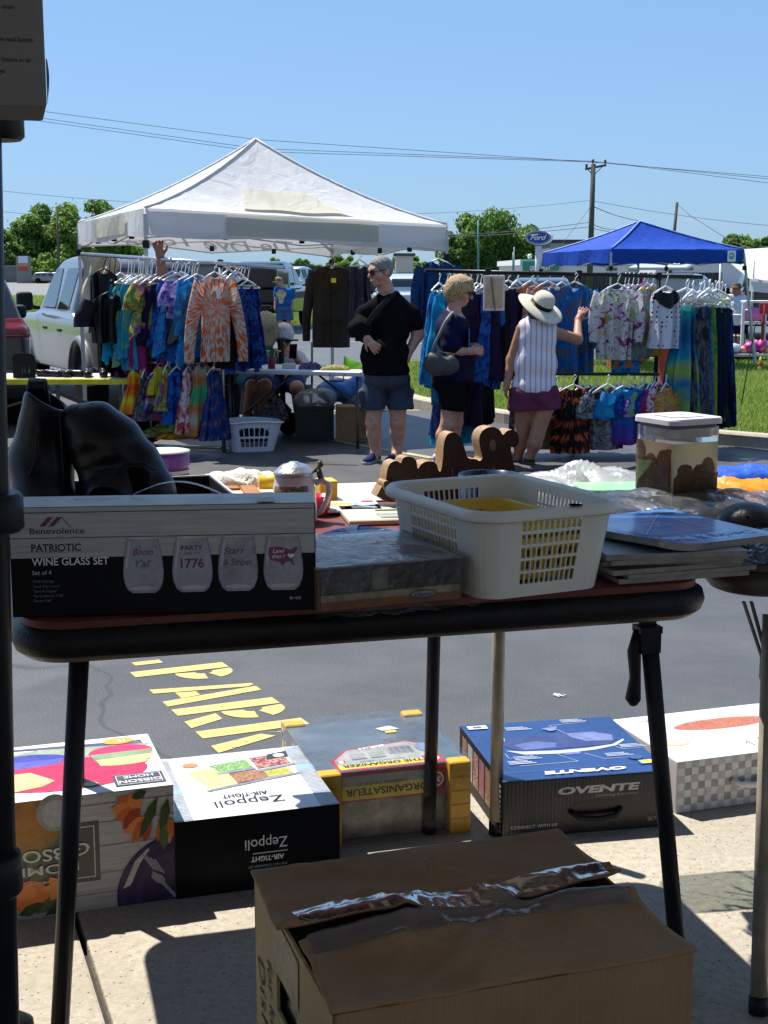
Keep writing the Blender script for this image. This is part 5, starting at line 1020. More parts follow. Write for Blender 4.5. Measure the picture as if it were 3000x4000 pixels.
def crown_mesh(name,w,d,h,seed,n,leaf,m,blobs=26,z0=.28):
 r=np.random.default_rng(seed);B=[]
 for i in range(blobs):
  a=r.uniform(0,2*np.pi);rad=r.uniform(0,1)**.6;zz=r.uniform(z0,.95);pr=(1-abs((zz-z0)/(1-z0)-.38)**1.6*1.3);pr=max(.2,pr)
  B.append((np.cos(a)*rad*w*.42*pr,np.sin(a)*rad*d*.42*pr,zz*h,r.uniform(.10,.21)*min(w,h)))
 B.append((0,0,h*.55,.26*min(w,h)));B=np.array(B);wgt=B[:,3]**2;k=r.choice(len(B),n,p=wgt/wgt.sum())
 u=r.normal(size=(n,3));u/=np.linalg.norm(u,axis=1)[:,None];rad=r.uniform(.45,1.0,n)**.5*(1+.22*r.normal(size=n)*(r.random(n)<.35))
 c=B[k,:3]+u*(B[k,3]*rad)[:,None]*np.array([1,1,.82]);c[:,2]=np.maximum(c[:,2],h*z0*.6*r.uniform(.5,1,n))
 nn=u+r.normal(size=(n,3))*.7;nn/=np.linalg.norm(nn,axis=1)[:,None];t1=np.cross(nn,r.normal(size=(n,3)));t1/=np.linalg.norm(t1,axis=1)[:,None];t2=np.cross(nn,t1)
 s=(leaf*r.uniform(.6,1.4,n))[:,None];vs=np.stack([c-t1*s,c+t2*s*.55,c+t1*s,c-t2*s*.55],1).reshape(-1,3)
 return mesh_from(name,vs,np.arange(4*n).reshape(-1,4),[m]),B
def tree(name,label,cat,x,y,w,h,seed,leaf=.34,n=9000,m=0,z0=.28,group=None,trunk=True,d=None):
 t=thing(name,label,cat,(x,y,-.45),group);me,B=crown_mesh('crown',w,d or w,h,seed,n,leaf,LEAFS[m],z0=z0);c=link('crown',me,None,(0,0,0));c.parent=t
 if trunk:
  mb=MB();r=random.Random(seed);mb.tube([V(0,0,0),V(.1,0,h*.2),V(.05,.1,h*.45),V(.1,0,h*.75)],[w*.045,w*.034,w*.024,w*.006],8)
  for b in B[::5]:mb.tube([V(.05,0,h*r.uniform(.22,.4)),V(b[0]*.5,b[1]*.5,b[2]*.75),V(*b[:3])],[w*.016,w*.011,w*.004],5)
  o=mb.build('trunk',BARK);o.parent=t
 return t
TR=[(15,905,222,130,1,'dark green tree at the far left edge, beside the black shelf post'),(85,842,226,150,0,'leafy green tree second from the left beyond the road'),(165,808,230,150,0,'tall green tree just left of the thin pole beyond the road'),(285,800,226,170,2,'light green tree right of the thin pole beyond the road'),(385,780,232,165,0,'tallest green tree left of the white canopy peak'),(465,830,240,130,0,'green tree partly behind the left edge of the white canopy'),(1795,900,216,130,1,'dark bushy tree at the left end of the clump right of the white canopy'),(1865,856,222,170,0,'broad green tree behind the tall teal pole'),(1975,828,226,190,0,'tallest green tree between the teal pole and the oval sign'),(2060,885,236,120,1,'dark green tree directly left of the blue oval sign'),(2160,950,240,130,1,'low dark tree just right of the oval sign pole'),(2900,925,215,190,0,'low green tree above the right end of the blue canopy'),(3010,935,220,170,1,'dark green tree at the far right edge of the photo'),(1130,1010,250,240,2,'row of light green foliage under the white canopy roof'),(1330,1005,252,220,2,'light foliage behind the hanging brown jacket'),(1610,1005,240,160,0,'low green tree seen behind the man in black')]
for i,(px,py,Y,wp,k,lb)in enumerate(TR):
 p=at(px,py,Y);tree('broadleaf_tree',lb,'tree',p.x,Y,wp*Y/F*1.35,p.z+.45,40+i,.30,8500 if wp>125 else 6000,k,.14,'trees beyond the road')
for i,(px,py,Y,wp,lb)in enumerate([(170,990,205,150,'rounded light green shrub right of the roadside sign board'),(255,1015,208,110,'rounded light green shrub at the foot of the thin pole')]):
 p=at(px,py,Y);tree('shrub',lb,'shrub',p.x,Y,wp*Y/F*1.1,p.z+.45,70+i,.26,6000,2,.05,'shrubs beyond the road',False)
def pole(name,label,px,pt,pb,Y,wpx,m,px2=None,cat='pole'):
 a=at(px,pt,Y);b=at(px2 or px,pb,Y);b.z=-.45 if b.z<0 else b.z;t=thing(name,label,cat,(b.x,Y,-.45));mb=MB();r=wpx*Y/F/2;mb.tube([b,a],[r*1.15,r*.85],10);mb.build('pole',m,t);return t,a,b
up,ua,ub=pole('utility_pole','wooden utility pole with a crossarm on top, left of the blue canopy peak',2318,640,1125,95,21,GREY_W,2302,'utility pole')
mb=MB();ca=at(2286,661,95);cb=at(2368,645,95);mb.bar(ca,cb,.16,.14);mb.build('crossarm',GREY_W,up)
mb=MB();mb.bar(at(2352,652,95),at(2321,682,95),.05);mb.bar(at(2296,660,95),at(2313,682,95),.05);mb.build('brace',DGRY,up)
INS=mat('porcelain',(.10,.07,.06),.3)
for px,py in((2291,650),(2316,632),(2364,634)):mb=MB();q=at(px,py,95);mb.lathe([(.05,-.1),(.10,0),(.07,.05),(.1,.1),(.04,.18),(0,.2)],q,10);mb.build('insulator',INS,up)
p2,pa2,_=pole('utility_pole','leaning grey utility pole rising behind the blue canopy',2645,790,1125,110,13,GREY_W,2612,'utility pole')
pole('light_pole','thin weathered pole standing in front of the trees at left',222,812,1112,190,9,GREY_W,233)
TEAL=mat('teal_paint',(.04,.22,.20),.5)
pole('light_pole','tall slim teal pole in front of the trees right of the white canopy',1868,860,1090,150,7,TEAL)
pole('light_pole','short teal pole seen under the white canopy, left of the other',1082,1025,1075,150,5,TEAL);pole('light_pole','short teal pole seen under the white canopy, right of the other',1104,1025,1075,150,5,TEAL)
pole('light_pole','short teal post in front of the trees, left of the green fascia',2005,985,1085,150,8,TEAL);t,a,b=pole('street_lamp','small white globe lamp on a grey pole, left of the oval sign',2069,1005,1085,150,5,GREY_W,None,'lamp');mb=MB();mb.lathe([(0,-.15),(.18,-.1),(.24,.1),(.18,.3),(0,.36)],a,10);mb.build('globe',mat('lamp_white',(.8,.8,.8),.4),t)
pole('light_pole','pale thin mast with a crossbar, right of the short teal post',2008,965,1085,140,4,mat('galvanised',(.4,.42,.42),.5),2010)
WIRE=mat('black_cable',(.05,.05,.055),.6)
def wire(label,P,sag,w=1.6):
 pts=[]
 for(a,b)in zip(P[:-1],P[1:]):
  A,B=at(*a),at(*b);pts+=[A.lerp(B,i/16)-V(0,0,sag*4*(i/16)*(1-i/16))for i in range(17)]
 mb=MB();rr=[max(.004,w*p.y/F/2)for p in pts];mb.tube(pts,rr,5);return tag(mb.build('power_line',WIRE,None,tuple(pts[0])),label,'power line','overhead power lines')
wire('topmost overhead power line running from the upper left to the crossarm',[(-60,405,60),(1000,545,75),(2291,632,95),(3060,695,110)],.0,1.9)
wire('second overhead power line, just below the topmost one',[(-60,430,60),(1000,580,75),(2316,630,95),(3060,705,112)],.0,1.9)
wire('third overhead power line, lowest of the close parallel lines',[(-60,442,60),(1000,592,75),(2364,634,95),(3060,722,112)],.0,1.9)
wire('thin cable crossing the sky just above the left trees',[(-60,738,90),(700,800,92)],.1);wire('thin cable crossing in front of the left trees',[(-60,818,100),(420,856,102)],.1)
wire('cable sloping from the white canopy up to the utility pole',[(1480,838,110),(2306,783,95),(3060,885,112)],.2)
wire('thick service cable dropping right from the utility pole',[(2306,800,95),(2500,862,92),(2700,940,90)],.15,3);wire('upper of two slack cables left of the utility pole',[(1700,918,120),(2303,868,95),(2420,893,94)],.2,2.4);wire('lower of two slack cables left of the utility pole',[(1700,925,120),(2303,886,95),(2420,900,94)],.15,2.4)
wire('guy wire slanting down left from the utility pole',[(2304,812,95),(2190,960,90)],0,1.6);wire('pale guy wire slanting right from the leaning pole to the edge',[(2645,795,110),(2690,838,108),(2860,945,100),(3060,1010,90)],.0,2.6)
SLAT=NT('dark_slat_fence');co=SLAT.coord('Object',(1,1,.05));f=SLAT.noise(co,9,3,.6);SLAT.set(.8,0,SLAT.ramp(f,[(.35,(.020,.028,.024)),(.6,(.050,.060,.052)),(.78,(.16,.17,.16))]),.3)
t=thing('slat_fence','long dark slatted privacy fence across the back of the lot','fence',(5,104,-.45));mb=MB();a,b=gnd(1360,1155),gnd(2760,1150);a.y,b.y=100,112;a.x=(1360-1500)/F*100;b.x=(2800-1500)/F*112
mb.bar(V(a.x,a.y,.32),V(b.x,b.y,.32),.05,1.55);mb.build('slats',SLAT.m,t)
for i in range(0,13):mb=MB();q=a.lerp(b,i/12);mb.box((q.x,q.y-.06,.33),(.07,.07,1.62));mb.build('post',DGRY,t)
a=at(1186,1036,84);b=at(1385,1040,88);mb=MB();mb.bar(V(a.x,a.y,.52),V(b.x,b.y,.52),.06,1.95);tag(mb.build('slat_fence',SLAT.m,None,(a.x,a.y,-.45)),'taller dark fence panel behind the hanging brown jacket','fence')
def block(name,label,px0,px1,py,Y,depth,m,roof,cat='building',rh=.35,zb=-.45):
 a=at(px0,py,Y);b=at(px1,py,Y);t=thing(name,label,cat,((a.x+b.x)/2,Y,zb));mb=MB();mb.box(((a.x+b.x)/2,Y+depth/2,(a.z+zb)/2),(b.x-a.x,depth,a.z-zb));mb.build('wall',m,t)
 mb=MB();mb.box(((a.x+b.x)/2,Y+depth/2,a.z+rh/2+.003),(b.x-a.x+.5,depth+.5,rh));mb.build('roof',roof,t);return t,a,b
CONCW=mat('grey_block_wall',(.20,.20,.19),.85,0,.15,1,.2,20);WHW=mat('white_siding',(.62,.62,.60),.6,0,.06,.6,.1,10);DRF=mat('dark_roof_edge',(.05,.055,.05),.7)
block('low_building','low grey block building with a dark roof edge, seen under the white canopy',640,1190,1040,190,20,CONCW,DRF)
t,a,b=block('dealership_building','long white building with a green sign band, behind the slatted fence',2040,2560,1036,150,30,WHW,mat('white_parapet',(.66,.67,.66),.6),rh=.6)
gm=mat('green_fascia',(.02,.24,.13),.5);mb=MB();g0,g1=at(2040,1057,149.6),at(2183,1021,149.6);mb.box(((g0.x+g1.x)/2,149.5,(g0.z+g1.z)/2),(g1.x-g0.x,.5,g1.z-g0.z));gs=mb.build('sign_band',gm,t)
p=Pan((at(2068,1057,149.2).x,149.2,at(2068,1056,149.2).z),(1,0,0),(0,0,1));p.text('GREENWAY',0,.02,.62,INW,82*149.2/F,.03);p.build('sign_lettering',gs)
for px in(2392,2478):
 mb=MB();a=at(px,1052,149.6);mb.box((a.x,149.93,a.z),(1.1,.1,.3));mb.build('window',mat('dark_window',(.10,.11,.12),.2),t)
t,a,b=block('warehouse','long white warehouse wall behind the right end of the fence',2562,3060,1022,140,25,mat('white_wall',(.60,.61,.61),.6,0,.05),mat('white_parapet',(.66,.67,.66),.6),rh=.1)
for px in(2600,2640,2690):mb=MB();a=at(px,1050,139.9);mb.box((a.x,139.96,a.z),(.9,.1,.28));mb.build('louvre',CONCW,t)
block('dark_roofed_building','flat dark roofed building right of the oval sign',2150,2330,950,200,20,mat('glass_front',(.22,.24,.26),.3),mat('charcoal_roof',(.03,.03,.032),.7),rh=.5)
block('shed','small pale cream shed behind the man in black',1545,1615,1000,180,8,mat('cream_siding',(.50,.46,.38),.7),DRF)
block('roadside_house','small grey pavilion with an arched door at the far left',-60,100,1045,215,8,CONCW,mat('grey_roof',(.20,.2,.2),.7))
t=thing('oval_sign','blue oval dealer sign with white script on a white pole','sign',(at(2106,1100,120).x,120,-.45));oc=at(2103,928,120);k=120/F
mb=MB();mb.tube([V(at(2105,1000,120).x,120.2,-.45),V(at(2105,965,120).x,120.2,at(2105,960,120).z)],13*k,14);mb.build('pole',mat('white_pole',(.62,.63,.64),.5),t)
rx,rz_=50*k,27*k;mb=MB();E0=circ(rx,40,0,0,rz_);dv=V(.34,.55,.03);dv=V(.22,.6,0)
mb.prism([oc+V(x,0,z)for x,z in E0][::-1],dv);mb.build('cabinet',mat('white_cabinet',(.66,.67,.68),.4),t)
fo=Pan(oc,(1,0,0),(0,0,1),.015);fo.poly(E0,ink((.62,.64,.66),.3));fo.lift+=.01;fo.poly(circ(rx*.95,40,0,0,rz_*.93),ink((.010,.055,.26),.25));fo.lift+=.01
for i in range(40):
 a,b=2*math.pi*i/40,2*math.pi*(i+1)/40;fo.mb.mat(ink((.62,.64,.66),.3)).poly([fo.pt(rx*s*math.cos(q),rz_*s2*math.sin(q))for q,s,s2 in((a,.89,.85),(b,.89,.85),(b,.86,.81),(a,.86,.81))])
fo.lift+=.01;fo.text('Ford',0,-rz_*.32,rz_*1.0,INW,rx*1.25,.012,.38,.92,'C');fo.line(-rx*.62,rz_*.36,-rx*.02,rz_*.46,.09,INW);fo.build('sign_face',t)
t=thing('sign_board','tall grey roadside sign board with white and red panels at the far left','sign',(at(88,1100,200).x,200,-.45));k=200/F;c=at(88,1000,200)
mb=MB();mb.box((c.x,200.4,(c.z-.45)/2),(54*k,.5,c.z+.45));mb.build('board',mat('grey_masonry',(.26,.25,.22),.8),t)
for y0,y1,m in((1000,1028,ink((.62,.68,.74))),(1030,1041,ink((.62,.20,.10))),(1042,1058,ink((.42,.06,.05)))):
 a,b=at(72,y1,200.1),at(108,y0,200.1);mb=MB();mb.box(((a.x+b.x)/2,200.12,(a.z+b.z)/2),(b.x-a.x,.06,b.z-a.z));mb.build('panel',m,t)
 # ================================================================== VEHICLES
def hull2(X,Z,pts,k=.05):
 """smooth convex polygon in a side view (x, z), points counter clockwise"""
 g=None;n=len(pts)
 for i in range(n):
  (x0,z0),(x1,z1)=pts[i],pts[(i+1)%n];L=math.hypot(x1-x0,z1-z0);nx,nz=(z1-z0)/L,-(x1-x0)/L;d=(X-x0)*nx+(Z-z0)*nz
  if g is None:g=d
  else:h=np.maximum(k-np.abs(g-d),0)/k;g=np.maximum(g,d)+h*h*k*.25
 return g
def smax(a,b,k=.05):h=np.maximum(k-np.abs(a-b),0)/k;return np.maximum(a,b)+h*h*k*.25
def smin(a,b,k=.05):h=np.maximum(k-np.abs(a-b),0)/k;return np.minimum(a,b)-h*h*k*.25
GLASS=NT('car_glass');GLASS.set(.04,0,(.02,.025,.028),.9);GLASS=GLASS.m
TYRE=mat('tyre_rubber',(.014,.014,.014),.85,0,.2,20,.4,120);ALLOY=mat('alloy_wheel',(.45,.45,.46),.3,.8);DPL=mat('dark_plastic',(.018,.018,.019),.55);
TLR=NT('tail_lens');TLR.set(.12,0,(.13,.004,.006),.7);TLR=TLR.m;HLL=NT('head_lens');HLL.set(.08,0,(.5,.52,.54),.8);HLL=HLL.m
def paint(name,c,metal=.4,rough=.22):
 t=NT(name);t.set(rough,metal,c,.6);t.b.inputs['Coat Weight'].default_value=.8;t.b.inputs['Coat Roughness'].default_value=.05;co=t.coord();f=t.noise(co,3,4);c=lin(c);t.set(None,None,t.ramp(f,[(.3,tuple(x*.92 for x in c)),(.7,c)]));return t.m
def wheel(t,M,x,y,r,wdt,name='wheel'):
 mb=MB(M@Matrix.Translation(V(x,y,r))@Matrix.Rotation(math.pi/2,4,'X'));h=wdt/2;mb.lathe([(r*.62,-h),(r*.9,-h),(r*.98,-h*.8),(r,-h*.4),(r,h*.4),(r*.98,h*.8),(r*.9,h),(r*.62,h)],(0,0,0),28);w_=mb.build('wheel',TYRE,t)
 for s in(-1,1):
  mb=MB(M@Matrix.Translation(V(x,y,r))@Matrix.Rotation(math.pi/2,4,'X'));mb.lathe([(0,s*h*.75),(r*.15,s*h*.8),(r*.2,s*h*.6),(r*.55,s*h*.7),(r*.63,s*h*.96),(r*.63,s*h*.5)],(0,0,0),24);mb.build('rim',ALLOY,w_)
CARS={}
def vehicle(kind,name,label,loc,yaw,pm,vox=.03,group=None,opened=False,simple=False,flare=False):
 """x forward, y left, z up; built in its own frame then placed"""
 t=thing(name,label,{'pickup':'pickup truck','suv':'car','van':'van','hatch':'car'}[kind],loc,group);M=Matrix.Translation(Vector(loc))@Matrix.Rotation(yaw,4,'Z')
 if kind=='pickup':
  L0,L1,W,r=-2.95,2.85,.98,.40;ax=(-1.85,1.80);low=[(-2.85,.52),(2.55,.42),(2.80,.60),(2.84,.98),(2.6,1.10),(1.25,1.18),(-2.85,1.16)]
  cab=[(-1.0,1.05),(1.45,1.05),(.72,1.84),(.45,1.90),(-.65,1.90),(-.88,1.84)];winx=((-.75,.02),(.10,1.05));wz=(1.20,1.76)
 elif kind=='suv':
  L0,L1,W,r=-2.3,2.3,.92,.36;ax=(-1.35,1.38);low=[(-2.25,.45),(-2.1,.32),(2.0,.30),(2.28,.5),(2.25,.85),(1.3,1.02),(-2.22,1.06)]
  cab=[(-2.15,.9),(1.35,.95),(.45,1.60),(.0,1.68),(-1.35,1.66),(-1.75,1.58)];winx=((-1.55,-.85),(-.75,-.05),(.03,.8));wz=(1.07,1.54)
 else:
  L0,L1,W,r=-2.3,2.3,.90,.34;ax=(-1.35,1.4);low=[(-2.2,.42),(-2.1,.3),(2.05,.28),(2.28,.45),(2.2,.8),(1.5,.98),(-2.2,1.02)]
  cab=[(-2.12,.9),(1.6,.9),(.55,1.48),(.1,1.56),(-1.5,1.54),(-1.85,1.46)];winx=((-1.7,-.95),(-.85,-.1),(0,.85));wz=(1.02,1.44)
 def body(X,Y,Z):
  ya=np.abs(Y);g=smax(hull2(X,Z,low,.10),ya-W+.10*np.maximum(Z-.75,0)**2+.05*((X-.2)/L1)**4+.06*np.maximum(.62-Z,0),.08)
  c=smax(hull2(X,Z,cab,.12),(ya-(W-.06))*.95+.30*(Z-1.02),.08);g=smin(g,c,.05)
  if kind=='pickup':bed=np.maximum(np.maximum(np.abs(X+1.95)-.93,ya-.80),-(Z-.72));g=smax(g,-bed,.02)
  for a in ax:g=smax(g,-np.maximum(np.sqrt((X-a)**2+(Z-r)**2)-r*1.16,W-.28-ya),.03)
  if opened:g=smax(g,-np.maximum(np.maximum(np.abs(X+1.6)-.72,ya-(W-.14)),np.maximum(.62-Z,Z-1.50)),.04)
  return g
 key=(kind,vox,opened)
 lo,hi=(L0-.1,-W-.1,.15),(L1+.1,W+.1,2.02)
 if key not in CARS:
  d={'body':fgrid(body,lo,hi,vox)}
  side=lambda off,rg:fgrid(lambda X,Y,Z:np.maximum(body(X,Y,Z)-off,rg(X,Y,Z)),lo,hi,vox)
  d['win']=[side(.008,lambda X,Y,Z,a=a:np.maximum(np.maximum(np.abs(X-(a[0]+a[1])/2)-(a[1]-a[0])/2+np.maximum(Z-1.3,0)*(.35 if i==len(winx)-1 else 0),np.abs(Z-sum(wz)/2)-(wz[1]-wz[0])/2),.55-np.abs(Y)))for i,a in enumerate(winx)]
  zc=1.15 if kind=='pickup' else 1.05;d['front']=side(.008,lambda X,Y,Z:np.maximum(np.maximum(zc+.06-Z,Z-cab[3][1]+.10),np.maximum(np.abs(Y)-W+.22,cab[2][0]+.06-X-(1.75-Z)*0)))
  xr=cab[0][0];d['rear']=side(.008,lambda X,Y,Z:np.maximum(np.maximum(zc+.10-Z,Z-cab[3][1]+.14),np.maximum(np.abs(Y)-W+.24,X-xr-(.18 if kind=='pickup' else .55))))
  lz=(.78,1.12)if kind!='suv' else(.95,1.14);d['tail']=side(.012,lambda X,Y,Z:np.maximum(np.maximum(np.abs(Z-sum(lz)/2)-(lz[1]-lz[0])/2,X-L0-(.22 if kind=='pickup' else .40)),W-(.22 if kind=='pickup' else .42)-np.abs(Y)))
  d['head']=side(.010,lambda X,Y,Z:np.maximum(np.maximum(np.abs(Z-.80)-.10,L1-.35-X),W-.42-np.abs(Y)));d['bump']=side(.012,lambda X,Y,Z:np.maximum(np.abs(Z-.50)-.13,(np.abs(X)*-1)+L1-.42));CARS[key]=d
 d=CARS[key];S=lambda n,vf,m:solid(n,vf,m,t,M)
 def S2(n,vf,m,axis):
  vs,fs=vf
  if not len(fs):return
  c=vs[fs].mean(1)[:,axis]
  for k in(c>0,c<=0):
   if not k.any():continue
   q=fs[k];u,inv=np.unique(q,return_inverse=True);solid(n,(vs[u],inv.reshape(q.shape)),m,t,M)
 bd=S('body',d['body'],pm)
 if not simple or True:
  for wv in d['win']:S2('side_window',wv,GLASS,1)
  S('windscreen',d['front'],GLASS)
  if not opened:S('rear_window',d['rear'],GLASS)
  S2('tail_light',d['tail'],TLR,1);S2('headlight',d['head'],HLL,1);S2('bumper',d['bump'],DPL if kind!='suv' else pm,0)
 for a in ax:
  for s in(-1,1):wheel(t,M,a,s*(W-.14),r,.25)
 mx=.95 if kind=='pickup' else .75;mz=1.26 if kind=='pickup' else 1.08
 for s in(-1,1):
  hh=(.11,.17)if kind=='pickup' else(.09,.11);vf=sdf([rb((mx,s*(W+.13),mz+.05),(.13,hh[0]*2,hh[1]*1.5),.05),cap((mx+.02,s*(W-.06),mz-.04),(mx,s*(W+.1),mz-.02),.03)],.02,.02);S('side_mirror',vf,DPL)
  if vox>.04:continue
  for x in((.62,-.35)if kind=='pickup' else(.1,-.75)):mb=MB(M);mb.rbox((x-.35,s*(W-.002),.98),(.20,.03,.035),.01);mb.build('door_handle',DPL if kind=='pickup' else pm,t)
  for x in((1.12,.12,-.72)if kind=='pickup' else(.95,-.02,-.8)):mb=MB(M);mb.bar(V(x,s*(W-.012),.55),V(x-.02,s*(W-.035),1.10),.008,.012);mb.build('door_seam',DPL,bd)
  if flare:
   for a in ax:
    mb=MB(M);mb.tube([V(a+math.cos(q)*r*1.27,s*(W-.015),r+math.sin(q)*r*1.27)for q in[math.pi*i/14 for i in range(15)]],.055,8);mb.build('fender_flare',mat('grey_flare',(.16,.17,.18),.4),t)
 return t,M
SILVER=paint('silver_paint',(.22,.22,.215),.45,.28)
t,M=vehicle('pickup','pickup_truck','silver extended-cab pickup truck with big grey fender flares, left of the white canopy',(-3.47,18.53,-.55),R(114),SILVER,.026,flare=True)
vehicle('suv','parked_car','dark grey hatchback with red tail lights, cropped by the left edge',(-5.13,15.76,-.45),R(110),paint('graphite_paint',(.045,.047,.052),.5,.25),.026)
BLKP=paint('black_paint',(.008,.008,.009),.2,.2)
t,M=vehicle('pickup','pickup_truck','black pickup truck with its tailgate lowered, behind the seated women',(-3.4,40.2,-.45),R(84),BLKP,.035)
mb=MB(M);mb.rbox((-3.15,0,.70),(.52,1.55,.07),.02);mb.build('tailgate',DPL,t);mb=MB(M);mb.rbox((-2.0,0,1.45),(1.9,1.75,.62),.12,3);cs=mb.build('cab_cap',BLKP,t);mb=MB(M);mb.box((-2.96,0,1.47),(.02,1.35,.38));mb.build('cap_window',GLASS,cs)
vehicle('hatch','parked_car','white car facing left behind the black pickup',(at(1052,1100,75).x,75,-.45),R(60),paint('white_paint',(.66,.66,.66),.0,.25),.05)
vehicle('pickup','pickup_truck','white pickup truck parked by the tall fence panel',(at(1150,1100,78).x,78,-.45),R(70),paint('white_paint_b',(.68,.68,.68),.0,.25),.05)
vehicle('van','parked_car','white car behind the shoulder of the man in black',(at(1590,1135,40).x,40,-.45),R(95),paint('pearl_paint',(.60,.63,.66),.1,.25),.045)
vehicle('hatch','parked_car','black wagon in front of the fence behind the orange tie-dye tops',(at(2125,1180,37).x,37.5,-.55),R(82),paint('black_paint_b',(.010,.011,.012),.2,.2),.045)
t,M=vehicle('hatch','parked_car','silver hatchback with its white tailgate raised, behind the blue dresses',(at(2640,1300,38).x,38,-.45),R(65),paint('pale_silver_paint',(.42,.46,.50),.4,.25),.045,opened=True)
mb=MB(M);mb.rbox((-1.75,0,1.75),(1.15,1.5,.08),.03,2,(0,-.12,0));mb.build('open_tailgate',paint('white_gate',(.72,.72,.72),0,.3),t)
t,M=vehicle('suv','parked_car','dark wagon with an open black load space at the right edge',(at(3010,1300,34).x+.3,35.2,-.45),R(80),paint('dark_blue_grey',(.03,.035,.045),.4,.25),.045,opened=True)
mb=MB(M);mb.rbox((-2.15,0,1.85),(1.2,1.5,.08),.03,2,(0,-.1,0));mb.build('open_tailgate',paint('grey_gate',(.5,.5,.5),.2,.3),t)
for i,px in enumerate((192,205,262)):
 vehicle('hatch','parked_car',('pale car on the far road beside the shrub','second pale car on the far road beside the thin pole','dark car on the far road right of the thin pole')[i],(at(px,1110,196).x,196+i,-.45),R(180*(i%2)),(SILVER,SILVER,BLKP)[i],.1)
 # ================================================================== MARKET: canopies, racks, clothes, tables
WPOLE=mat('white_steel_pole2',(.55,.55,.55),.4,.2,.1,10,.1)
def fabric_roof(name,col,trans,stain=None):
 t=NT(name);co=t.coord();n=t.noise(co,1.6,5,.6);c=t.ramp(n,[(.3,tuple(x*.90 for x in lin(col))),(.7,lin(col))]);t.set(.7,0,c,.25)
 wv=t.noise(t.coord('Object',(1,1,.5)),3.2,4,.5,1.6);t.bump(wv,.45,.05);tl=t.n('BsdfTranslucent');t.l(c,tl.inputs[0]);m=t.n('MixShader');m.inputs[0].default_value=trans;t.l(t.b.outputs[0],m.inputs[1]);t.l(tl.outputs[0],m.inputs[2]);t.l(m.outputs[0],t.o.inputs['Surface']);return t.m
def canopy(name,label,C4,apex,vh,leg_h,roof_m,feet,pole_m,sag=.12,patch=None,bell=.5):
 """C4: corner tops FL FR RR RL (x,y,z of the eave); vh valance height"""
 cx=sum((c for c in C4),V(0,0,0))/4;t=thing(name,label,'canopy',(cx.x,cx.y,-.45));r=random.Random(3)
 mb=MB();mb.smooth=True
 for i in range(4):
  a,b=C4[i],C4[(i+1)%4]
  def fn(u,v,a=a,b=b):
   e=a.lerp(b,u);p=e.lerp(apex,v);zz=e.z+(apex.z-e.z)*(bell*v+(1-bell)*v**1.9)-sag*math.sin(math.pi*u)*(1-v)**1.3*v*2.2
   p.z=zz+.006*math.sin(u*30+v*9)*math.sin(math.pi*u)*(1-v)+.004*math.sin(v*46+u*12)*(1-v);return p
  mb.grid(fn,26,20)
  nrm=(b-a).cross(V(0,0,1)).normalized()
  mb.grid(lambda u,v,a=a,b=b,nrm=nrm:a.lerp(b,u)+nrm*(.012+.014*math.sin(u*17+i*2)*v+.004*math.sin(u*60)*v)-V(0,0,vh*v*(1+.07*math.sin(u*11+i))-.01*v*0),34,6)
 roof=mb.build('roof_fabric',roof_m,t)
 for c,f in zip(C4,feet):
  mb=MB();k=c-V(0,0,.05);mb.bar(f,f.lerp(k,.55),.038);mb.bar(f.lerp(k,.5),k,.030);mb.box(f+V(0,0,.008),(.09,.09,.014));lg=mb.build('leg',pole_m,t)
  mb=MB();q=f.lerp(k,.97-vh*.25);mb.rbox((q.x,q.y,k.z-vh-.03),(.06,.06,.07),.01);mb.build('slider',BLK,lg)
 for i in range(4):
  a,b=C4[i]-V(0,0,vh+.0),C4[(i+1)%4]-V(0,0,vh);inw=(cx-(a+b)/2);inw.z=0;inw=inw.normalized()*.05;m=a.lerp(b,.5)+inw;hi=V(0,0,.10)
  for p,q in((a,.5),(b,.5)):
   o=b if p is a else a;mid=p.lerp(o,.5)
   mb=MB();mb.bar(p+inw-V(0,0,.02),mid+inw+hi,.022,.012);mb.build('truss_bar',pole_m,t);mb=MB();mb.bar(p+inw+hi,mid+inw-V(0,0,.03),.022,.012);mb.build('truss_bar',pole_m,t)
  for p in(a.lerp(b,.25),a.lerp(b,.5),a.lerp(b,.75)):mb=MB();mb.rbox(p+inw+V(0,0,.02),(.05,.05,.06),.01);mb.build('truss_joint',BLK,t)
  mb=MB();mb.bar(C4[i]-V(0,0,vh*.8),apex-V(0,0,.12+.6*0)-V(0,0,(apex.z-C4[i].z)*.35),.022);mb.build('rafter',pole_m,t)
 mb=MB();mb.bar(apex-V(0,0,.9),apex-V(0,0,.01),.03);mb.build('centre_post',pole_m,t)
 return t,roof
FL,FR,RL=V(-2.13,12.6,1.71),V(.62,13.9,1.606),V(-3.33,15.38,1.675);RR_=V(-.62,16.68,1.575)
gl=lambda v,dz=0:V(v.x,v.y,G(v.y)+dz)
WHITEF=fabric_roof('white_canopy_fabric',(.74,.74,.75),.34)
AP=at(998,545,14.64)
wt,wroof=canopy('market_canopy','white pop-up canopy with patched roof over the tie-dye clothing stall',[FL,FR,RR_,RL],AP,.235,2.1,WHITEF,[gl(FL),gl(FR),gl(RR_),gl(RL)],WPOLE,.16,bell=.58)
PATCH=fabric_roof('cream_patch',(.62,.60,.50),.30)
class VP(Pan):
 pass
nf=(FR-FL).cross(V(0,0,1)).normalized()
def val_pt(u,v,off=.034):return FL.lerp(FR,u)+nf*(off+.014*math.sin(u*17)*v)-V(0,0,.235*v)
mb=MB();mb.grid(lambda u,v:val_pt(.245+.505*u,.06+.78*v),16,5);mb.build('valance_patch',PATCH,wroof)
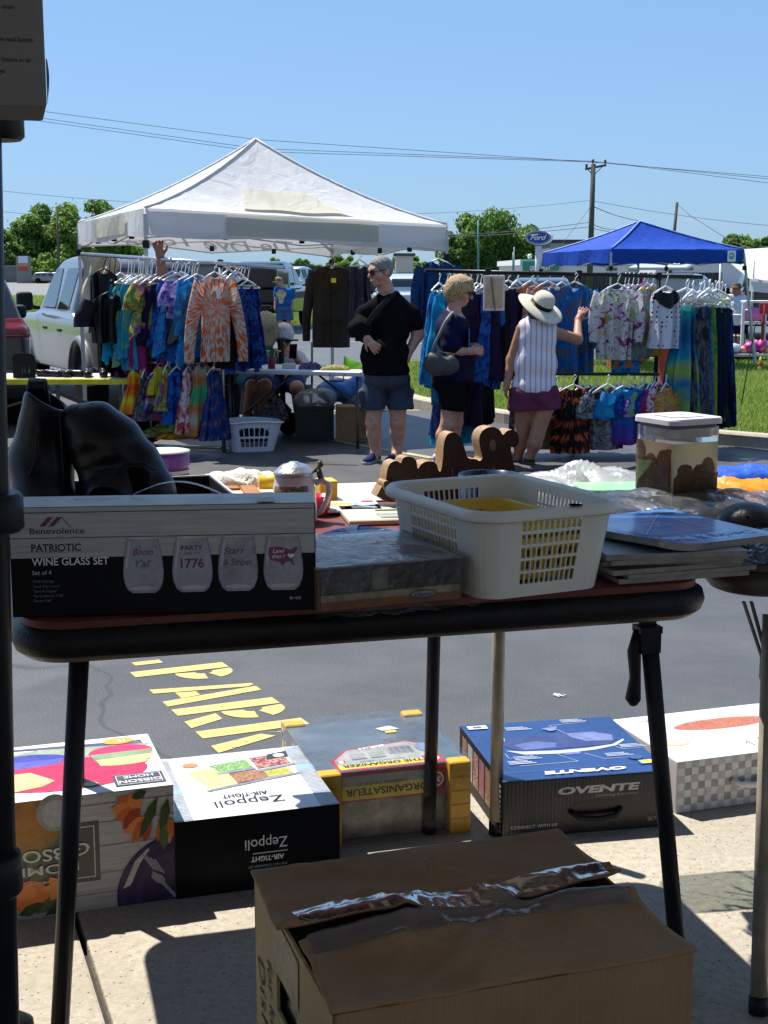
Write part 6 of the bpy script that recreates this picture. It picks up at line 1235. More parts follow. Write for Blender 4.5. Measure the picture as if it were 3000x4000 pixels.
def roof_pt(a,b,u,v,off):e=a.lerp(b,u);p=e.lerp(AP,v);p.z=e.z+(AP.z-e.z)*(.58*v+.42*v**1.9)-.16*math.sin(math.pi*u)*(1-v)**1.3*v*2.2+off+.006*math.sin(u*30+v*9);return p+nf*off*.3
mb=MB();mb.smooth=True;mb.grid(lambda u,v:roof_pt(FL,FR,.30+.42*u-.035*v*1,.12+.36*v,.024),18,12);mb.build('roof_patch',PATCH,wroof)
nl=(FL-RL).cross(V(0,0,1)).normalized();mb=MB();mb.grid(lambda u,v:RL.lerp(FL,.28+.5*u)+nl*(.03+.014*v*math.sin((.28+.5*u)*17))-V(0,0,.235*(.1+.75*v)),10,4);mb.build('valance_patch',PATCH,wroof)
nr=(RL-RR_).cross(V(0,0,1)).normalized();ur=(RL-RR_).normalized();p=Pan(RR_+ur*.3-V(0,0,.2)+nr*.035,ur,V(0,0,1));p.text('Tie-Dye Town',.2,.03,.17,ink((.30,.29,.30),.7),2.0,.01,.3);p.build('valance_lettering',wroof)
for a in(FL,FR,RL):mb=MB();mb.tube([V(a.x+(AP.x-a.x)*v,a.y+(AP.y-a.y)*v,a.z+(AP.z-a.z)*(.58*v+.42*v**1.9)+.008)for v in[i/14 for i in range(15)]],.011,5);mb.build('roof_seam',mat('white_piping',(.58,.58,.58),.6),wroof)
BLUEF=fabric_roof('blue_canopy_fabric',(.006,.06,.42),.14)
b0=at(2388,972,21);bR=at(2906,975,22.0);bL=at(2122,990,23.2);b2=bR+(bL-b0);b2.z=b0.z;bap=at(2499,866,22.2);fR=at(2950,1462,22.2);fF=V(3.4,20.85,-.4)
bt_,br_=canopy('market_canopy','royal blue pop-up canopy with slanted legs on the grass island at right',[b0,bR,b2,bL],bap,.205,2,BLUEF,[V(b0.x-.02,b0.y-.1,-.35),V(fR.x,fR.y,-.36),b2-V(0,0,b2.z+.35)+V(.1,.3,0),at(2040,1400,22.7)*1 if False else V(bL.x-.42,bL.y+.1,-.35)],mat('grey_white_pole',(.48,.49,.50),.4,.2),.10,bell=.75)
nb=(bR-b0).cross(V(0,0,1)).normalized();ub=(bR-b0).normalized();q=b0.lerp(bR,.86)-V(0,0,.185)+nb*.04;p=Pan(q,ub,V(0,0,1));p.rect(0,0,.16,.17,INW);p.ell(.08,.085,.055,.055,ink((.10,.25,.60)));p.ell(.075,.09,.03,.022,INW);p.ell(.09,.07,.04,.012,ink((.10,.25,.60)));p.build('logo_patch',br_)
mb=MB();
for a,b in((b0,bap),(bR,bap),(bL,bap)):
 mb=MB();mb.tube([a.lerp(b,i/10)+V(0,0,.012+(b.z-a.z)*((.75*i/10+.25*(i/10)**1.9)-i/10))for i in range(11)],.012,5);mb.build('roof_seam',mat('pale_blue_piping',(.25,.38,.65),.6),br_)
 # --- dyed cloth
CLOTH={}
def dye(name,cols,mode='blotch',scale=3.0,rough=.62,sheen=0):
 if name in CLOTH:return CLOTH[name]
 t=NT(name);tc=t.n('TexCoord');gen=tc.outputs['Generated'];oi=t.n('ObjectInfo');mp=t.n('Mapping');t.l(gen,mp.inputs[0]);cb=t.n('CombineXYZ');rnd=t.math('MULTIPLY',oi.outputs['Random'],9);t.l(rnd,cb.inputs[0]);t.l(rnd,cb.inputs[1]);t.l(cb.outputs[0],mp.inputs['Location'])
 mp.inputs['Scale'].default_value=(1,.35,1.5);n=t.noise(mp.outputs[0],scale,5,.62,1.0);stops=[(.31+.38*i/max(1,len(cols)-1),c)for i,c in enumerate(cols)]
 sx=t.n('SeparateXYZ');t.l(gen,sx.inputs[0])
 if mode=='bands':f=t.math('FRACT',t.math('ADD',t.math('MULTIPLY',sx.outputs[2],scale*.42),t.math('MULTIPLY',n,.35)));stops=[((i+.5)/len(cols),c)for i,c in enumerate(cols)]
 elif mode=='fade':f=t.math('ADD',t.math('MULTIPLY',sx.outputs[2],.8),t.math('MULTIPLY',t.math('SUBTRACT',n,.5),.6));stops=[(.05+.9*i/(len(cols)-1),c)for i,c in enumerate(cols)]
 elif mode=='spiral':
  dx=t.math('SUBTRACT',sx.outputs[0],.52);dz=t.math('MULTIPLY',t.math('SUBTRACT',sx.outputs[2],.62),1.5);an=t.math('ARCTAN2',dz,dx);rr_=t.math('SQRT',t.math('ADD',t.math('MULTIPLY',dx,dx),t.math('MULTIPLY',dz,dz)))
  sp=t.n('TexNoise');sp.inputs['Scale'].default_value=5.5;cb2=t.n('CombineXYZ');t.l(t.math('MULTIPLY',t.math('SINE',an),3.6),cb2.inputs[0]);t.l(t.math('MULTIPLY',t.math('COSINE',an),3.6),cb2.inputs[1]);t.l(t.math('MULTIPLY',rr_,.8),cb2.inputs[2]);t.l(cb2.outputs[0],sp.inputs['Vector'])
  f=t.math('ADD',t.math('MULTIPLY',sp.outputs['Fac'],.75),t.math('MULTIPLY',t.math('SINE',t.math('ADD',t.math('MULTIPLY',rr_,19),t.math('MULTIPLY',an,2))),.07))
 else:f=n
 c=t.ramp(f,stops);t.set(rough,0,c,.2)
 if sheen:t.b.inputs['Sheen Weight'].default_value=sheen
 t.bump(t.noise(t.coord('Object',(1,1,.3)),20,4,.6,.8),.6,.022);tl=t.n('BsdfTranslucent');t.l(c,tl.inputs[0]);m=t.n('MixShader');m.inputs[0].default_value=.28;t.l(t.b.outputs[0],m.inputs[1]);t.l(tl.outputs[0],m.inputs[2]);t.l(m.outputs[0],t.o.inputs['Surface'])
 CLOTH[name]=t.m;return t.m
Wc=(.72,.74,.76)
aqua=dye('aqua_tie_dye',[(.005,.10,.28),(.01,.34,.45),(.02,.26,.42),(.22,.42,.04),(.01,.30,.42),(.42,.48,.02)],'blotch',3.4);limeb=dye('lime_splash',[(.01,.25,.40),(.02,.38,.48),(.38,.52,.03),(.01,.24,.42),(.46,.55,.03)],'blotch',4);teal=dye('teal_tie_dye',[(.005,.10,.20),(.01,.33,.42),(.02,.20,.40),(.10,.50,.45)],'blotch',3);royal=dye('royal_tie_dye',[(.004,.012,.10),(.008,.05,.30),(.02,.16,.55),(.006,.03,.20)],'blotch',4);sky_=dye('sky_tie_dye',[(.01,.12,.42),(.03,.30,.62),(.01,.10,.36),(.10,.45,.70)],'blotch',4)
mag=dye('magenta_dye',[(.16,.005,.06),(.35,.01,.14),(.22,.01,.09)],'blotch',3,.5);purp=dye('purple_tie_dye',[(.04,.01,.12),(.16,.06,.34),(.42,.34,.58),(.10,.02,.22)],'blotch',5);orange_sp=dye('orange_spiral',[(.66,.14,.02),(.62,.60,.57),(.66,.56,.40),(.62,.12,.02),(.50,.08,.015),(.62,.12,.02),(.64,.60,.52)],'spiral',4)
blk=dye('black_cloth',[(.002,.002,.003),(.005,.005,.006),(.003,.003,.004)],'blotch',3,.6);blkl=mat('black_faux_leather',(.003,.003,.0035),.28,0,.3,6,.3,40);galaxy=dye('galaxy_dye',[(.003,.006,.05),(.005,.02,.15),(.008,.04,.24),(.05,.14,.40),(.003,.012,.09)],'blotch',6);navy_f=dye('navy_fade',[(.003,.004,.018),(.005,.016,.06),(.006,.006,.02)],'fade',4)
fire=dye('flame_bands',[(.70,.10,.01),(.78,.30,.01),(.80,.62,.03),(.78,.16,.01)],'bands',3.6);berry=dye('berry_bands',[(.32,.02,.07),(.30,.03,.09),(.01,.04,.25),(.45,.45,.55),(.28,.02,.08)],'bands',3.4);prim_=dye('rainbow_dye',[(.02,.10,.42),(.55,.50,.03),(.10,.30,.08),(.45,.03,.05),(.02,.12,.45)],'blotch',4);redw=dye('red_white_dye',[(.40,.01,.06),(.55,.08,.03),(.75,.70,.70),(.45,.02,.10)],'blotch',4);grnor=dye('green_orange_bands',[(.06,.40,.16),(.60,.16,.02),(.45,.50,.35),(.58,.18,.03),(.05,.38,.15)],'bands',3.4);bluerain=dye('blue_rainbow_spiral',[(.01,.03,.16),(.01,.07,.30),(.01,.04,.18),(.50,.15,.02),(.55,.50,.04),(.02,.06,.25)],'spiral',4)
yel_=dye('yellow_spot',[(.65,.55,.02),(.55,.45,.02),(.45,.30,.03)],'blotch',5);brown_l=mat('brown_leather',(.035,.016,.011),.32,0,.5,7,.5,14);denim=mat('blue_denim',(.012,.05,.13),.75,0,.3,20,.4,150);orblue=dye('orange_blue_blotch',[(.01,.14,.38),(.60,.15,.02),(.50,.12,.02),(.50,.60,.68),(.02,.20,.42),(.10,.05,.03)],'blotch',4.2);blueor=dye('blue_orange_shibori',[(.01,.12,.38),(.02,.20,.45),(.12,.05,.03),(.50,.18,.05),(.01,.10,.32)],'spiral',5)
flor=dye('white_floral',[(.10,.10,.11),(.30,.02,.14),(.36,.03,.18),(.70,.71,.74),(.72,.72,.75),(.72,.73,.76),(.55,.55,.08),(.05,.25,.40),(.3,.3,.32)],'blotch',4.6);warm=dye('warm_tie_dye',[(.45,.14,.05),(.60,.42,.08),(.50,.10,.03),(.60,.50,.35)],'blotch',5);ylw=dye('yellow_tie_dye',[(.70,.55,.04),(.65,.35,.03),(.10,.35,.45),(.72,.60,.10)],'blotch',4);teal_br=dye('teal_red_dye',[(.03,.25,.30),(.40,.06,.05),(.05,.35,.40),(.50,.40,.10)],'blotch',4)
blkor=dye('black_orange_spiral',[(.006,.006,.008),(.01,.01,.012),(.58,.10,.02),(.62,.13,.03),(.35,.34,.40),(.01,.01,.012)],'spiral',5);greymar=dye('grey_marble',[(.01,.01,.013),(.10,.10,.11),(.35,.35,.38),(.03,.03,.035),(.20,.20,.22)],'blotch',6);darkmar=dye('black_marble',[(.006,.006,.008),(.03,.04,.05),(.18,.18,.20),(.008,.008,.01)],'blotch',5);bluepur=dye('blue_purple_fade',[(.16,.02,.28),(.02,.08,.42),(.01,.28,.62),(.02,.20,.50),(.03,.38,.65)],'fade',4);limeblue=dye('lime_blue_fade',[(.01,.15,.30),(.02,.40,.42),(.30,.52,.06),(.01,.22,.50),(.45,.58,.06),(.02,.40,.58),(.01,.16,.46)],'bands',2.6);olive=mat('olive_cloth',(.10,.10,.045),.8,0,.15,20,.4,90);greenb=dye('green_blue_dye',[(.01,.10,.04),(.03,.30,.08),(.35,.45,.05),(.02,.22,.10)],'blotch',3);slate=dye('slate_lace',[(.012,.013,.035),(.05,.05,.10),(.02,.02,.05),(.10,.10,.16)],'blotch',14);inkb=dye('ink_purple',[(.003,.004,.015),(.006,.012,.05),(.025,.006,.05),(.003,.006,.025)],'blotch',3);turq=dye('turquoise_dye',[(.01,.20,.42),(.01,.36,.62),(.02,.28,.52)],'blotch',3)
def polka():
 t=NT('white_polka');co=t.coord('Object',(24,24,24),(0,0,0));v=t.n('TexVoronoi',feature='F1');v.inputs['Scale'].default_value=1;v.inputs['Randomness'].default_value=.25;t.l(co,v.inputs['Vector']);t.set(.7,0,t.mix(t.math('LESS_THAN',v.outputs['Distance'],.24),(.62,.62,.66),(.02,.02,.03)),.3);return t.m
POLKA=polka();HW=mat('white_plastic_hanger',(.72,.73,.74),.35,0,.04,10,.03);HB=mat('black_plastic_hanger',(.015,.015,.016),.4,0,.2,10,.03);HP=mat('pink_plastic_hanger',(.50,.05,.16),.4,0,.1,10,.03);WOODH=mat('wooden_hanger',(.35,.15,.05),.5,0,.2,20,.1)
# --- garments: each a closed hanging shape with its hanger
GN=0
def garment(name,label,cat,c,yaw,L,sw,hw,m,kind='dress',sleeve=0,folds=9,amp=.026,th=.05,hook=.12,hm=None,group=None,seed=None,swing=0,sl_spread=.10,neck=.085,hem_wave=.0,tag_=False,m2=None):
 """c = middle of the shoulder line, L length, sw/hw shoulder and hem width; faces -y before yaw"""
 global GN;GN+=1;r=random.Random(seed or GN);ph=r.uniform(0,6);ph2=r.uniform(0,6);M=frame(c,yaw)
 t=thing(name,label,cat,tuple(c),group);nu,nv=64,20;drop=.055 if kind not in('dress','skirt')else .045;strap=kind=='dress' and not sleeve
 def fn(u,v):
  a=2*math.pi*u;ca,sa=math.cos(a),math.sin(a);ww=sw if v<.25 else sw+(hw-sw)*((v-.25)/.75)**(1.0 if kind!='flare' else .8)
  if kind in('dress','flare')and .18<v<.5:ww*=1-.10*math.sin(math.pi*(v-.18)/.32)
  tz=th*(.55+.9*v);x=math.copysign(abs(ca)**.75,ca)*ww/2;y=math.copysign(abs(sa)**.9,sa)*tz
  f=amp*(.25+v**.7)*(math.sin(folds*a+ph+.8*math.sin(3*v+ph2))+.6*math.sin((folds+4)*a+ph2+v));x+=f*.5*ca;y+=f*(1 if sa>0 else 1)*(.3+abs(sa))+swing*v*v;x+=.02*math.sin(2.2*v+ph)*v
  z=-L*v+hem_wave*v*math.sin(3*a+ph)
  if v<.12:k=v/.12;x*=.86+.14*k
  z-=drop*max(0,abs(ca)-.22)**1.2*(1-v)**3
  if abs(ca)<.32 and v<.02:z-=(neck if sa<0 else neck*.35)*math.cos(abs(ca)/.32*math.pi/2)
  if strap:z-=.045*(1-v)
  return M@V(x,y,z)
 mb=MB();mb.smooth=True;mb.mat(m)
 mb.grid(fn,nu,nv,closed=True)
 if sleeve:
  for s in(-1,1):
   a0=V(s*sw*.46,0,-drop-.01);d=V(s*sl_spread,r.uniform(-.04,.02),-sleeve);w0=.062 if sleeve>.3 else .085
   def sf(u,v,a0=a0,d=d,s=s):
    an=2*math.pi*u;w_=w0*(1-.30*v)if sleeve>.3 else w0;p=a0+d*v+V(s*.03*math.sin(math.pi*v),0,0);return M@(p+V(math.cos(an)*w_,math.sin(an)*w_*.55+.006*math.sin(12*v+ph),.03*math.cos(an)*s*(1-v)))
   mb.grid(sf,12,8,closed=True)
 if m2:mb.mat(m2);mb.grid(lambda u,v:fn(.5+.5*u,.01+.33*v*(1-abs(2*u-1)))+M.to_3x3()@V(0,-.012,0),18,6)
 b=mb.build('cloth',None,t)
 if hook:
  mb=MB();hm=hm or HW;z0=.0;mb.tube([M@V(x,0,z)for x,z in((0,hook),(.014,hook+.018),(.028,hook+.004),(.02,hook-.012),(.004,.05),(0,.02))],.0045,6)
  mb.tube([M@V(x,0,z)for x,z in((-sw*.46,-drop*1.0),(-sw*.24,-.012),(0,.022),(sw*.24,-.012),(sw*.46,-drop*1.0))],.0085,6,closed=strap);mb.build('hanger',hm,t)
 if tag_:mb=MB(M);mb.box((.02,-th-.02,-.16),(.035,.003,.085));mb.build('price_tag',mat('white_tag',(.75,.75,.76),.5),t)
 return t
def rail(name,label,a,b,r,m,posts=(),cat='clothes rack',extra=()):
 t=thing(name,label,cat,((a.x+b.x)/2,(a.y+b.y)/2,-.45));mb=MB();mb.tube([a,b],r,10);mb.build('rail',m,t)
 for p,f in posts:mb=MB();mb.tube([p,f],r*1.05,10);po=mb.build('post',m,t);mb=MB();mb.rbox(p,(.05,.05,.07),.012);mb.build('joint',BLK,po)
 for p,q in extra:mb=MB();mb.tube([p,q],r*.8,8);mb.build('foot_bar',m,t)
 return t
CHR=mat('chrome_tube',(.55,.56,.58),.22,.85,.1,10,.05)
ra,rb_=at(318,992,12.65),at(1112,1046,12.1)
la=lambda k:ra.lerp(rb_,k);lx_=lambda px:(px-318)/(1112-318)
pa_=la(.02);pm=la(lx_(862))+V(0,.12,0);pe=la(.98)
rail('clothes_rack','grey two-tier clothes rail hung with tie-dye clothes under the white canopy',ra,rb_,.018,CHR,[(pm,gl(pm))],extra=[(at(520,1415,12.35),at(845,1420,12.25)),(gl(at(470,1700,12.7),.03),gl(at(900,1700,12.4),.03))])
RY=math.atan2(rb_.y-ra.y,rb_.x-ra.x)
def hang(px,py_top,py_bot,label,m,wpx,hpx,kind='dress',yaw=None,dy=0,cat='dress',name='dress',**k):
 q=la(lx_(px));Y=q.y+dy;c=at(px,py_top,Y);b=at(px,py_bot,Y);return garment(name,label,cat,c,R(yaw if yaw is not None else 55),c.z-b.z,wpx*Y/F,hpx*Y/F,m,kind,hook=max(.05,q.z-c.z-.03),group='clothes on the left rack',**k)
G1='tie-dye clothes on the left rack'
hang(405,1058,1300,'black shiny faux leather top hanging at the left end of the rail',blkl,110,120,'shirt',8,-.05,'top','top',seed=3,hm=HB);hang(445,1095,1450,'long black sheer dress hanging below the shiny black top',blk,130,118,'dress',6,.12,seed=5,hm=HB,amp=.025);hang(425,1150,1340,'black lace jacket in front of the long black dress',mat('black_lace',(.003,.003,.004),.5,0,.5,30,.6,90),125,130,'shirt',10,-.16,'jacket','jacket',sleeve=.22,seed=6,hm=HB)
tops=[(500,1085,1330,aqua,'aqua and lime tie-dye dress, first right of the black dresses'),(522,1080,1380,teal,'teal tie-dye dress, second right of the black dresses'),(540,1088,1420,aqua,'long lime and aqua dress with a handkerchief hem on the left rack'),(557,1092,1380,turq,'plain turquoise dress between two lime tie-dye dresses'),(575,1086,1445,mag,'long magenta dress dipping down beside the aqua dresses'),(592,1090,1300,prim_,'short sleeved rainbow tie-dye top right of the magenta dress'),(610,1082,1335,royal,'deep blue tie-dye dress left of the upraised arm'),(628,1086,1330,inkb,'dark navy and purple dress beside the upraised arm')]
for i,(px,a,b,m,lb)in enumerate(tops):hang(px,a,b,lb,m,140,200,'dress' if i!=5 else 'shirt',46+(i*7)%14,-.03*(i%3),folds=6,seed=20+i,hem_wave=.05,amp=.03,sleeve=.2 if i==5 else 0)
bl_=[(672,1070,1330,royal,'royal blue dress just right of the upraised arm',60),(690,1075,1380,sky_,'bright blue tie-dye dress, second right of the upraised arm',58),(708,1072,1405,royal,'long deep blue tie-dye dress in the middle of the left rack',50),(735,1085,1230,purp,'short purple and white tie-dye top in the middle of the left rack',55),(748,1110,1330,brown_l,'dark brown shiny top behind the purple tie-dye top',60),(770,1080,1400,sky_,'sky blue long sleeved dress left of the orange spiral tunic',62)]
for i,(px,a,b,m,lb,yw)in enumerate(bl_):hang(px,a,b,lb,m,150,205,'shirt' if i in(3,)else 'dress',yw-12,-.05*(i%2),folds=6,seed=40+i,sleeve=(.45 if i==5 else .18 if i==3 else 0),hem_wave=.03,amp=.028)
garment('tunic','orange and white spiral tie-dye long sleeved tunic facing forward on the left rack','tunic',at(838,1072,12.02),R(14),(1405-1072)*12.02/F,108*12.02/F,112*12.02/F,orange_sp,'shirt',sleeve=.68,sl_spread=.125,seed=60,tag_=True,folds=5,amp=.014,hook=.09,group='clothes on the left rack')
for i,(px,a,b,m,lb,yw)in enumerate([(895,1062,1430,blk,'long black dress right behind the orange spiral tunic',60),(920,1068,1435,blk,'second long black garment right of the orange spiral tunic',62),(930,1072,1425,blkl,'black shiny coat hanging left of the galaxy dress',60),(952,1095,1440,galaxy,'deep blue galaxy print dress at the right end of the left rack',52),(968,1105,1425,galaxy,'second blue galaxy print dress, last on the left rack',50)]):hang(px,a,b,lb,m,130,165,'dress',yw-4,.02*i,folds=9,seed=70+i,amp=.03)
for i,(px,a,b,m,lb,yw)in enumerate([(470,1075,1400,turq,'turquoise dress squeezed in right beside the black jacket',58),(512,1095,1410,limeb,'lime splashed dress between the first two aqua dresses',60),(548,1100,1440,teal,'dark teal dress with a low pointed hem, left of the magenta dress',56),(586,1100,1395,limeb,'lime and turquoise dress peeking out right of the magenta dress',62),(681,1100,1360,prim_,'rainbow dress between the first two blue dresses',60),(722,1090,1430,royal,'royal blue dress hanging low left of the purple top',58),(758,1095,1415,turq,'clear turquoise dress behind the brown shiny top',60),(882,1085,1420,blk,'black dress half covered by the orange spiral tunic',52),(940,1100,1435,royal,'deep blue dress between the black coat and the galaxy dress',56)]):hang(px,a,b,lb,m,120,170,'dress',yw-2,.07,folds=8,seed=300+i,hem_wave=.05,amp=.03)
ch_=[(535,1440,1615,fire,'orange and yellow banded child dress at the left of the lower rail',12),(566,1450,1640,darkmar,'narrow dark shiny child dress beside the orange banded dress',70),(610,1455,1640,berry,'wide berry and blue banded child dress on the lower rail',10),(628,1425,1540,yel_,'small yellow spotted child top on the lower rail',30),(655,1430,1600,prim_,'green and yellow child dress on the lower rail',60),(690,1440,1655,royal,'blue child dress with a red top on the lower rail',35),(712,1435,1680,prim_,'multicoloured child dress behind the blue one',62),(735,1440,1690,redw,'red and white flower child dress on the lower rail',55),(752,1430,1690,royal,'dark blue child dress behind the red flower dress',66),(790,1420,1700,grnor,'green and orange banded child dress, second from the right on the lower rail',20),(835,1440,1720,bluerain,'blue child dress with a rainbow burst, last on the lower rail',28),(640,1640,1705,prim_,'rainbow hem of a child dress below the berry banded dress',15),(705,1660,1715,fire,'orange and yellow child skirt at the bottom of the lower rail',12)]
for i,(px,a,b,m,lb,yw)in enumerate(ch_):
 Y=12.3-.0005*(px-535)+(.14 if i in(6,8,11,12)else 0);w_=72 if i in(0,2,5,9)else 60;garment('child_dress',lb,'child dress',at(px,a,Y),R(yw),(b-a)*Y/F,w_*Y/F,(185 if i==2 else 135 if i<11 else 200)*Y/F,m,'flare',folds=8,amp=.016,th=.04,hook=.04 if i<11 else 0,hm=(HP,HW,HW)[i%3],group='child dresses on the lower rail',seed=90+i)
garment('jacket','dark brown work jacket with corduroy collar hung on the back leg of the white canopy','jacket',at(1297,1040,15.9),R(-4),310*15.9/F,150*15.9/F,140*15.9/F,mat('brown_waxed_cotton',(.020,.015,.011),.55,0,.25,8,.4,60),'coat',sleeve=.78,sl_spread=.10,hook=.07,hm=WOODH,folds=4,amp=.012,th=.07,seed=120,m2=mat('brown_corduroy',(.032,.020,.012),.8,0,.3,30,.5,160))
jk=[o for o in bpy.data.objects if o.get('label','').startswith('dark brown work jacket')][0];JM=frame(at(1297,1040,15.9),R(-4))
for x in(-.11,.11):mb=MB(JM);mb.rbox((x,-.135,-.60),(.13,.012,.055),.004);mb.build('pocket_flap',mat('brown_waxed_cotton',(.020,.015,.011)),jk)
mb=MB(JM);mb.bar(V(.005,-.125,-.16),V(.0,-.15,-.88),.006,.006);mb.build('front_edge',mat('dark_edge',(.006,.005,.004),.8),jk)
mb=MB();q=at(1303,1095,15.72);mb.box(q,(.055,.004,.05));tag(mb.build('price_label',mat('yellow_label',(.72,.70,.03),.6),None,tuple(q)),'small yellow price label pinned to the brown jacket','label')
garment('dress','black and white dotted sleeveless dress hanging right of the brown jacket','dress',at(1405,1022,15.2),R(5),290*15.2/F,80*15.2/F,95*15.2/F,slate,'dress',hook=.07,seed=121)
garment('jacket','blue denim jacket hung on the right leg of the white canopy','jacket',at(1712,1020,13.6),R(-14),235*13.6/F,135*13.6/F,120*13.6/F,denim,'shirt',sleeve=.42,sl_spread=.06,hook=.07,th=.06,seed=122)
garment('jacket','dark brown crackled leather jacket under the denim one','jacket',at(1682,1075,13.75),R(-25),215*13.75/F,110*13.75/F,130*13.75/F,brown_l,'shirt',sleeve=.45,sl_spread=-.02,hook=0,th=.07,seed=123,amp=.03)
qa,qb=at(1660,1057,12.25),at(2745,1083,12.6);ra2=lambda px:qa.lerp(qb,(px-1660)/(2745-1660));pL,pM,pR=ra2(1900),ra2(2255),ra2(2570)
BR=mat('black_rack_tube',(.015,.015,.017),.35,.3,.2,20,.08)
l1,l2=at(1995,1460,12.0),at(2575,1462,12.15)
rail('clothes_rack','long black two-tier clothes rail in front of the grass island',qa,qb,.018,BR,[(pL,gl(pL)),(pM,gl(pM)),(pR,gl(pR))],extra=[(l1,l2),(gl(pL,.03)+V(0,-.3,0),gl(pL,.03)+V(0,.3,0)),(gl(pM,.03)+V(-.1,-.35,0),gl(pM,.03)+V(.1,.3,0)),(gl(pR,.03)+V(0,-.3,0),gl(pR,.03)+V(0,.3,0))])
def hang2(px,a,b,lb,m,w,h,kind='shirt',yaw=0,dy=0,cat='shirt',name='shirt',**k):
 q=ra2(px);Y=q.y+dy;return garment(name,lb,cat,at(px,a,Y),R(yaw),(b-a)*Y/F,w*Y/F,h*Y/F,m,kind,group='clothes on the right rack',hook=k.pop('hook',max(.04,(a-1075)*Y/F)),**k)
for i,(px,a,b,m,lb,yw)in enumerate([(1745,1120,1500,turq,'bright blue dress right behind the navy shirted woman',62),(1770,1110,1560,sky_,'blue tie-dye long dress, second behind the navy shirted woman',60),(1795,1115,1720,turq,'very long turquoise dress reaching almost to the ground',40),(1835,1118,1640,navy_f,'long dark navy dress left of the pale picture board',58),(1862,1115,1655,inkb,'long black and navy dress behind the pale picture board',56),(1895,1125,1480,inkb,'dark blue dress below the pale picture board',50),(1930,1115,1470,royal,'dark royal blue dress right of the picture board',52),(1955,1112,1460,inkb,'purple black dress right of the picture board',56),(1985,1105,1440,blk,'black jacket at the middle of the right rack, left of the sun hat',40)]):hang2(px,a,b,lb,m,140,195,'dress',yw-12,.0+.02*(i%3),'dress','dress',folds=6,amp=.034,seed=140+i,hem_wave=.03)
hang2(2075,1105,1420,'orange and blue tie-dye top half hidden by the sun hat',orblue,110,115,'shirt',18,.1,seed=160,sleeve=.4);hang2(2140,1108,1445,'orange and blue blotched long sleeved top right of the sun hat',orblue,120,120,'shirt',8,.0,seed=161,sleeve=.5,sl_spread=.05);hang2(2245,1110,1450,'blue and orange pleat-dyed top touched by the raised hand',blueor,140,140,'shirt',4,-.05,seed=162,sleeve=.5,sl_spread=.05)
for i,(px,a,b,m,lb,yw)in enumerate([(1715,1115,1480,sky_,'sky blue dress seen just left of the blonde womans hair',55),(1755,1118,1690,galaxy,'long galaxy blue dress behind the blonde woman',52),(1815,1112,1600,royal,'long royal blue dress between the turquoise and navy ones',56),(1878,1118,1640,blk,'long black dress under the pale picture board',54),(1912,1120,1500,galaxy,'galaxy blue dress under the right half of the picture board',52),(2020,1105,1445,inkb,'dark purple dress behind the sun hat brim',50),(2195,1112,1440,orblue,'second orange and blue blotched top, half hidden by the first',30)]):hang2(px,a,b,lb,m,125,180,'dress',yw,.08,'dress','dress',folds=8,amp=.03,seed=320+i,hem_wave=.03)
for i,(px,a,b,m,lb,w_)in enumerate([(2700,1175,1640,turq,'long turquoise dress between the lime maxi dress and the marbled one',80),(2728,1174,1650,sky_,'long sky blue dress beside the black marbled dress',80),(2778,1176,1640,teal,'long teal dress between the blue and the green ones',75),(2828,1180,1660,galaxy,'galaxy print maxi dress at the very right end of the rack',80)]):
 Y=12.6+.03*i;garment('dress',lb,'dress',at(px,a,Y),R(35),(b-a)*Y/F,w_*Y/F*1.3,w_*1.9*Y/F,m,'dress',folds=11,amp=.03,th=.05,hook=.14,seed=340+i,group='clothes on the right rack')
hang2(2412,1118,1400,'white floral long sleeved top facing forward on the right rack',flor,140,120,'shirt',6,-.22,seed=163,sleeve=.42,sl_spread=.05)
for i,(px,a,b,m,lb)in enumerate([(2455,1120,1450,sky_,'blue tie-dye shirt, first behind the white floral top'),(2472,1122,1420,warm,'rust and cream tie-dye shirt, second behind the white floral top'),(2492,1122,1400,teal_br,'teal and red tie-dye shirt, third behind the white floral top'),(2510,1118,1390,sky_,'bright blue shirt just left of the yellow one'),(2528,1116,1385,ylw,'yellow and orange tie-dye shirt on the right rack'),(2550,1120,1360,teal_br,'teal shirt between the yellow shirt and the polka dot top'),(2440,1125,1430,warm,'pale peach shirt peeking out behind the white floral top')]):hang2(px,a,b,lb,m,150,150,'shirt',48,.05*(i%2),seed=170+i,sleeve=.24,folds=5,amp=.024,hm=HW if i!=3 else HP)
hang2(2600,1128,1355,'white polka dot top with a wide black collar',POLKA,118,122,'shirt',12,-.25,'top','top',seed=180,sleeve=0,m2=mat('black_satin',(.008,.008,.01),.35),th=.07)
for i,(px,a,b,m,lb,w_)in enumerate([(2680,1172,1650,limeblue,'long lime and blue striped maxi dress near the right end',110),(2745,1175,1640,darkmar,'long black marbled dress right of the lime and blue maxi dress',70),(2765,1172,1645,royal,'long blue dress, third from the right end of the rack',80),(2790,1175,1640,greenb,'long green and yellow dress, second from the right end',70),(2815,1178,1665,navy_f,'long dark navy dress at the right end of the rack',90)]):
 Y=12.45+.04*i;garment('dress',lb,'dress',at(px,a,Y),R(10 if i==0 else 40),(b-a)*Y/F,w_*Y/F*(1.05 if i==0 else 1.35),(w_*1.85)*Y/F,m,'dress',folds=13,amp=.03,th=.06,hook=.16,seed=190+i,group='clothes on the right rack')
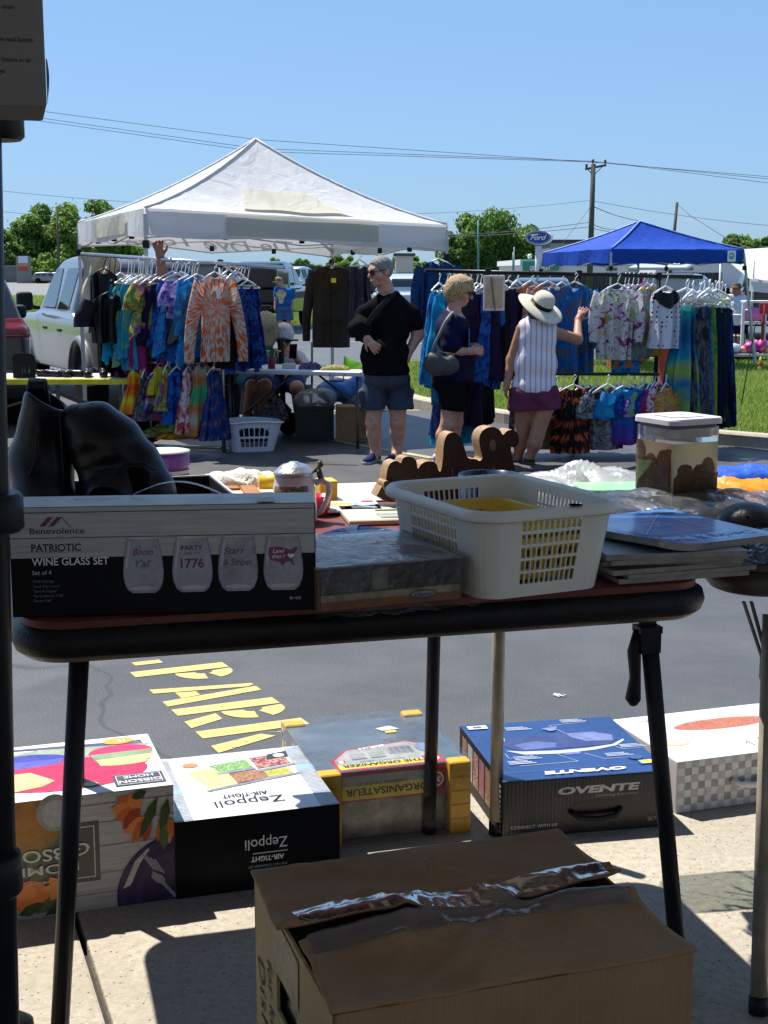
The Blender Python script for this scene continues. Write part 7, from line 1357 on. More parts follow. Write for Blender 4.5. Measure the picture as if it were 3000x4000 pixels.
for i,(px,yw)in enumerate([(2680,20),(2705,55),(2735,20),(2770,48),(2800,30)]):
 Y=12.38+.03*i;c=at(px,1135+6*(i%3),Y);Mh=frame(c,R(yw));mb=MB();w_=.19;mb.tube([Mh@V(x,0,z)for x,z in((0,.02),(-w_,-.055),(-w_*1.02,-.075),(w_*1.02,-.075),(w_,-.055))],.012,6,closed=True);mb.tube([Mh@V(0,0,.02),Mh@V(.0,0,.07),Mh@V(.02,0,.10)],.005,5);tag(mb.build('hanger',HW,None,tuple(c)),'empty white plastic hanger above the maxi dresses','hanger','white hangers above the maxi dresses')
lo_=[(2172,1535,1750,olive,'olive green garment behind the woman in the hat on the lower rail',40,.18),(2240,1512,1770,blkor,'black shirt with an orange spiral on the lower rail',8,.20),(2298,1512,1735,darkmar,'black and blue speckled shirt right of the orange spiral shirt',48,.18),(2372,1510,1755,greymar,'grey marbled shirt on the lower rail',22,.2),(2405,1512,1730,teal,'teal and yellow shirt behind the blue and purple one',55,.2),(2448,1510,1735,bluepur,'blue shirt fading to purple at the hem on the lower rail',14,.2),(2500,1508,1720,purp,'lavender shirt right of the blue and purple one',58,.18),(2520,1505,1700,greenb,'green and lime shirt on the lower rail',50,.18),(2545,1500,1690,royal,'navy blue shirt, third from the right on the lower rail',58,.18),(2570,1500,1680,redw,'pink and lilac shirt, second from the right on the lower rail',60,.18),(2600,1505,1670,warm,'rust coloured shirt at the right end of the lower rail',62,.18),(2200,1520,1745,darkmar,'black marbled shirt left of the orange spiral shirt',50,.18),(2270,1512,1745,blk,'plain black shirt right behind the orange spiral shirt',52,.18),(2330,1512,1740,galaxy,'dark galaxy shirt left of the grey marbled shirt',50,.18),(2425,1510,1730,turq,'turquoise shirt behind the blue and purple one',52,.18),(2475,1508,1725,royal,'royal blue shirt left of the lavender shirt',55,.18),(2512,1506,1705,limeb,'lime splashed shirt beside the lavender shirt',56,.18),(2558,1500,1685,mag,'magenta shirt near the right end of the lower rail',60,.18),(2060,1560,1740,darkmar,'black and white patterned garment seen between the legs of the woman in the hat',20,0)]
for i,(px,a,b,m,lb,yw,sl_)in enumerate(lo_):
 Y=l1.lerp(l2,(px-1995)/580).y+{1:-.14,3:-.10,5:-.12}.get(i,.04);garment('shirt',lb,'shirt',at(px,a,Y),R(yw),(b-a)*Y/F,140*Y/F,150*Y/F,m,'shirt',sleeve=sl_,folds=5,amp=.02,hook=max(.03,(a-1462)*Y/F*.8),seed=210+i,group='shirts on the lower right rail')
c=at(1930,1145,11.98);t=thing('picture_board','pale framed board hanging on the right rack, back side out','board',tuple(c));M=frame(c,R(6));mb=MB(M);mb.rbox((0,0,0),(.185,.02,.30),.006);mb.build('frame',mat('cream_frame',(.62,.58,.50),.6),t);mb=MB(M);mb.box((0,-.012,0),(.145,.006,.255));mb.build('backing',mat('tan_backing',(.48,.37,.25),.7),t);mb=MB(M);mb.bar(V(-.03,-.02,.14),V(.01,-.03,-.16),.012,.006);mb.build('easel_strut',mat('brown_strut',(.16,.11,.07),.7),t)
# --- white folding table with craft goods
ta,tb=at(800,1437,12.85),at(1412,1452,12.35);tz_=.27;ta.z=tb.z=tz_
t=thing('folding_table','white plastic folding table with craft goods in front of the seated women','table',(-1.0,12.9,-.45));u_=(tb-ta).normalized();v_=V(-u_.y,u_.x,0);W_=(tb-ta).length
TW=mat('white_blow_moulded',(.66,.67,.70),.45,0,.05,4,.15,60);Mt=Matrix.Translation(ta)@Matrix.Rotation(math.atan2(u_.y,u_.x),4,'Z')
mb=MB(Mt);mb.rbox((W_/2,.36,-.02),(W_,.74,.045),.018,3);mb.build('tabletop',TW,t)
for x in(.22,W_-.06):
 for y in(.06,.66):mb=MB(Mt);mb.tube([V(x,y,-.04),V(x,y,-.70)],.014,8);mb.build('leg',DGRY,t)
 mb=MB(Mt);mb.tube([V(x,.06,-.62),V(x,.66,-.62)],.011,8);mb.build('crossbar',DGRY,t)
for a,b in(((W_*.62,.36,-.04),(W_-.06,.36,-.42)),((W_*.5,.36,-.04),(.22,.36,-.45))):mb=MB(Mt);mb.tube([V(*a),V(*b)],.011,8);mb.build('brace',DGRY,t)
mb=MB(Mt);mb.tube([V(W_-.30,-.01,-.02),V(W_-.295,-.015,-.085),V(W_-.17,-.015,-.085),V(W_-.165,-.01,-.02)],.007,6);mb.build('carry_handle',BLK,t)
onW=lambda x,y:Mt@V(x,y,.0035)
c=onW(.63,.10);t=thing('pencil_pot','dark red pot of yellow flower pens on the white folding table','pot',tuple(c));mb=MB();mb.lathe([(.034,0),(.035,.12),(.032,.12),(.03,.01),(0,.01)],c,20);mb.build('pot',mat('dark_red_tin',(.22,.012,.03),.35),t)
for k in range(6):a=k*1.05;mb=MB();p=c+V(.022*math.cos(a),.022*math.sin(a),.05);q=c+V(.07*math.cos(a),.04*math.sin(a),.155+.02*(k%2));mb.tube([p,q],.003,5);mb.lathe([(0,0),(.020,.004),(.021,.010),(0,.014)],q,8);mb.build('flower_pen',mat('yellow_petals',(.62,.52,.02),.5),t)
c=onW(.76,.2);mb=MB(frame(c,.2));mb.rbox((0,0,.022),(.12,.08,.045),.006);tag(mb.build('small_box',mat('cream_box',(.62,.58,.46),.6),None,tuple(c)),'small cream box beside the dark red pot on the white table','box')
crumple('cloth','crumpled blue and red cloth on the white folding table','cloth',onW(.97,.2),.20,.2,.05,dye('blue_red_cloth',[(.01,.08,.28),(.30,.02,.06),(.02,.15,.35),(.5,.4,.05)],'blotch',5),seed=21);crumple('craft_jewellery','colourful beaded jewellery spread on the white folding table','jewellery',onW(1.24,.14),.26,.16,.03,dye('beads_mix',[(.40,.03,.12),(.45,.45,.04),(.05,.30,.08),(.5,.06,.05),(.05,.1,.35)],'blotch',18),seed=22)
c=onW(1.40,.30);t=thing('tote_bag','bright green folded bag standing at the right end of the white table','bag',tuple(c));M=frame(c,R(-8));mb=MB(M);mb.smooth=True;mb.grid(lambda u,v:V(-.13+.30*u,.05*math.cos(math.pi*u)*v-.04,(.03+.09*(1-u)**1.5)*v+.035*v*(1-v)),16,8);mb.grid(lambda u,v:V(-.13+.30*u,.05*math.cos(math.pi*u)*v+.03,(.02+.085*(1-u)**1.5)*v+.04*v*(1-v)),16,8);mb.build('cloth',mat('lime_green_felt',(.16,.42,.01),.7),t)
for i in range(7):c=onW(.22+.055*i+.01*(i%2),.06+.03*(i%3));mb=MB();mb.lathe([(.004,0),(.016,.003),(.012,.010),(0,.012)],c,10);tag(mb.build('pendant',(CHR,HW,DGRY)[i%3],None,tuple(c)),'small metal pendant laid on the left end of the white table','pendant','pendants on the white table')
WB=mat('white_basket_plastic',(.70,.72,.76),.4,0,.04,8,.05)
bc=gnd(968,1768);lattice_basket('laundry_basket','white plastic laundry basket with oblong holes on the asphalt','laundry basket',(bc.x+.02,bc.y+.18,0),R(14),.52,.36,.27,.72,.08,.80,WB,.02,-.45,2,(6,6),(.13,.15),.14,.012,.004)
crumple('clothes_pile','black clothes heaped inside the white laundry basket','clothes',V(bc.x+.02,bc.y+.18,-.36),.36,.26,.10,blk,R(14),seed=33)
def softbox(name,label,cat,c,d,yaw,m,r=.04,wob=.01,seed=1,vox=.012):
 vf=sdf([rb((0,0,d[2]/2),d,r)],vox,.02,post=lambda x,y,z:wob*np.sin(17*x+seed)*np.sin(13*z+2*seed));t=thing(name,label,cat,tuple(c));solid('body',vf,m,t,frame(c,yaw));return t
c=at(898,1700,12.95);c.z=-.44;t=softbox('backpack','black backpack leaning beside the laundry basket','backpack',c+V(-.02,0,.18),(.24,.16,.38),R(10),mat('black_nylon',(.010,.010,.012),.6,0,.3,12,.4,60),.06,.012,2)
M=frame(c+V(-.02,0,.18),R(10));mb=MB(M);mb.tube([V(-.07,-.082,.30),V(-.07,-.09,.08)],.004,5);mb.tube([V(.05,-.082,.32),V(.055,-.09,.06)],.004,5);mb.build('zip',mat('grey_zip',(.12,.12,.13),.4),t)
c=gnd(1225,1722);t=thing('crate','dark green ribbed plastic crate under the white table','crate',(c.x,c.y+.2,-.45));M=frame((c.x,c.y+.2,-.45),R(3));DG=mat('dark_green_plastic',(.008,.035,.028),.5,0,.2,10,.2);mb=MB(M);hh=.33;w_,d_=.36,.34
for x,y,a,b in((0,-d_/2,w_,.012),(0,d_/2,w_,.012),(-w_/2,0,.012,d_),(w_/2,0,.012,d_)):mb.box((x,y,hh/2),(a,b,hh));mb.rbox((x,y,hh-.02),(a+.02 if a>.1 else .03,b+.02 if b>.1 else .03,.035),.006)
for i in range(8):mb.box((-w_/2+.03+i*.043,-d_/2-.010,hh/2-.02),(.010,.012,hh-.06))
mb.box((0,0,.01),(w_,d_,.012));mb.build('body',DG,t)
vf=sdf([ell((0,0,.38),(.21,.16,.10)),ell((.08,-.02,.41),(.14,.12,.08))],.014,.04,post=lambda x,y,z:.008*np.sin(40*x+9*z)*np.sin(37*y+20*z));t=thing('plastic_bag','bulging clear plastic bag on top of the green crate','bag',(c.x,c.y+.2,-.1));solid('film',vf,film('crate_bag',(.9,.93,.97),.4,.40,.1,30,.01),t,M)
vf=sdf([ell((.22,.16,.45),(.20,.12,.12)),ell((.42,.2,.40),(.16,.10,.20)),cap((.40,.2,.5),(.47,.2,.66),.05,.02)],.014,.04,post=lambda x,y,z:.010*np.sin(34*x+9*z)*np.sin(29*y+20*z));t=thing('plastic_bag','crumpled blue plastic bag behind the green crate','bag',(c.x+.3,c.y+.4,-.1));solid('film',vf,mat('blue_bag_film',(.03,.16,.42),.35,0,.2,10),t,M)
vf=sdf([ell((.55,.1,.33),(.26,.12,.10))],.014,.04,post=lambda x,y,z:.012*np.sin(34*x+9*z)*np.sin(29*y+30*z));t=thing('plastic_bag','clear plastic sheet on the cardboard carton under the table','bag',(c.x+.55,c.y+.3,-.1));solid('film',vf,film('sheet_film',(.9,.93,.97),.4,.2,.1,30,.01),t,M)
c=gnd(1375,1727);t,F_,M=carton('cardboard_carton','plain brown cardboard carton under the right end of the white table','carton',(c.x-.155,c.y,0),R(2),.305,.30,.335,[KR,KR,KR,KR],.004,-.45);p=F_['front']();[p.line(.05+.015*i,.26,.05+.015*i,.225,.004,ink((.05,.04,.03)))for i in range(2)];p.rect(.05,.22,.03,.004,ink((.05,.04,.03)));p.frame(.04,.02,.035,.055,.002,ink((.05,.04,.03)));p.build('printed_marks',t)
t=thing('mobility_scooter','folded black mobility scooter with spoked wheels behind the white table','scooter',(-1.1,14.0,-.45))
sc0=V(-1.12,13.75,-.45);Ms=frame(sc0,R(8));
for x,y in((.16,-.1),(-.18,-.12),(.2,.35),(-.2,.35)):
 mb=MB(Ms@Matrix.Translation(V(x,y,.095))@Matrix.Rotation(math.pi/2,4,'X'));mb.lathe([(.07,-.02),(.09,-.022),(.095,0),(.09,.022),(.07,.02)],(0,0,0),22);wv=mb.build('wheel',TYRE,t);mb=MB(Ms@Matrix.Translation(V(x,y,.095)))
 for k in range(8):a=k*math.pi/4;mb.tube([V(0,-.012,0),V(.07*math.cos(a),-.012,.07*math.sin(a))],.006,5)
 mb.lathe([(0,-.02),(.02,-.02),(.02,.02),(0,.02)],(0,0,0),10);mb.build('spokes',DGRY,wv)
mb=MB(Ms);mb.rbox((-.12,.05,.13),(.60,.34,.06),.02);mb.build('deck',mat('dark_red_deck',(.05,.012,.014),.4),t);mb=MB(Ms)
for a,b in(((-.38,.1,.16),(-.32,.12,.62)),((.12,.02,.14),(.10,.06,.95)),((-.1,.2,.2),(.2,.3,.55)),((.2,.2,.2),(-.1,.3,.55))):mb=MB(Ms);mb.bar(V(*a),V(*b),.035,.05);mb.build('frame_tube',DPL,t)
mb=MB(Ms);mb.rbox((-.30,.14,.40),(.10,.08,.42),.02,2,(0,.15,0));mb.build('battery_case',mat('silver_case',(.50,.51,.53),.35,.5),t);mb=MB(Ms);mb.tube([V(-.08,.06,.93),V(.28,.06,.93)],.009,8);mb.build('handlebar',BLK,t)
t=thing('folding_chair','black folding chair under the woman with the phone','chair',(-.75,14.25,-.45));Mc=frame((-1.0,14.2,-.45),R(0));mb=MB(Mc);mb.rbox((0,0,.42),(.50,.46,.05),.02);mb.build('seat',mat('black_canvas',(.012,.012,.014),.7),t)
for x in(-.25,.25):
 for a,b in(((x,-.22,0),(x,.2,.44)),((x,.22,0),(x,-.2,.44)),((x,.2,.42),(x,.28,.88))):mb=MB(Mc);mb.tube([V(*a),V(*b)],.012,8);mb.build('leg' if b[2]<.5 else 'back_post',DGRY,t)
mb=MB(Mc);mb.rbox((0,.27,.62),(.36,.02,.2),.01);mb.build('backrest',mat('black_canvas',(.012,.012,.014),.7),t)
c=V(-1.12,13.6,-.29);crumple('patterned_bag','dark zigzag patterned cloth bag on the scooter deck','bag',c,.34,.26,.16,dye('zigzag_cloth',[(.01,.01,.02),(.02,.02,.035),(.40,.40,.42),(.012,.012,.02)],'blotch',14),seed=30,nu=30,nv=20)
# --- yellow table with shoes at left
y0,y1=at(-120,1497,12.4),at(527,1492,12.4);yz=y1.z;t=thing('folding_table','folding table with a yellow edge carrying a row of shoes, at left','table',(-2.9,12.7,-.45));mb=MB();w_=y1.x-y0.x
mb.rbox(((y0.x+y1.x)/2,12.75,yz),(w_,.70,.05),.008);mb.build('tabletop',mat('bright_yellow_edge',(.68,.56,.015),.35),t);mb=MB();mb.rbox(((y0.x+y1.x)/2,12.77,yz+.026),(w_-.03,.64,.006),.002);mb.build('top_sheet',mat('pale_table_sheet',(.58,.55,.48),.5),t)
for px in(225,470):
 for dy in(.08,.6):q=at(px,1500,12.4+dy);mb=MB();mb.bar(V(q.x,12.4+dy,yz-.02),V(q.x,12.4+dy,-.45),.03);mb.build('leg',DGRY,t)
mb=MB();mb.bar(at(215,1530,12.7),at(490,1630,12.7),.03);mb.build('brace',DGRY,t);mb=MB();mb.bar(at(20,1590,12.7),at(215,1530,12.7),.02);mb.build('brace',DGRY,t)
SHB=mat('black_shoe_leather',(.010,.010,.011),.3,0,.3,20,.15);
def shoe(label,px,yaw,kind,m=SHB,Y=12.62,s=1.0):
 c=at(px,1480,Y);c.z=yz+.03;t=thing('shoe',label,'shoe',tuple(c),'shoes on the yellow table');L=.25*s;pr=[cap((0,-L*.42,.028),(0,L*.05,.032),.036,.034),cap((0,L*.05,.032),(0,L*.42,.040),.034,.034)]
 sb=[ell((0,L*.22,.075),(.026,L*.26,.045))]
 if kind=='lace':pr.append(cap((0,-L*.05,.05),(0,L*.12,.07),.026,.026))
 vf=sdf(pr,.006,.03,sb,[((0,0,.004),(0,0,-1))]);solid('upper',vf,m,t,frame(c,yaw));mb=MB(frame(c,yaw));mb.prism([V(x*.037,y*L*.55,-.004)for x,y in circ(1,20)],V(0,0,.010));mb.build('sole',mat('grey_sole',(.22,.21,.20),.7),t)
shoe('black strappy sandal on the yellow table, furthest left shoe',190,R(70),'flat');shoe('black strappy sandal lying second from the left on the yellow table',235,R(50),'flat');shoe('black pointed shoe in the middle of the yellow table',275,R(80),'flat');shoe('black lace-up shoe, left one of the pair',345,R(8),'lace');shoe('black lace-up shoe, right one of the pair',405,R(12),'lace');shoe('black ballet flat, left one of the pair',452,R(28),'flat');shoe('black ballet flat at the right end of the yellow table',495,R(38),'flat')
c=at(95,1460,12.5);M=frame((c.x,c.y,yz+.03),R(4));t=thing('chair_back','black slotted plastic panel standing on the yellow table at left','panel',(c.x,c.y,yz+.03));mb=MB(M);pts=[(-.10,0),(.10,0),(.10,.16),(.075,.205),(.03,.22),(-.03,.22),(-.075,.205),(-.10,.16)]
for x0,x1 in((-.10,-.018),(-.008,.006),(.016,.04),(.050,.10)):mb.box(((x0+x1)/2,0,.10),(x1-x0,.012,.19))
mb.box((0,0,.02),(.20,.0125,.045));mb.box((0,0,.15),(.20,.0125,.09));mb.prism([V(x,-.0062,z)for x,z in((-.10,.19),(.10,.19),(.075,.212),(.03,.222),(-.03,.222),(-.075,.212))],V(0,.0124,0));mb.build('body',BLK,t)
crumple_v=MB();q=at(345,1010,15.0);crumple_v.smooth=True;crumple_v.grid(lambda u,v:at(312+140*u,990+12*u,14.2)+V(.03*math.sin(9*v),.05*math.sin(14*u+3*v),-(.02+.75*(1-u)**1.2*v+.35*v*u)),20,16);tag(crumple_v.build('drop_cloth',mat('cream_canvas',(.52,.45,.34),.8,0,.1,6,.3,60),None,tuple(q)),'cream canvas cloth hanging from the back left corner of the white canopy','cloth')
garment('jeans','pale blue jeans hanging behind the end of the yellow table','jeans',at(500,1480,13.4),R(10),260*13.4/F,60*13.4/F,70*13.4/F,mat('pale_denim',(.16,.27,.42),.8,0,.2,14,.4,120),'skirt',hook=0,seed=240)
for i,(px,a,b)in enumerate(((540,1625,1720),(585,1630,1725))):garment('trousers',('black trousers hanging low under the orange child dress','second black garment hanging low on the lower rail')[i],'trousers',at(px,a,12.6),R(15),(b-a)*12.6/F,60*13.1/F,55*13.1/F,blk,'skirt',hook=0,seed=250+i)
HR=mat('red_hydrant_paint',(.45,.05,.045),.5,0,.2,8,.2);hc=at(2592,1380,17.2);t=thing('fire_hydrant','faded red fire hydrant on the grass behind the maxi dresses','hydrant',(hc.x,17.2,zt));mb=MB();mb.lathe([(.10,0),(.10,.04),(.075,.06),(.075,.55),(.10,.57),(.10,.62),(.08,.64),(.07,.70),(.04,.75),(.03,.78),(0,.79)],(hc.x,17.2,zt),20);mb.build('barrel',HR,t)
for s in(-1,1):mb=MB(frame((hc.x,17.2,zt),0));mb.tube([V(s*.06,0,.48),V(s*.14,0,.48)],.045,12);mb.build('outlet',HR,t)
HK=mat('dark_green_rod',(.02,.04,.03),.5);a=at(2888,1640,15.6);t=thing('shepherd_hook','thin dark garden hook stuck in the grass at right','hook',(a.x,15.6,zt));mb=MB();mb.tube([at(2885,1645,15.6),at(2930,1380,15.6),at(2950,1270,15.6),at(2962,1250,15.6),at(2975,1262,15.6),at(2978,1310,15.6)],.007,6);mb.tube([at(2885,1610,15.6),at(2910,1618,15.6),at(2912,1640,15.6)],.006,6);mb.build('rod',HK,t)
c=at(2975,1400,21);t=thing('wind_spinner','yellow and red hanging garden spinner below the hook','spinner',tuple(c))
for k in range(6):mb=MB(frame(c+V(.02*(k%2),0,.12-.07*k),k*.9));mb.smooth=True;mb.lathe([(0,-.05),(.035,-.02),(.04,.02),(0,.05)],(.03,0,0),8,1,.4);mb.build('blade',mat('lime_spinner',(.55,.55,.05),.5)if k%3 else mat('red_spinner',(.45,.06,.04),.5),t)
t=thing('folding_table','grey folding table of toys at the far right stall','table',(6.1,23.6,-.45));a,b=at(2815,1385,23.5),at(3080,1392,23.0);mb=MB();mb.rbox(((a.x+b.x)/2,23.6,a.z),(b.x-a.x,.75,.05),.015);mb.build('tabletop',mat('grey_table',(.42,.44,.48),.45),t)
for px,dx in((2850,.12),(2870,-.12),(2870,.12),(2850,-.12)):q=at(px,1390,23.5);mb=MB();mb.tube([V(q.x,q.y+(.3 if dx<0 else 0),a.z),V(q.x,q.y+(.3 if dx<0 else 0),.12),V(q.x+dx,q.y,-.42)],.014,6);mb.build('leg',DGRY,t)
for i,(px,py,w_,h_,col,lb)in enumerate([(2850,1372,.36,.16,(.50,.55,.66),'pale blue grey cap on the toy table'),(2905,1340,.22,.14,(.75,.30,.15),'orange and white bowl on the toy table'),(2935,1370,.30,.22,(.50,.03,.25),'magenta toy basket on the toy table'),(2975,1355,.22,.25,(.55,.04,.28),'pink toy on the toy table beside the magenta basket'),(2895,1375,.16,.1,(.65,.10,.2),'small red toy in front of the bowl'),(2995,1375,.2,.12,(.75,.45,.12),'orange toy at the right edge of the photo')]):
 c=at(px,1384,23.4);c.z=a.z+.027;vf=sdf([ell((0,0,h_*.45),(w_/2,w_*.4,h_*.5)),ell((w_*.2,0,h_*.75),(w_*.28,w_*.25,h_*.3))],.016,.03,(ell((0,0,h_*1.1),(w_*.3,w_*.25,h_*.35)),)if i in(1,2)else(),[((0,0,0),(0,0,-1))],lambda x,y,z:.006*np.sin(40*x)*np.sin(35*z));t=thing('toy',lb,'toy',tuple(c));solid('body',vf,mat('toy_colour_%d'%i,col,.45),t,frame(c,.3*i))
for i,(px,py,w_,d_,h_,col,lb,Y)in enumerate([(2790,1330,.9,.5,.18,(.40,.25,.12),'shallow wooden crate behind the toy table',26),(2800,1250,.9,.4,.2,(.62,.62,.60),'white tray box at the far right stall',27),(2805,1225,.5,.3,.12,(.40,.03,.04),'red box at the far right stall',27),(2890,1480,.5,.4,.3,(.012,.012,.014),'black storage bin under the toy table',23.8),(2845,1460,.45,.35,.3,(.6,.66,.7),'pale plastic storage box under the toy table',24.2),(2770,1340,.14,.14,.5,(.50,.05,.05),'red canister left of the wooden crate',25.5)]):
 c=at(px,py,Y);c.z=max(c.z-h_/2,-.44 if i>2 else-5);t=thing('storage_box',lb,'box',tuple(c));mb=MB(frame(c,.1*i));mb.rbox((0,0,h_/2),(w_,d_,h_),.02);mb.build('body',mat('stall_box_%d'%i,col,.5),t);mb=MB(frame(c,.1*i));mb.rbox((0,0,h_-.005),(w_+.03,d_+.03,.03),.008);mb.build('rim',mat('stall_rim_%d'%i,tuple(min(1,x*1.2+.01)for x in col),.5),t)
t=thing('plastic_shelf','white plastic shelf with pink toys at the right edge','shelf',(at(2960,1300,25).x,25,-.45))
for py in(1178,1262):q=at(2962,py,25);mb=MB();mb.rbox(q,(.55,.35,.04),.012);mb.build('shelf_board',mat('white_shelf_plastic',(.66,.66,.68),.45),t)
for px in(2905,2990):mb=MB();q=at(px,1180,24.85);mb.box((q.x,24.85,(q.z-.45)/2),(.05,.05,q.z+.45));mb.build('post',mat('white_shelf_plastic',(.66,.66,.68),.45),t)
c=at(2940,1255,24.9);vf=sdf([ell((0,0,.12),(.2,.14,.13))],.02,.03);tt=thing('toy','pink and white toy on the white plastic shelf','toy',tuple(c));solid('body',vf,mat('pink_toy',(.6,.15,.4),.4),tt,frame(c,0))
a,b=at(2985,1190,23),at(2978,1330,23);tt=thing('toy_shovel','red plastic toy shovel standing at the right edge','toy',tuple(b));mb=MB();mb.tube([b,a],.03,8);mb.rbox(a+V(0,0,-.06),(.16,.05,.18),.03);mb.build('body',mat('red_toy_plastic',(.5,.03,.05),.4),tt)
w0,w1=at(2860,985,30),at(3120,960,30);tt=thing('awning','white fabric awning at the far right behind the blue canopy','canopy',(w1.x,30,-.45));mb=MB();mb.smooth=True;mb.grid(lambda u,v:V(w0.x+(w1.x-w0.x+2)*u,28.5+3*v,w0.z-.55+.6*v+.2*u-.18*math.sin(math.pi*u)*(1-v)),16,8);mb.grid(lambda u,v:V(w0.x+(w1.x-w0.x+2)*u,28.48,w0.z-.55+.2*u-.18*math.sin(math.pi*u)-.25*v),16,3);mb.build('fabric',WHITEF,tt)
for x,y in((w0.x+.1,28.6),(w0.x+.1,31.4)):mb=MB();mb.tube([V(x,y,-.45),V(x,y,w0.z-.2)],.025,8);mb.build('pole',WPOLE,tt)
q=at(105,1185,30);tt=thing('folding_table','small dark folding table on the far side between the car and the pickup','table',(q.x,30,-.45));mb=MB();mb.rbox((q.x,30,.27),(.85,.6,.04),.01);mb.build('tabletop',DPL,tt)
for x in(-.4,.4):mb=MB();mb.tube([V(q.x+x,29.8,.25),V(q.x+x,29.8,-.45)],.015,6);mb.build('leg',CHR,tt)
# ================================================================== PEOPLE
def skin_mat(name,c):
 t=NT(name);n=t.noise(t.coord(),20,5,.7);c=lin(c);t.set(.5,0,t.ramp(n,[(.33,(c[0]*.80,c[1]*.66,c[2]*.62)),(.5,c),(.68,(c[0]*1.08,c[1]*1.1,c[2]*1.1))]),.35);t.bump(t.noise(t.coord(),160,3),.2,.003);t.b.inputs['Subsurface Weight'].default_value=.08;t.b.inputs['Subsurface Radius'].default_value=(.02,.008,.004);return t.m
SK1=skin_mat('fair_skin',(.54,.29,.20));SK2=skin_mat('tanned_skin',(.42,.20,.12));SK3=skin_mat('brown_tan_skin',(.36,.16,.09))
def nv(v):v=np.array(v,float);return v/(np.linalg.norm(v)+1e-9)
def hand(w,d,n,sgn,s=1.,curl=.6,spread=.12):
 """palm and five unequal bent fingers from the wrist; d = direction, n = palm normal, thumb on the s side"""
 w=np.array(w,float);d=nv(d);n=nv(np.array(n,float)-d*np.dot(n,d));sd=np.cross(d,n)*sgn;P=[]
 for o in(-.024,0,.024):P.append(cap(w+d*.015*s,w+(d*.078+sd*o)*s,.020*s,.0145*s))
 for o,l in((-.031,.056),(-.0105,.068),(.0105,.074),(.031,.066)):
  b=w+(d*.080+sd*o)*s;d1=nv(d+sd*o*spread*30+n*curl*.55);m=b+d1*l*.55*s;d2=nv(d1+n*curl*1.3);P+=[cap(b,m,.0098*s,.0090*s,.006),cap(m,m+d2*l*.48*s,.0090*s,.0075*s,.006)]
 b=w+(d*.022+sd*.026)*s;d1=nv(sd*.8+d*.75+n*.35);m=b+d1*.042*s;return P+[cap(b,m,.0125*s,.0105*s,.008),cap(m,m+nv(d*.9+sd*.25+n*.5)*.032*s,.0105*s,.0085*s,.006)]
def head_prims(c,face,up,s=1.):
 c=np.array(c,float);f=nv(face);u=nv(np.array(up,float)-f*np.dot(up,f));r=np.cross(f,u);Mx=np.stack([r,-f,u],1);e=Matrix(Mx.tolist()).to_euler();q=lambda x,y,z:c+(r*x+f*y+u*z)*s;S=lambda*a:tuple(x*s for x in a)
 return[ell(q(0,-.008,.025),S(.077,.098,.092),e),ell(q(0,.022,-.045),S(.058,.070,.070),e),cap(q(0,.062,-.085),q(0,.045,-.08),.022*s,.026*s),cap(q(0,.093,.018),q(0,.115,-.022),.010*s,.0145*s,.012),cap(q(-.035,.083,.030),q(.035,.083,.030),.011*s),cap(q(-.02,.088,-.058),q(.02,.088,-.058),.0095*s,None,.01),ell(q(-.078,-.012,-.005),S(.012,.022,.032),e,.008),ell(q(.078,-.012,-.005),S(.012,.022,.032),e,.008),ell(q(-.045,.062,-.02),S(.026,.03,.026),e),ell(q(.045,.062,-.02),S(.026,.03,.026),e)],q,e
def face_parts(t,q,e,s=1.,glasses=None,lips=(.30,.09,.08)):
 for x in(-.031,.031):solid('eye',sdf([ell(q(x,.083,.006),(.013*s,.008*s,.007*s),e)],.004*s,.003),ink((.03,.025,.02)),t)
 solid('mouth',sdf([ell(q(0,.0965,-.060),(.023*s,.006*s,.006*s),e)],.003*s,.003),ink(lips,.5),t)
 if glasses:
  for k in(0,):
   mb=MB()
   for x in(-.034,.034):mb.add([q(x+.030*math.cos(a),.104+.004*math.cos(a)*(1 if x>0 else-1)*-1,.006+.021*math.sin(a))for a in[2*math.pi*i/14 for i in range(14)]],[list(range(14))])
   for x in(-1,1):mb.tube([q(x*.064,.100,.014),q(x*.079,.03,.016),q(x*.082,-.03,.012)],.0035,5)
   mb.tube([q(-.012,.108,.012),q(.012,.108,.012)],.003,5);o=mb.build('sunglasses',glasses,t);md=o.modifiers.new('thickness','SOLIDIFY');md.thickness=.004
def hair_shell(t,q,e,m,s=1.,extra=(),sub=(),grow=.017,front=.06,nz=.003,name='hair'):
 P=[ell(q(0,-.012,.03),tuple((a+grow)*s for a in(.077,.098,.092)),e)]+list(extra);S=[ell(q(0,.085+front*.3,-.055),(.085*s,.085*s,.105*s),e),ell(q(0,.03,-.14),(.13*s,.13*s,.085*s),e)]if not sub else list(sub)
 solid(name,sdf(P,.0065,.02,S,post=lambda x,y,z:nz*np.sin(130*x+60*z+3*np.sin(40*y))+nz*.7*np.sin(210*y+70*z+2*np.sin(60*x))),m,t)
def fold(a,k=1.):return lambda x,y,z:a*np.sin(21*k*z+13*x+2.2*np.sin(9*k*x))*np.sin(17*k*x+8*y)+a*.6*np.sin(38*k*(x+.6*z)+3*np.sin(11*z))
def person(label,root,sk,prims,vox=.009,group=None):
 t=thing('person',label,'person',tuple(root),group);solid('body',sdf(prims,vox,.028),sk,t);return t
def pj(Y):return lambda px,py,dy=0:np.array(at(px,py,Y+dy))
def limb(P,*pr):return[cap(a,b,ra,rb_)for a,b,ra,rb_ in pr]
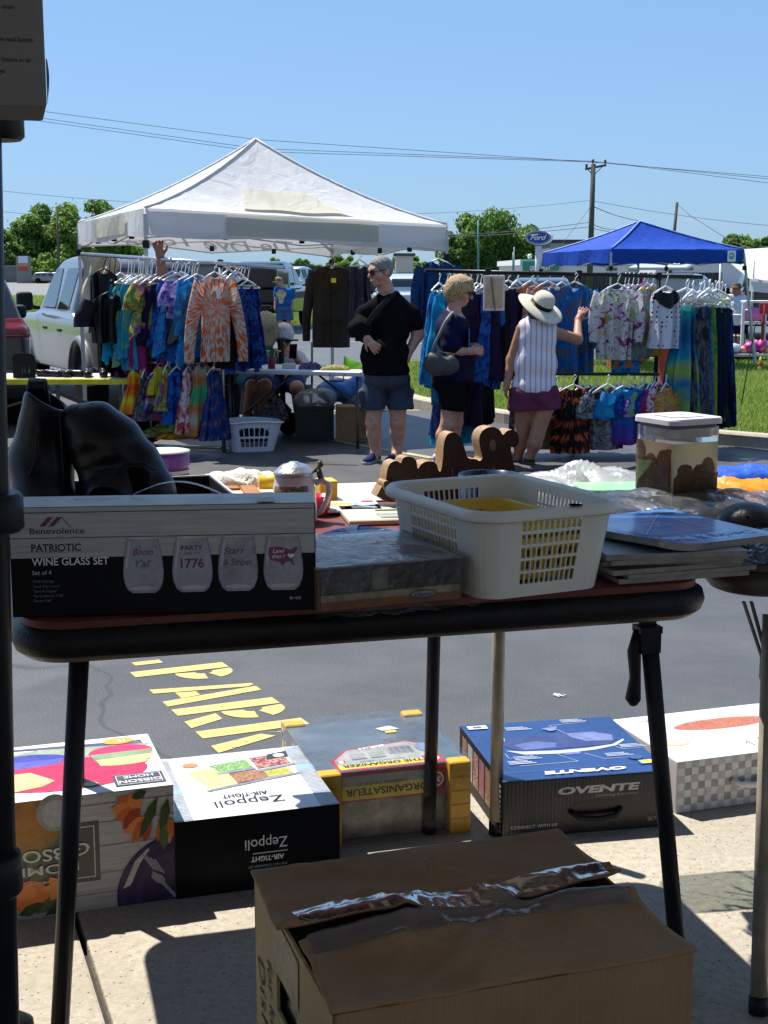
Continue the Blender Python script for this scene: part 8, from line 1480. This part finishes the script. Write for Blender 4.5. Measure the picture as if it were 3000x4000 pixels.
def shoe_part(t,heel,toe,m,sole,s=1.,name='shoe'):
 heel=np.array(heel);toe=np.array(toe);g_=min(heel[2],toe[2]);k=solid(name,sdf([cap(heel+[0,0,.030*s],toe+[0,0,.022*s],.042*s,.036*s),cap(heel+[0,0,.05*s],heel*.45+toe*.55+[0,0,.045*s],.040*s,.030*s)],.008,.02,(),[((0,0,g_+.006),(0,0,-1))]),m,t)
 solid('sole',sdf([cap(heel+[0,0,.012*s],toe+[0,0,.012*s],.047*s,.041*s)],.008,.01,(),[((0,0,g_),(0,0,-1)),((0,0,g_+.026),(0,0,1))]),sole,k)
def hair_mat(name,c):
 t=NT(name);f=t.noise(t.coord('Object',(85,85,9)),1.6,5,.65,.5);t.set(.45,0,t.ramp(f,[(.32,tuple(x*.38 for x in c)),(.5,c),(.68,tuple(min(1,x*1.5)for x in c))]),.4);t.bump(f,.8,.012);return t.m
GREYH=hair_mat('white_grey_hair',(.22,.21,.20));BLONDE=hair_mat('blonde_hair',(.42,.28,.12));DKG=mat('dark_lens',(.012,.010,.012),.08);NAVYC=mat('navy_cotton',(.004,.006,.034),.8,0,.15,14,.4,60);BLKC=mat('black_cotton',(.007,.007,.008),.85,0,.2,14,.4,60,.25);SLATEC=mat('slate_cargo_cotton',(.045,.055,.085),.85,0,.15,14,.4,60);NVS=mat('navy_shoe_mesh',(.015,.02,.08),.8,0,.2,40,.4,150);GSOLE=mat('grey_foam_sole',(.34,.34,.33),.7);PBLK=mat('black_webbing',(.010,.010,.011),.6)
# --- man in black polo with an arm sling
p=pj(11.7);hp,q,e=head_prims(p(1487,1062),(-.82,-.55,-.14),(-.05,0,1),1.04)
sl_,sr_=p(1424,1222,-.02),p(1610,1226,.03);el,wl,er,wr=p(1400,1300,-.06),p(1432,1322,-.24),p(1632,1308,.05),p(1592,1385,-.04)
hips=[(p(1468,1510),p(1458,1650,-.03),p(1468,1768,.02)),(p(1556,1510,.02),p(1554,1650,.0),p(1552,1755,.05))]
B=hp+[cap(p(1500,1110,.02),p(1522,1180,.03),.066,.072),ell(p(1516,1275),(.160,.11,.18)),ell(p(1508,1395,-.03),(.175,.16,.20)),cap(sl_,el,.055,.048),cap(el,wl,.046,.032),cap(sr_,er,.058,.050),cap(er,wr,.050,.034)]+hand(wl,(.75,-.25,-.75),(0,.9,-.2),-1,1.02,.5)+hand(wr,(-.3,-.1,-1),(-1,.2,0),1,1.0,.6)
for h_,k_,a_ in hips:B+=[cap(h_,k_,.095,.062),cap(k_+[0,.0,0],k_*.6+a_*.4+[0,.015,0],.060,.062),cap(k_*.6+a_*.4+[0,.012,0],a_,.058,.042),cap(a_,a_+[-.03,-.08,-.07],.042,.035)]
t=person('man in black polo shirt with arm sling and slate cargo shorts',gnd(1510,1808),SK1,B);face_parts(t,q,e,1.04,DKG)
hair_shell(t,q,e,GREYH,1.04,nz=.0008,grow=.007,sub=[ell(q(0,.10,-.03),(.09,.085,.115),e),ell(q(0,.03,-.14),(.13,.13,.085),e)])
solid('polo_shirt',sdf([ell(p(1516,1268),(.192,.155,.225)),ell(p(1504,1385,-.04),(.205,.195,.20)),ell(p(1508,1445,-.02),(.203,.175,.10)),cap(p(1515,1172,.03),p(1520,1205,.03),.085,.11),cap(p(1510,1178),sl_,.095,.066),cap(p(1526,1178,.02),sr_,.095,.068),cap(sl_,sl_*.4+el*.6,.062,.068),cap(sr_,sr_*.5+er*.5,.064,.070)],.009,.03,[ell(p(1490,1158,-.12),(.045,.09,.06))],[(p(1515,1462),(0,0,-1)),(p(1510,1148),(.1,-.5,1))],fold(.006)),BLKC,t)
solid('collar',sdf([cap(p(1498,1168,-.10),p(1548,1152,.02),.022,.03),cap(p(1548,1152,.02),p(1540,1160,.12),.03,.03),cap(p(1500,1175,-.12),p(1510,1200,-.15),.02,.012)],.008,.02),BLKC,t)
solid('arm_sling',sdf([cap(p(1395,1285,-.08),p(1425,1310,-.20),.082,.062),cap(p(1400,1240,-.10),p(1440,1270,-.22),.03,.03),ell(p(1412,1275,-.14),(.085,.10,.075))],.009,.03,post=fold(.003,1.5)),BLKC,t)
mb=MB();pts=[p(1430,1268,-.25),p(1470,1215,-.235),p(1520,1165,-.15),p(1545,1150,-.02)];[mb.bar(pts[i],pts[i+1],.040,.006,V(0,1,.3))for i in range(3)];mb.build('sling_strap',PBLK,t)
solid('cargo_shorts',sdf([ell(p(1510,1478),(.205,.175,.115)),cap(p(1465,1500),p(1455,1600,-.02),.105,.108),cap(p(1555,1500,.02),p(1562,1600,.01),.105,.108),rb(p(1606,1560,-.01),(.04,.14,.17),.02),rb(p(1412,1560,-.03),(.035,.13,.16),.02)],.009,.016,(),[(p(1455,1598),(0,0,-1)),(p(1520,1425),(0,0,1))],fold(.008)),SLATEC,t)
for h_,k_,a_ in hips:hl=a_.copy();hl[2]=-.45;shoe_part(t,hl+[.0,.03,0],hl+[-.075,-.17,0],NVS,GSOLE,1.05)
# --- woman in navy shirt, in profile, with a grey shoulder bag
p=pj(11.75);hp,q,e=head_prims(p(1795,1140),(.93,-.2,-.25),(.2,0,1),.98);s1=p(1772,1262,-.15);e1,w1=p(1765,1372,-.17),p(1832,1372,-.20);e2,w2=p(1790,1380,.10),p(1838,1355,-.04)
B=hp+[cap(p(1780,1175),p(1770,1225),.055,.062),ell(p(1770,1290),(.13,.185,.17)),ell(p(1778,1400),(.155,.19,.15)),ell(p(1765,1480),(.165,.19,.13)),cap(s1,e1,.055,.048),cap(e1,w1,.046,.030),cap(p(1775,1262,.15),e2,.052,.046),cap(e2,w2,.044,.03)]+hand(w1,(1,-.05,.05),(0,.7,-.3),1,.92,.8)+hand(w2,(.85,-.3,-.1),(0,-.6,-.4),-1,.92,.8)
for h_,k_,a_ in[(p(1765,1520,-.09),p(1752,1655,-.10),p(1718,1768,-.09)),(p(1775,1520,.10),p(1778,1650,.10),p(1770,1758,.14))]:B+=[cap(h_,k_,.092,.066),cap(k_,k_*.6+a_*.4+[-.012,0,0],.062,.064),cap(k_*.6+a_*.4+[-.012,0,0],a_,.06,.038),cap(a_,a_+[.06,-.01,-.055],.038,.03)]
t=person('blonde woman in navy T-shirt and black shorts standing in profile with a shoulder bag',gnd(1740,1806),SK1,B);face_parts(t,q,e,.98,DKG)
hair_shell(t,q,e,BLONDE,1.,extra=[ell(q(0,-.055,-.03),(.092,.075,.095),e),ell(q(0,.045,.095),(.07,.055,.035),e)],sub=[ell(q(0,.115,-.065),(.15,.075,.10),e)],grow=.026,nz=.001)
solid('t_shirt',sdf([ell(p(1768,1290),(.150,.205,.18)),ell(p(1780,1395),(.175,.205,.17)),ell(p(1770,1470),(.185,.205,.12)),cap(p(1768,1232),p(1768,1250),.09,.11),cap(s1,s1*.25+e1*.75,.082,.085),cap(p(1775,1262,.15),p(1782,1340,.13),.08,.08)],.010,.045,(),[(p(1770,1492),(.1,0,-1)),(p(1770,1222),(.45,0,1))],fold(.006)),NAVYC,t)
mb=MB();c=V(*p(1828,1318,-.12));mb.grid(lambda u,v:c+V(.012-.012*(2*u-1)**2,-.10+.16*u,.08-.16*v),6,6);mb.build('shirt_print',mat('sky_blue_print',(.03,.20,.55),.6,0,.6,30),t)
solid('shorts',sdf([ell(p(1768,1495),(.18,.20,.11)),cap(p(1765,1510,-.09),p(1768,1590,-.10),.118,.108),cap(p(1775,1510,.10),p(1785,1590,.10),.115,.105)],.010,.03,(),[(p(1768,1598),(-.12,0,-1))],fold(.005)),BLKC,t)
for a_ in(p(1716,1790,-.09),p(1768,1785,.14)):hl=a_.copy();hl[2]=-.45;shoe_part(t,hl+[-.02,0,0],hl+[.16,-.03,0],mat('pale_pink_shoe',(.62,.42,.36),.7),mat('pale_blue_sole',(.40,.52,.66),.6),.95)
c=p(1722,1428,-.27);t=thing('handbag','slouchy dark grey shoulder bag hanging at the side of the navy shirted woman','handbag',tuple(c));BAG=mat('dark_grey_nylon',(.045,.048,.045),.6,0,.2,14,.3,80)
solid('body',sdf([ell(c+[0,0,0],(.135,.055,.085)),ell(c+[-.07,0,.03],(.06,.045,.075)),ell(c+[.09,0,.01],(.06,.045,.065))],.008,.05,[ell(c+[.04,0,.125],(.10,.12,.045))],(),fold(.003,2)),BAG,t);mb=MB();mb.tube([p(1680,1395,-.27),p(1700,1340,-.26),p(1738,1262,-.27),p(1762,1228,-.22),p(1768,1222,-.12)],[.010,.012,.016,.016,.016],8);mb.tube([p(1765,1395,-.27),p(1745,1380,-.28),p(1715,1372,-.27),p(1700,1345,-.26)],.006,6);mb.build('strap',mat('grey_strap',(.14,.14,.13),.6),t)
# --- woman in a sun hat seen from behind, reaching to the rack
p=pj(11.55);hp,q,e=head_prims(p(2105,1205),(.25,.9,.1),(.1,-.1,1),.97);sl_,sr_=p(2038,1285),p(2158,1295);el,wl,er,wr=p(1998,1405,.02),p(1982,1490,-.03),p(2256,1325,.12),p(2258,1252,.32)
B=hp+[cap(p(2100,1235),p(2098,1265),.055,.06),ell(p(2098,1320),(.155,.11,.17)),ell(p(2092,1440),(.15,.11,.16)),ell(p(2085,1530),(.17,.13,.13)),cap(sl_,el,.048,.042),cap(el,wl,.042,.028),cap(sr_,er,.048,.042),cap(er,wr,.042,.028)]+hand(wl,(-.2,-.1,-1),(.9,-.2,0),-1,.95,.4)+hand(wr,(.45,.3,.9),(.3,.9,-.4),-1,.95,.3,.2)
for h_,k_,a_ in[(p(2048,1580),p(2040,1690,.06),p(2022,1790,.18)),(p(2128,1580,-.02),p(2098,1700,-.04),p(2072,1782,.0))]:B+=[cap(h_,k_,.088,.060),cap(k_,k_*.6+a_*.4+[0,-.018,0],.058,.061),cap(k_*.6+a_*.4+[0,-.016,0],a_,.058,.036),cap(a_,a_+[0,.09,-.055],.036,.03)]
t=person('woman in striped sleeveless blouse and plum skort seen from behind, reaching to the clothes',gnd(2080,1815),SK2,B)
solid('hair',sdf([ell(q(0,-.03,-.03),(.082,.08,.09),e)],.008,.02,(),(),fold(.004,3)),mat('dark_brown_hair',(.03,.018,.012),.5),t)
def blouse():
 t=NT('striped_blouse');co=t.coord('Object',(1,1,.12));w_=t.n('TexWave',bands_direction='X');w_.inputs['Scale'].default_value=7;w_.inputs['Distortion'].default_value=1.2;t.l(co,w_.inputs['Vector']);c=t.ramp(w_.outputs['Fac'],[(.0,(.62,.30,.28)),(.10,(.50,.42,.55)),(.22,(.70,.69,.76)),(1,(.74,.73,.80))]);t.set(.8,0,c,.2);return t.m
solid('blouse',sdf([ell(p(2098,1318),(.165,.125,.165)),ell(p(2092,1420),(.185,.135,.20)),ell(p(2085,1510),(.195,.145,.12)),cap(p(2050,1275),p(2150,1280),.055,.055),cap(p(2100,1240),p(2100,1270),.07,.09)],.009,.05,(),[(p(2085,1545),(0,0,-1)),(p(2100,1232),(0,0,1))],lambda x,y,z:.004*np.sin(62*x+2*np.sin(5*z))*np.clip((.75-z),0,1)**.5+.003*np.sin(25*z+20*x)),blouse(),t)
solid('skort',sdf([ell(p(2085,1535),(.188,.142,.10)),cap(p(2045,1545),p(2042,1592),.125,.130),cap(p(2128,1545),p(2132,1592),.125,.130)],.010,.05,(),[(p(2085,1600),(.06,0,-1))],fold(.006)),mat('plum_cotton',(.13,.03,.065),.85,0,.15,12,.3,60),t)
for a_ in(p(2022,1800,.18),p(2072,1810,.0)):hl=a_.copy();hl[2]=-.45;shoe_part(t,hl,hl+[-.01,.16,0],mat('black_flat_shoe',(.010,.010,.010),.5),mat('brown_sole',(.08,.04,.02),.7),.85)
hc=V(*p(2108,1205));t=thing('sun_hat','wide brimmed cream straw hat with a black band on the woman seen from behind','hat',tuple(hc));Mh=Matrix.Translation(hc+V(.0,0,.0))@Euler((R(24),R(27),0)).to_matrix().to_4x4();mb=MB(Mh);STRAW=mat('cream_straw',(.66,.60,.46),.8,0,.1,40,.5,200);mb.smooth=True
mb.grid(lambda u,v:V((.088+.115*v)*math.cos(2*math.pi*u),(.095+.115*v)*math.sin(2*math.pi*u),.03-.028*v*v+.012*v*math.sin(4*math.pi*u+.6)),48,8,closed=True);o=mb.build('brim',STRAW,t);md=o.modifiers.new('thickness','SOLIDIFY');md.thickness=.004
mb=MB(Mh);mb.lathe([(.094,.03),(.093,.07),(.088,.105),(.070,.135),(.04,.150),(0,.152)],(0,0,0),36,1,1.07);mb.build('crown',STRAW,t);mb=MB(Mh);mb.lathe([(.0955,.031),(.0965,.045),(.0955,.066)],(0,0,0),36,1,1.07);mb.build('band',mat('black_ribbon',(.008,.008,.009),.5),t)
# --- seated woman with white hair and a phone
p=pj(14.0);hp,q,e=head_prims(p(1108,1318),(.12,-.9,-.35),(.05,0,1),1.0);s1,s2=p(1062,1400),p(1165,1405);e1,w1=p(1040,1450,-.08),p(1085,1445,-.25);e2,w2=p(1195,1455,-.06),p(1158,1400,-.26)
B=hp+[cap(p(1108,1355),p(1110,1390),.06,.065),ell(p(1112,1430),(.17,.13,.17)),ell(p(1112,1480),(.19,.16,.14)),cap(s1,e1,.055,.047),cap(e1,w1,.045,.03),cap(s2,e2,.055,.047),cap(e2,w2,.045,.03)]+hand(w1,(.9,-.2,.2),(0,.5,.8),-1,.95,.5)+hand(w2,(-.5,-.1,.9),(-.5,.8,.1),1,.95,.8)
for h_,k_,a_ in[(p(1075,1490),p(1045,1515,-.40),p(1040,1635,-.30)),(p(1145,1490),p(1160,1515,-.42),p(1168,1640,-.25))]:B+=[cap(h_,k_,.09,.068),cap(k_,a_,.066,.042),cap(a_,a_+[0,-.13,-.03],.04,.032)]
t=person('white haired woman in sunglasses sitting behind the white table looking at her phone',(-1.02,14.0,-.45),SK1,B,.010);face_parts(t,q,e,1.,DKG);hair_shell(t,q,e,hair_mat('pure_white_hair',(.78,.76,.72)),1.,extra=[ell(q(0,.03,.10),(.08,.07,.05),e)],grow=.026,nz=.0015)
solid('blouse',sdf([ell(p(1112,1432),(.20,.155,.19)),ell(p(1112,1480),(.215,.18,.13)),cap(s1,s1*.2+e1*.8,.085,.085),cap(s2,s2*.2+e2*.8,.085,.085)],.011,.04,[ell(p(1108,1372,-.1),(.07,.09,.06))],(),fold(.006)),dye('blue_white_print',[(.30,.36,.55),(.78,.79,.82),(.80,.81,.84),(.76,.78,.82),(.10,.14,.35)],'blotch',9),t)
solid('shorts',sdf([cap(p(1075,1490),p(1052,1508,-.30),.112,.10),cap(p(1145,1490),p(1156,1508,-.32),.112,.10)],.011,.03,(),(),fold(.005)),mat('dark_denim',(.02,.045,.11),.8,0,.2,20,.4,100),t)
c=p(1145,1372,-.33);mb=MB(frame(V(*c),.3));mb.rbox((0,0,0),(.075,.010,.15),.008,2,(.3,0,0));tag(mb.build('phone',mat('black_phone',(.006,.006,.007),.12),None,tuple(c)),'black phone held by the seated white haired woman','phone')
# --- seated blonde woman seen from behind
p=pj(13.85);hp,q,e=head_prims(p(1035,1270),(-.5,.6,-.1),(0,0,1));B=hp+[cap(p(1035,1310),p(1030,1355),.055,.06),ell(p(1010,1420),(.16,.12,.18)),ell(p(1000,1480),(.18,.16,.13)),cap(p(1050,1385),p(1060,1450,-.1),.052,.045),cap(p(1060,1450,-.1),p(1045,1500,-.25),.045,.03)]+hand(p(1045,1500,-.25),(.2,-.4,-.8),(-.8,0,0),1,.95)
for h_,k_,a_ in[(p(985,1490),p(985,1510,-.42),p(960,1640,-.25)),(p(1030,1490),p(1035,1505,-.42),p(1000,1640,-.30))]:B+=[cap(h_,k_,.088,.065),cap(k_,a_,.062,.04),cap(a_,a_+[.05,-.12,-.03],.04,.03)]
t=person('seated woman with long straight blonde hair, half hidden by the galaxy dresses',(-1.2,13.85,-.45),SK2,B,.010)
solid('hair',sdf([ell(q(0,-.02,.03),(.098,.115,.108),e),cap(q(0,-.06,0),p(1042,1345,.02),.085,.065),cap(q(.04,-.06,-.03),p(1052,1340,-.03),.06,.05)],.009,.03,[ell(q(0,.12,-.03),(.075,.07,.09),e)],(),lambda x,y,z:.004*np.sin(160*x+3*z)+.003*np.sin(150*y)),hair_mat('ash_blonde_hair',(.40,.31,.18)),t)
solid('top',sdf([ell(p(1010,1422),(.18,.14,.20)),ell(p(1000,1485),(.20,.18,.12)),cap(p(1050,1385),p(1056,1430,-.06),.08,.08)],.012,.04,(),(),fold(.005)),mat('teal_cotton',(.02,.10,.12),.8),t)
solid('shorts',sdf([cap(p(985,1490),p(985,1505,-.32),.11,.10),cap(p(1030,1490),p(1033,1502,-.32),.11,.10)],.012,.03),mat('dark_denim',(.02,.045,.11),.8),t)
# --- person behind the rack with one arm raised
p=pj(12.85);hp,q,e=head_prims(p(560,1130),(.2,-.9,-.1),(0,0,1));el,wr=p(650,1165,-.42),p(626,1005,-.40)
B=hp+[cap(p(560,1165),p(565,1200),.055,.06),ell(p(570,1280),(.19,.13,.2)),ell(p(570,1400),(.18,.14,.2)),cap(p(635,1225),el,.062,.055),cap(el,el*.5+wr*.5,.058,.052),cap(el*.5+wr*.5,wr,.052,.036)]+hand(wr,(-.15,-.1,1),(.2,-.8,0),1,1.2,1.3)
for x in(535,605):B+=[cap(p(x,1460),p(x,1560),.085,.062),cap(p(x,1560),p(x,1640),.06,.042)]
t=person('person hidden behind the left rack with one bare arm raised to the canopy frame',(p(570,1600)[0],12.85,-.45),SK3,B,.011);solid('shirt',sdf([ell(p(570,1280),(.21,.15,.22)),ell(p(570,1400),(.20,.16,.22))],.014,.04),BLKC,t);hair_shell(t,q,e,mat('dark_brown_hair',(.03,.018,.012),.5),1.)
solid('trousers',sdf([cap(p(535,1450),p(535,1640),.11,.08),cap(p(605,1450),p(605,1640),.11,.08)],.014,.04),NAVYC,t)
# --- man in a blue T-shirt by the black pickup
p=pj(36.8);hp,q,e=head_prims(p(1093,1104),(-.75,-.5,-.45),(-.3,-.1,1),1.05);s1,s2=p(1083,1132),p(1140,1135)
B=hp+[cap(p(1100,1115),p(1108,1128),.06,.07),ell(p(1110,1155),(.20,.15,.22)),ell(p(1110,1185),(.20,.17,.17)),cap(s1,p(1078,1165,-.05),.055,.046),cap(p(1078,1165,-.05),p(1074,1198,-.1),.045,.032),cap(s2,p(1142,1168),.055,.046),cap(p(1142,1168),p(1140,1198,-.08),.045,.032)]+hand(p(1074,1198,-.1),(0,-.2,-1),(1,0,0),1)+hand(p(1140,1198,-.08),(0,-.2,-1),(-1,0,0),-1)
for x,a in((1092,1095),(1125,1135)):B+=[cap(p(x,1205),p(x+3,1252),.10,.065),cap(p(x+3,1252),p(a,1290),.062,.042),cap(p(a,1290),p(a-6,1295,-.1),.042,.035)]
t=person('man in a blue T-shirt, tan cap and denim shorts standing by the black pickup',gnd(1112,1298),SK1,B,.016)
solid('t_shirt',sdf([ell(p(1110,1155),(.23,.175,.23)),ell(p(1110,1183),(.235,.20,.17)),cap(s1,p(1080,1155),.09,.09),cap(s2,p(1141,1158),.09,.09)],.016,.05,(),[(p(1110,1203),(0,0,-1))],fold(.006)),mat('bright_blue_cotton',(.015,.12,.32),.8),t);c=V(*p(1098,1158,-.235));mb=MB();mb.poly([c+V(.16*math.cos(a)*(.7+.3*math.sin(3*a)),.0,.19*math.sin(a))for a in[i*.35 for i in range(18)]]);mb.build('shirt_print',mat('yellow_print',(.55,.45,.25),.7,0,.5,14),t)
solid('shorts',sdf([ell(p(1110,1205),(.22,.18,.12)),cap(p(1094,1205),p(1096,1250),.13,.12),cap(p(1126,1205),p(1129,1250),.13,.12)],.016,.04,(),[(p(1110,1250),(0,0,-1))],fold(.006)),mat('mid_denim',(.06,.13,.26),.8),t)
vf=sdf([ell(q(0,-.01,.06),(.095,.115,.085),e),ell(q(0,.11,.04),(.085,.10,.018),e)],.012,.02,(),[(q(0,0,.03),tuple(-np.array(q(0,0,1)-q(0,0,0))))]);solid('cap',vf,mat('tan_cap',(.28,.22,.12),.8),t)
# --- two people at the far right stall
p=pj(28.5);hp,q,e=head_prims(p(2878,1135),(-.7,-.5,-.3),(0,0,1));s1=p(2905,1170,-.1)
B=hp+[cap(p(2885,1150),p(2892,1162),.06,.07),ell(p(2893,1190),(.17,.18,.2)),ell(p(2890,1230),(.17,.17,.16)),cap(s1,p(2912,1205,-.12),.055,.046),cap(p(2912,1205,-.12),p(2898,1232,-.22),.045,.032)]+hand(p(2898,1232,-.22),(-.3,-.3,-.8),(-.6,0,0),1)
for x in(2878,2900):B+=[cap(p(x,1255),p(x,1320),.10,.065),cap(p(x,1320),p(x+2,1375),.062,.042),cap(p(x+2,1375),p(x-10,1382,-.05),.042,.035)]
t=person('man in a white T-shirt, brown hat and navy shorts behind the blue canopy leg',gnd(2890,1385),SK2,B,.015);solid('t_shirt',sdf([ell(p(2893,1190),(.20,.205,.21)),ell(p(2891,1222),(.205,.20,.14)),cap(s1,p(2911,1198,-.11),.09,.09)],.015,.05,(),(),fold(.006)),mat('pale_blue_white_cotton',(.58,.64,.72),.8),t);solid('shorts',sdf([ell(p(2890,1255),(.20,.19,.12)),cap(p(2878,1255),p(2878,1300),.125,.115),cap(p(2900,1255),p(2900,1300),.125,.115)],.015,.04,(),[(p(2890,1302),(0,0,-1))],fold(.006)),NAVYC,t)
mb=MB();c=V(*q(0,0,.07));mb.lathe([(.16,-.015),(.17,-.01),(.10,.0),(.095,.06),(.07,.09),(0,.095)],c,20);mb.build('hat',mat('brown_hat',(.12,.08,.05),.8),t)
p=pj(29.5);hp,q,e=head_prims(p(2855,1175),(.5,-.7,-.2),(0,0,1));B=hp+[cap(p(2853,1188),p(2852,1198),.06,.07),ell(p(2852,1222),(.19,.15,.2)),cap(p(2835,1208),p(2830,1235),.055,.046),cap(p(2830,1235),p(2850,1240,-.2),.045,.03),cap(p(2845,1262),p(2842,1270,-.4),.1,.07),cap(p(2862,1262),p(2866,1270,-.4),.1,.07),cap(p(2842,1270,-.4),p(2842,1350,-.35),.06,.04),cap(p(2866,1270,-.4),p(2866,1350,-.35),.06,.04)]+hand(p(2850,1240,-.2),(.8,-.3,0),(0,0,-1),1)
t=person('seated person in a teal top and pale sun hat behind the white T-shirt man',(p(2852,1300)[0],29.5,-.45),SK1,B,.016);solid('top',sdf([ell(p(2852,1225),(.21,.17,.21)),cap(p(2835,1208),p(2832,1222),.085,.085)],.016,.05,(),(),fold(.006)),dye('teal_print_top',[(.02,.22,.28),(.10,.38,.42),(.02,.15,.22)],'blotch',7),t);mb=MB();c=V(*q(0,0,.05));mb.lathe([(.17,-.03),(.18,-.025),(.10,.0),(.095,.06),(.06,.09),(0,.095)],c,20);mb.build('hat',mat('pale_hat',(.50,.48,.42),.8),t);solid('trousers',sdf([cap(p(2845,1262),p(2842,1270,-.4),.115,.09),cap(p(2862,1262),p(2866,1270,-.4),.115,.09),cap(p(2842,1270,-.4),p(2842,1340,-.35),.08,.06),cap(p(2866,1270,-.4),p(2866,1340,-.35),.08,.06)],.018,.04),NAVYC,t)
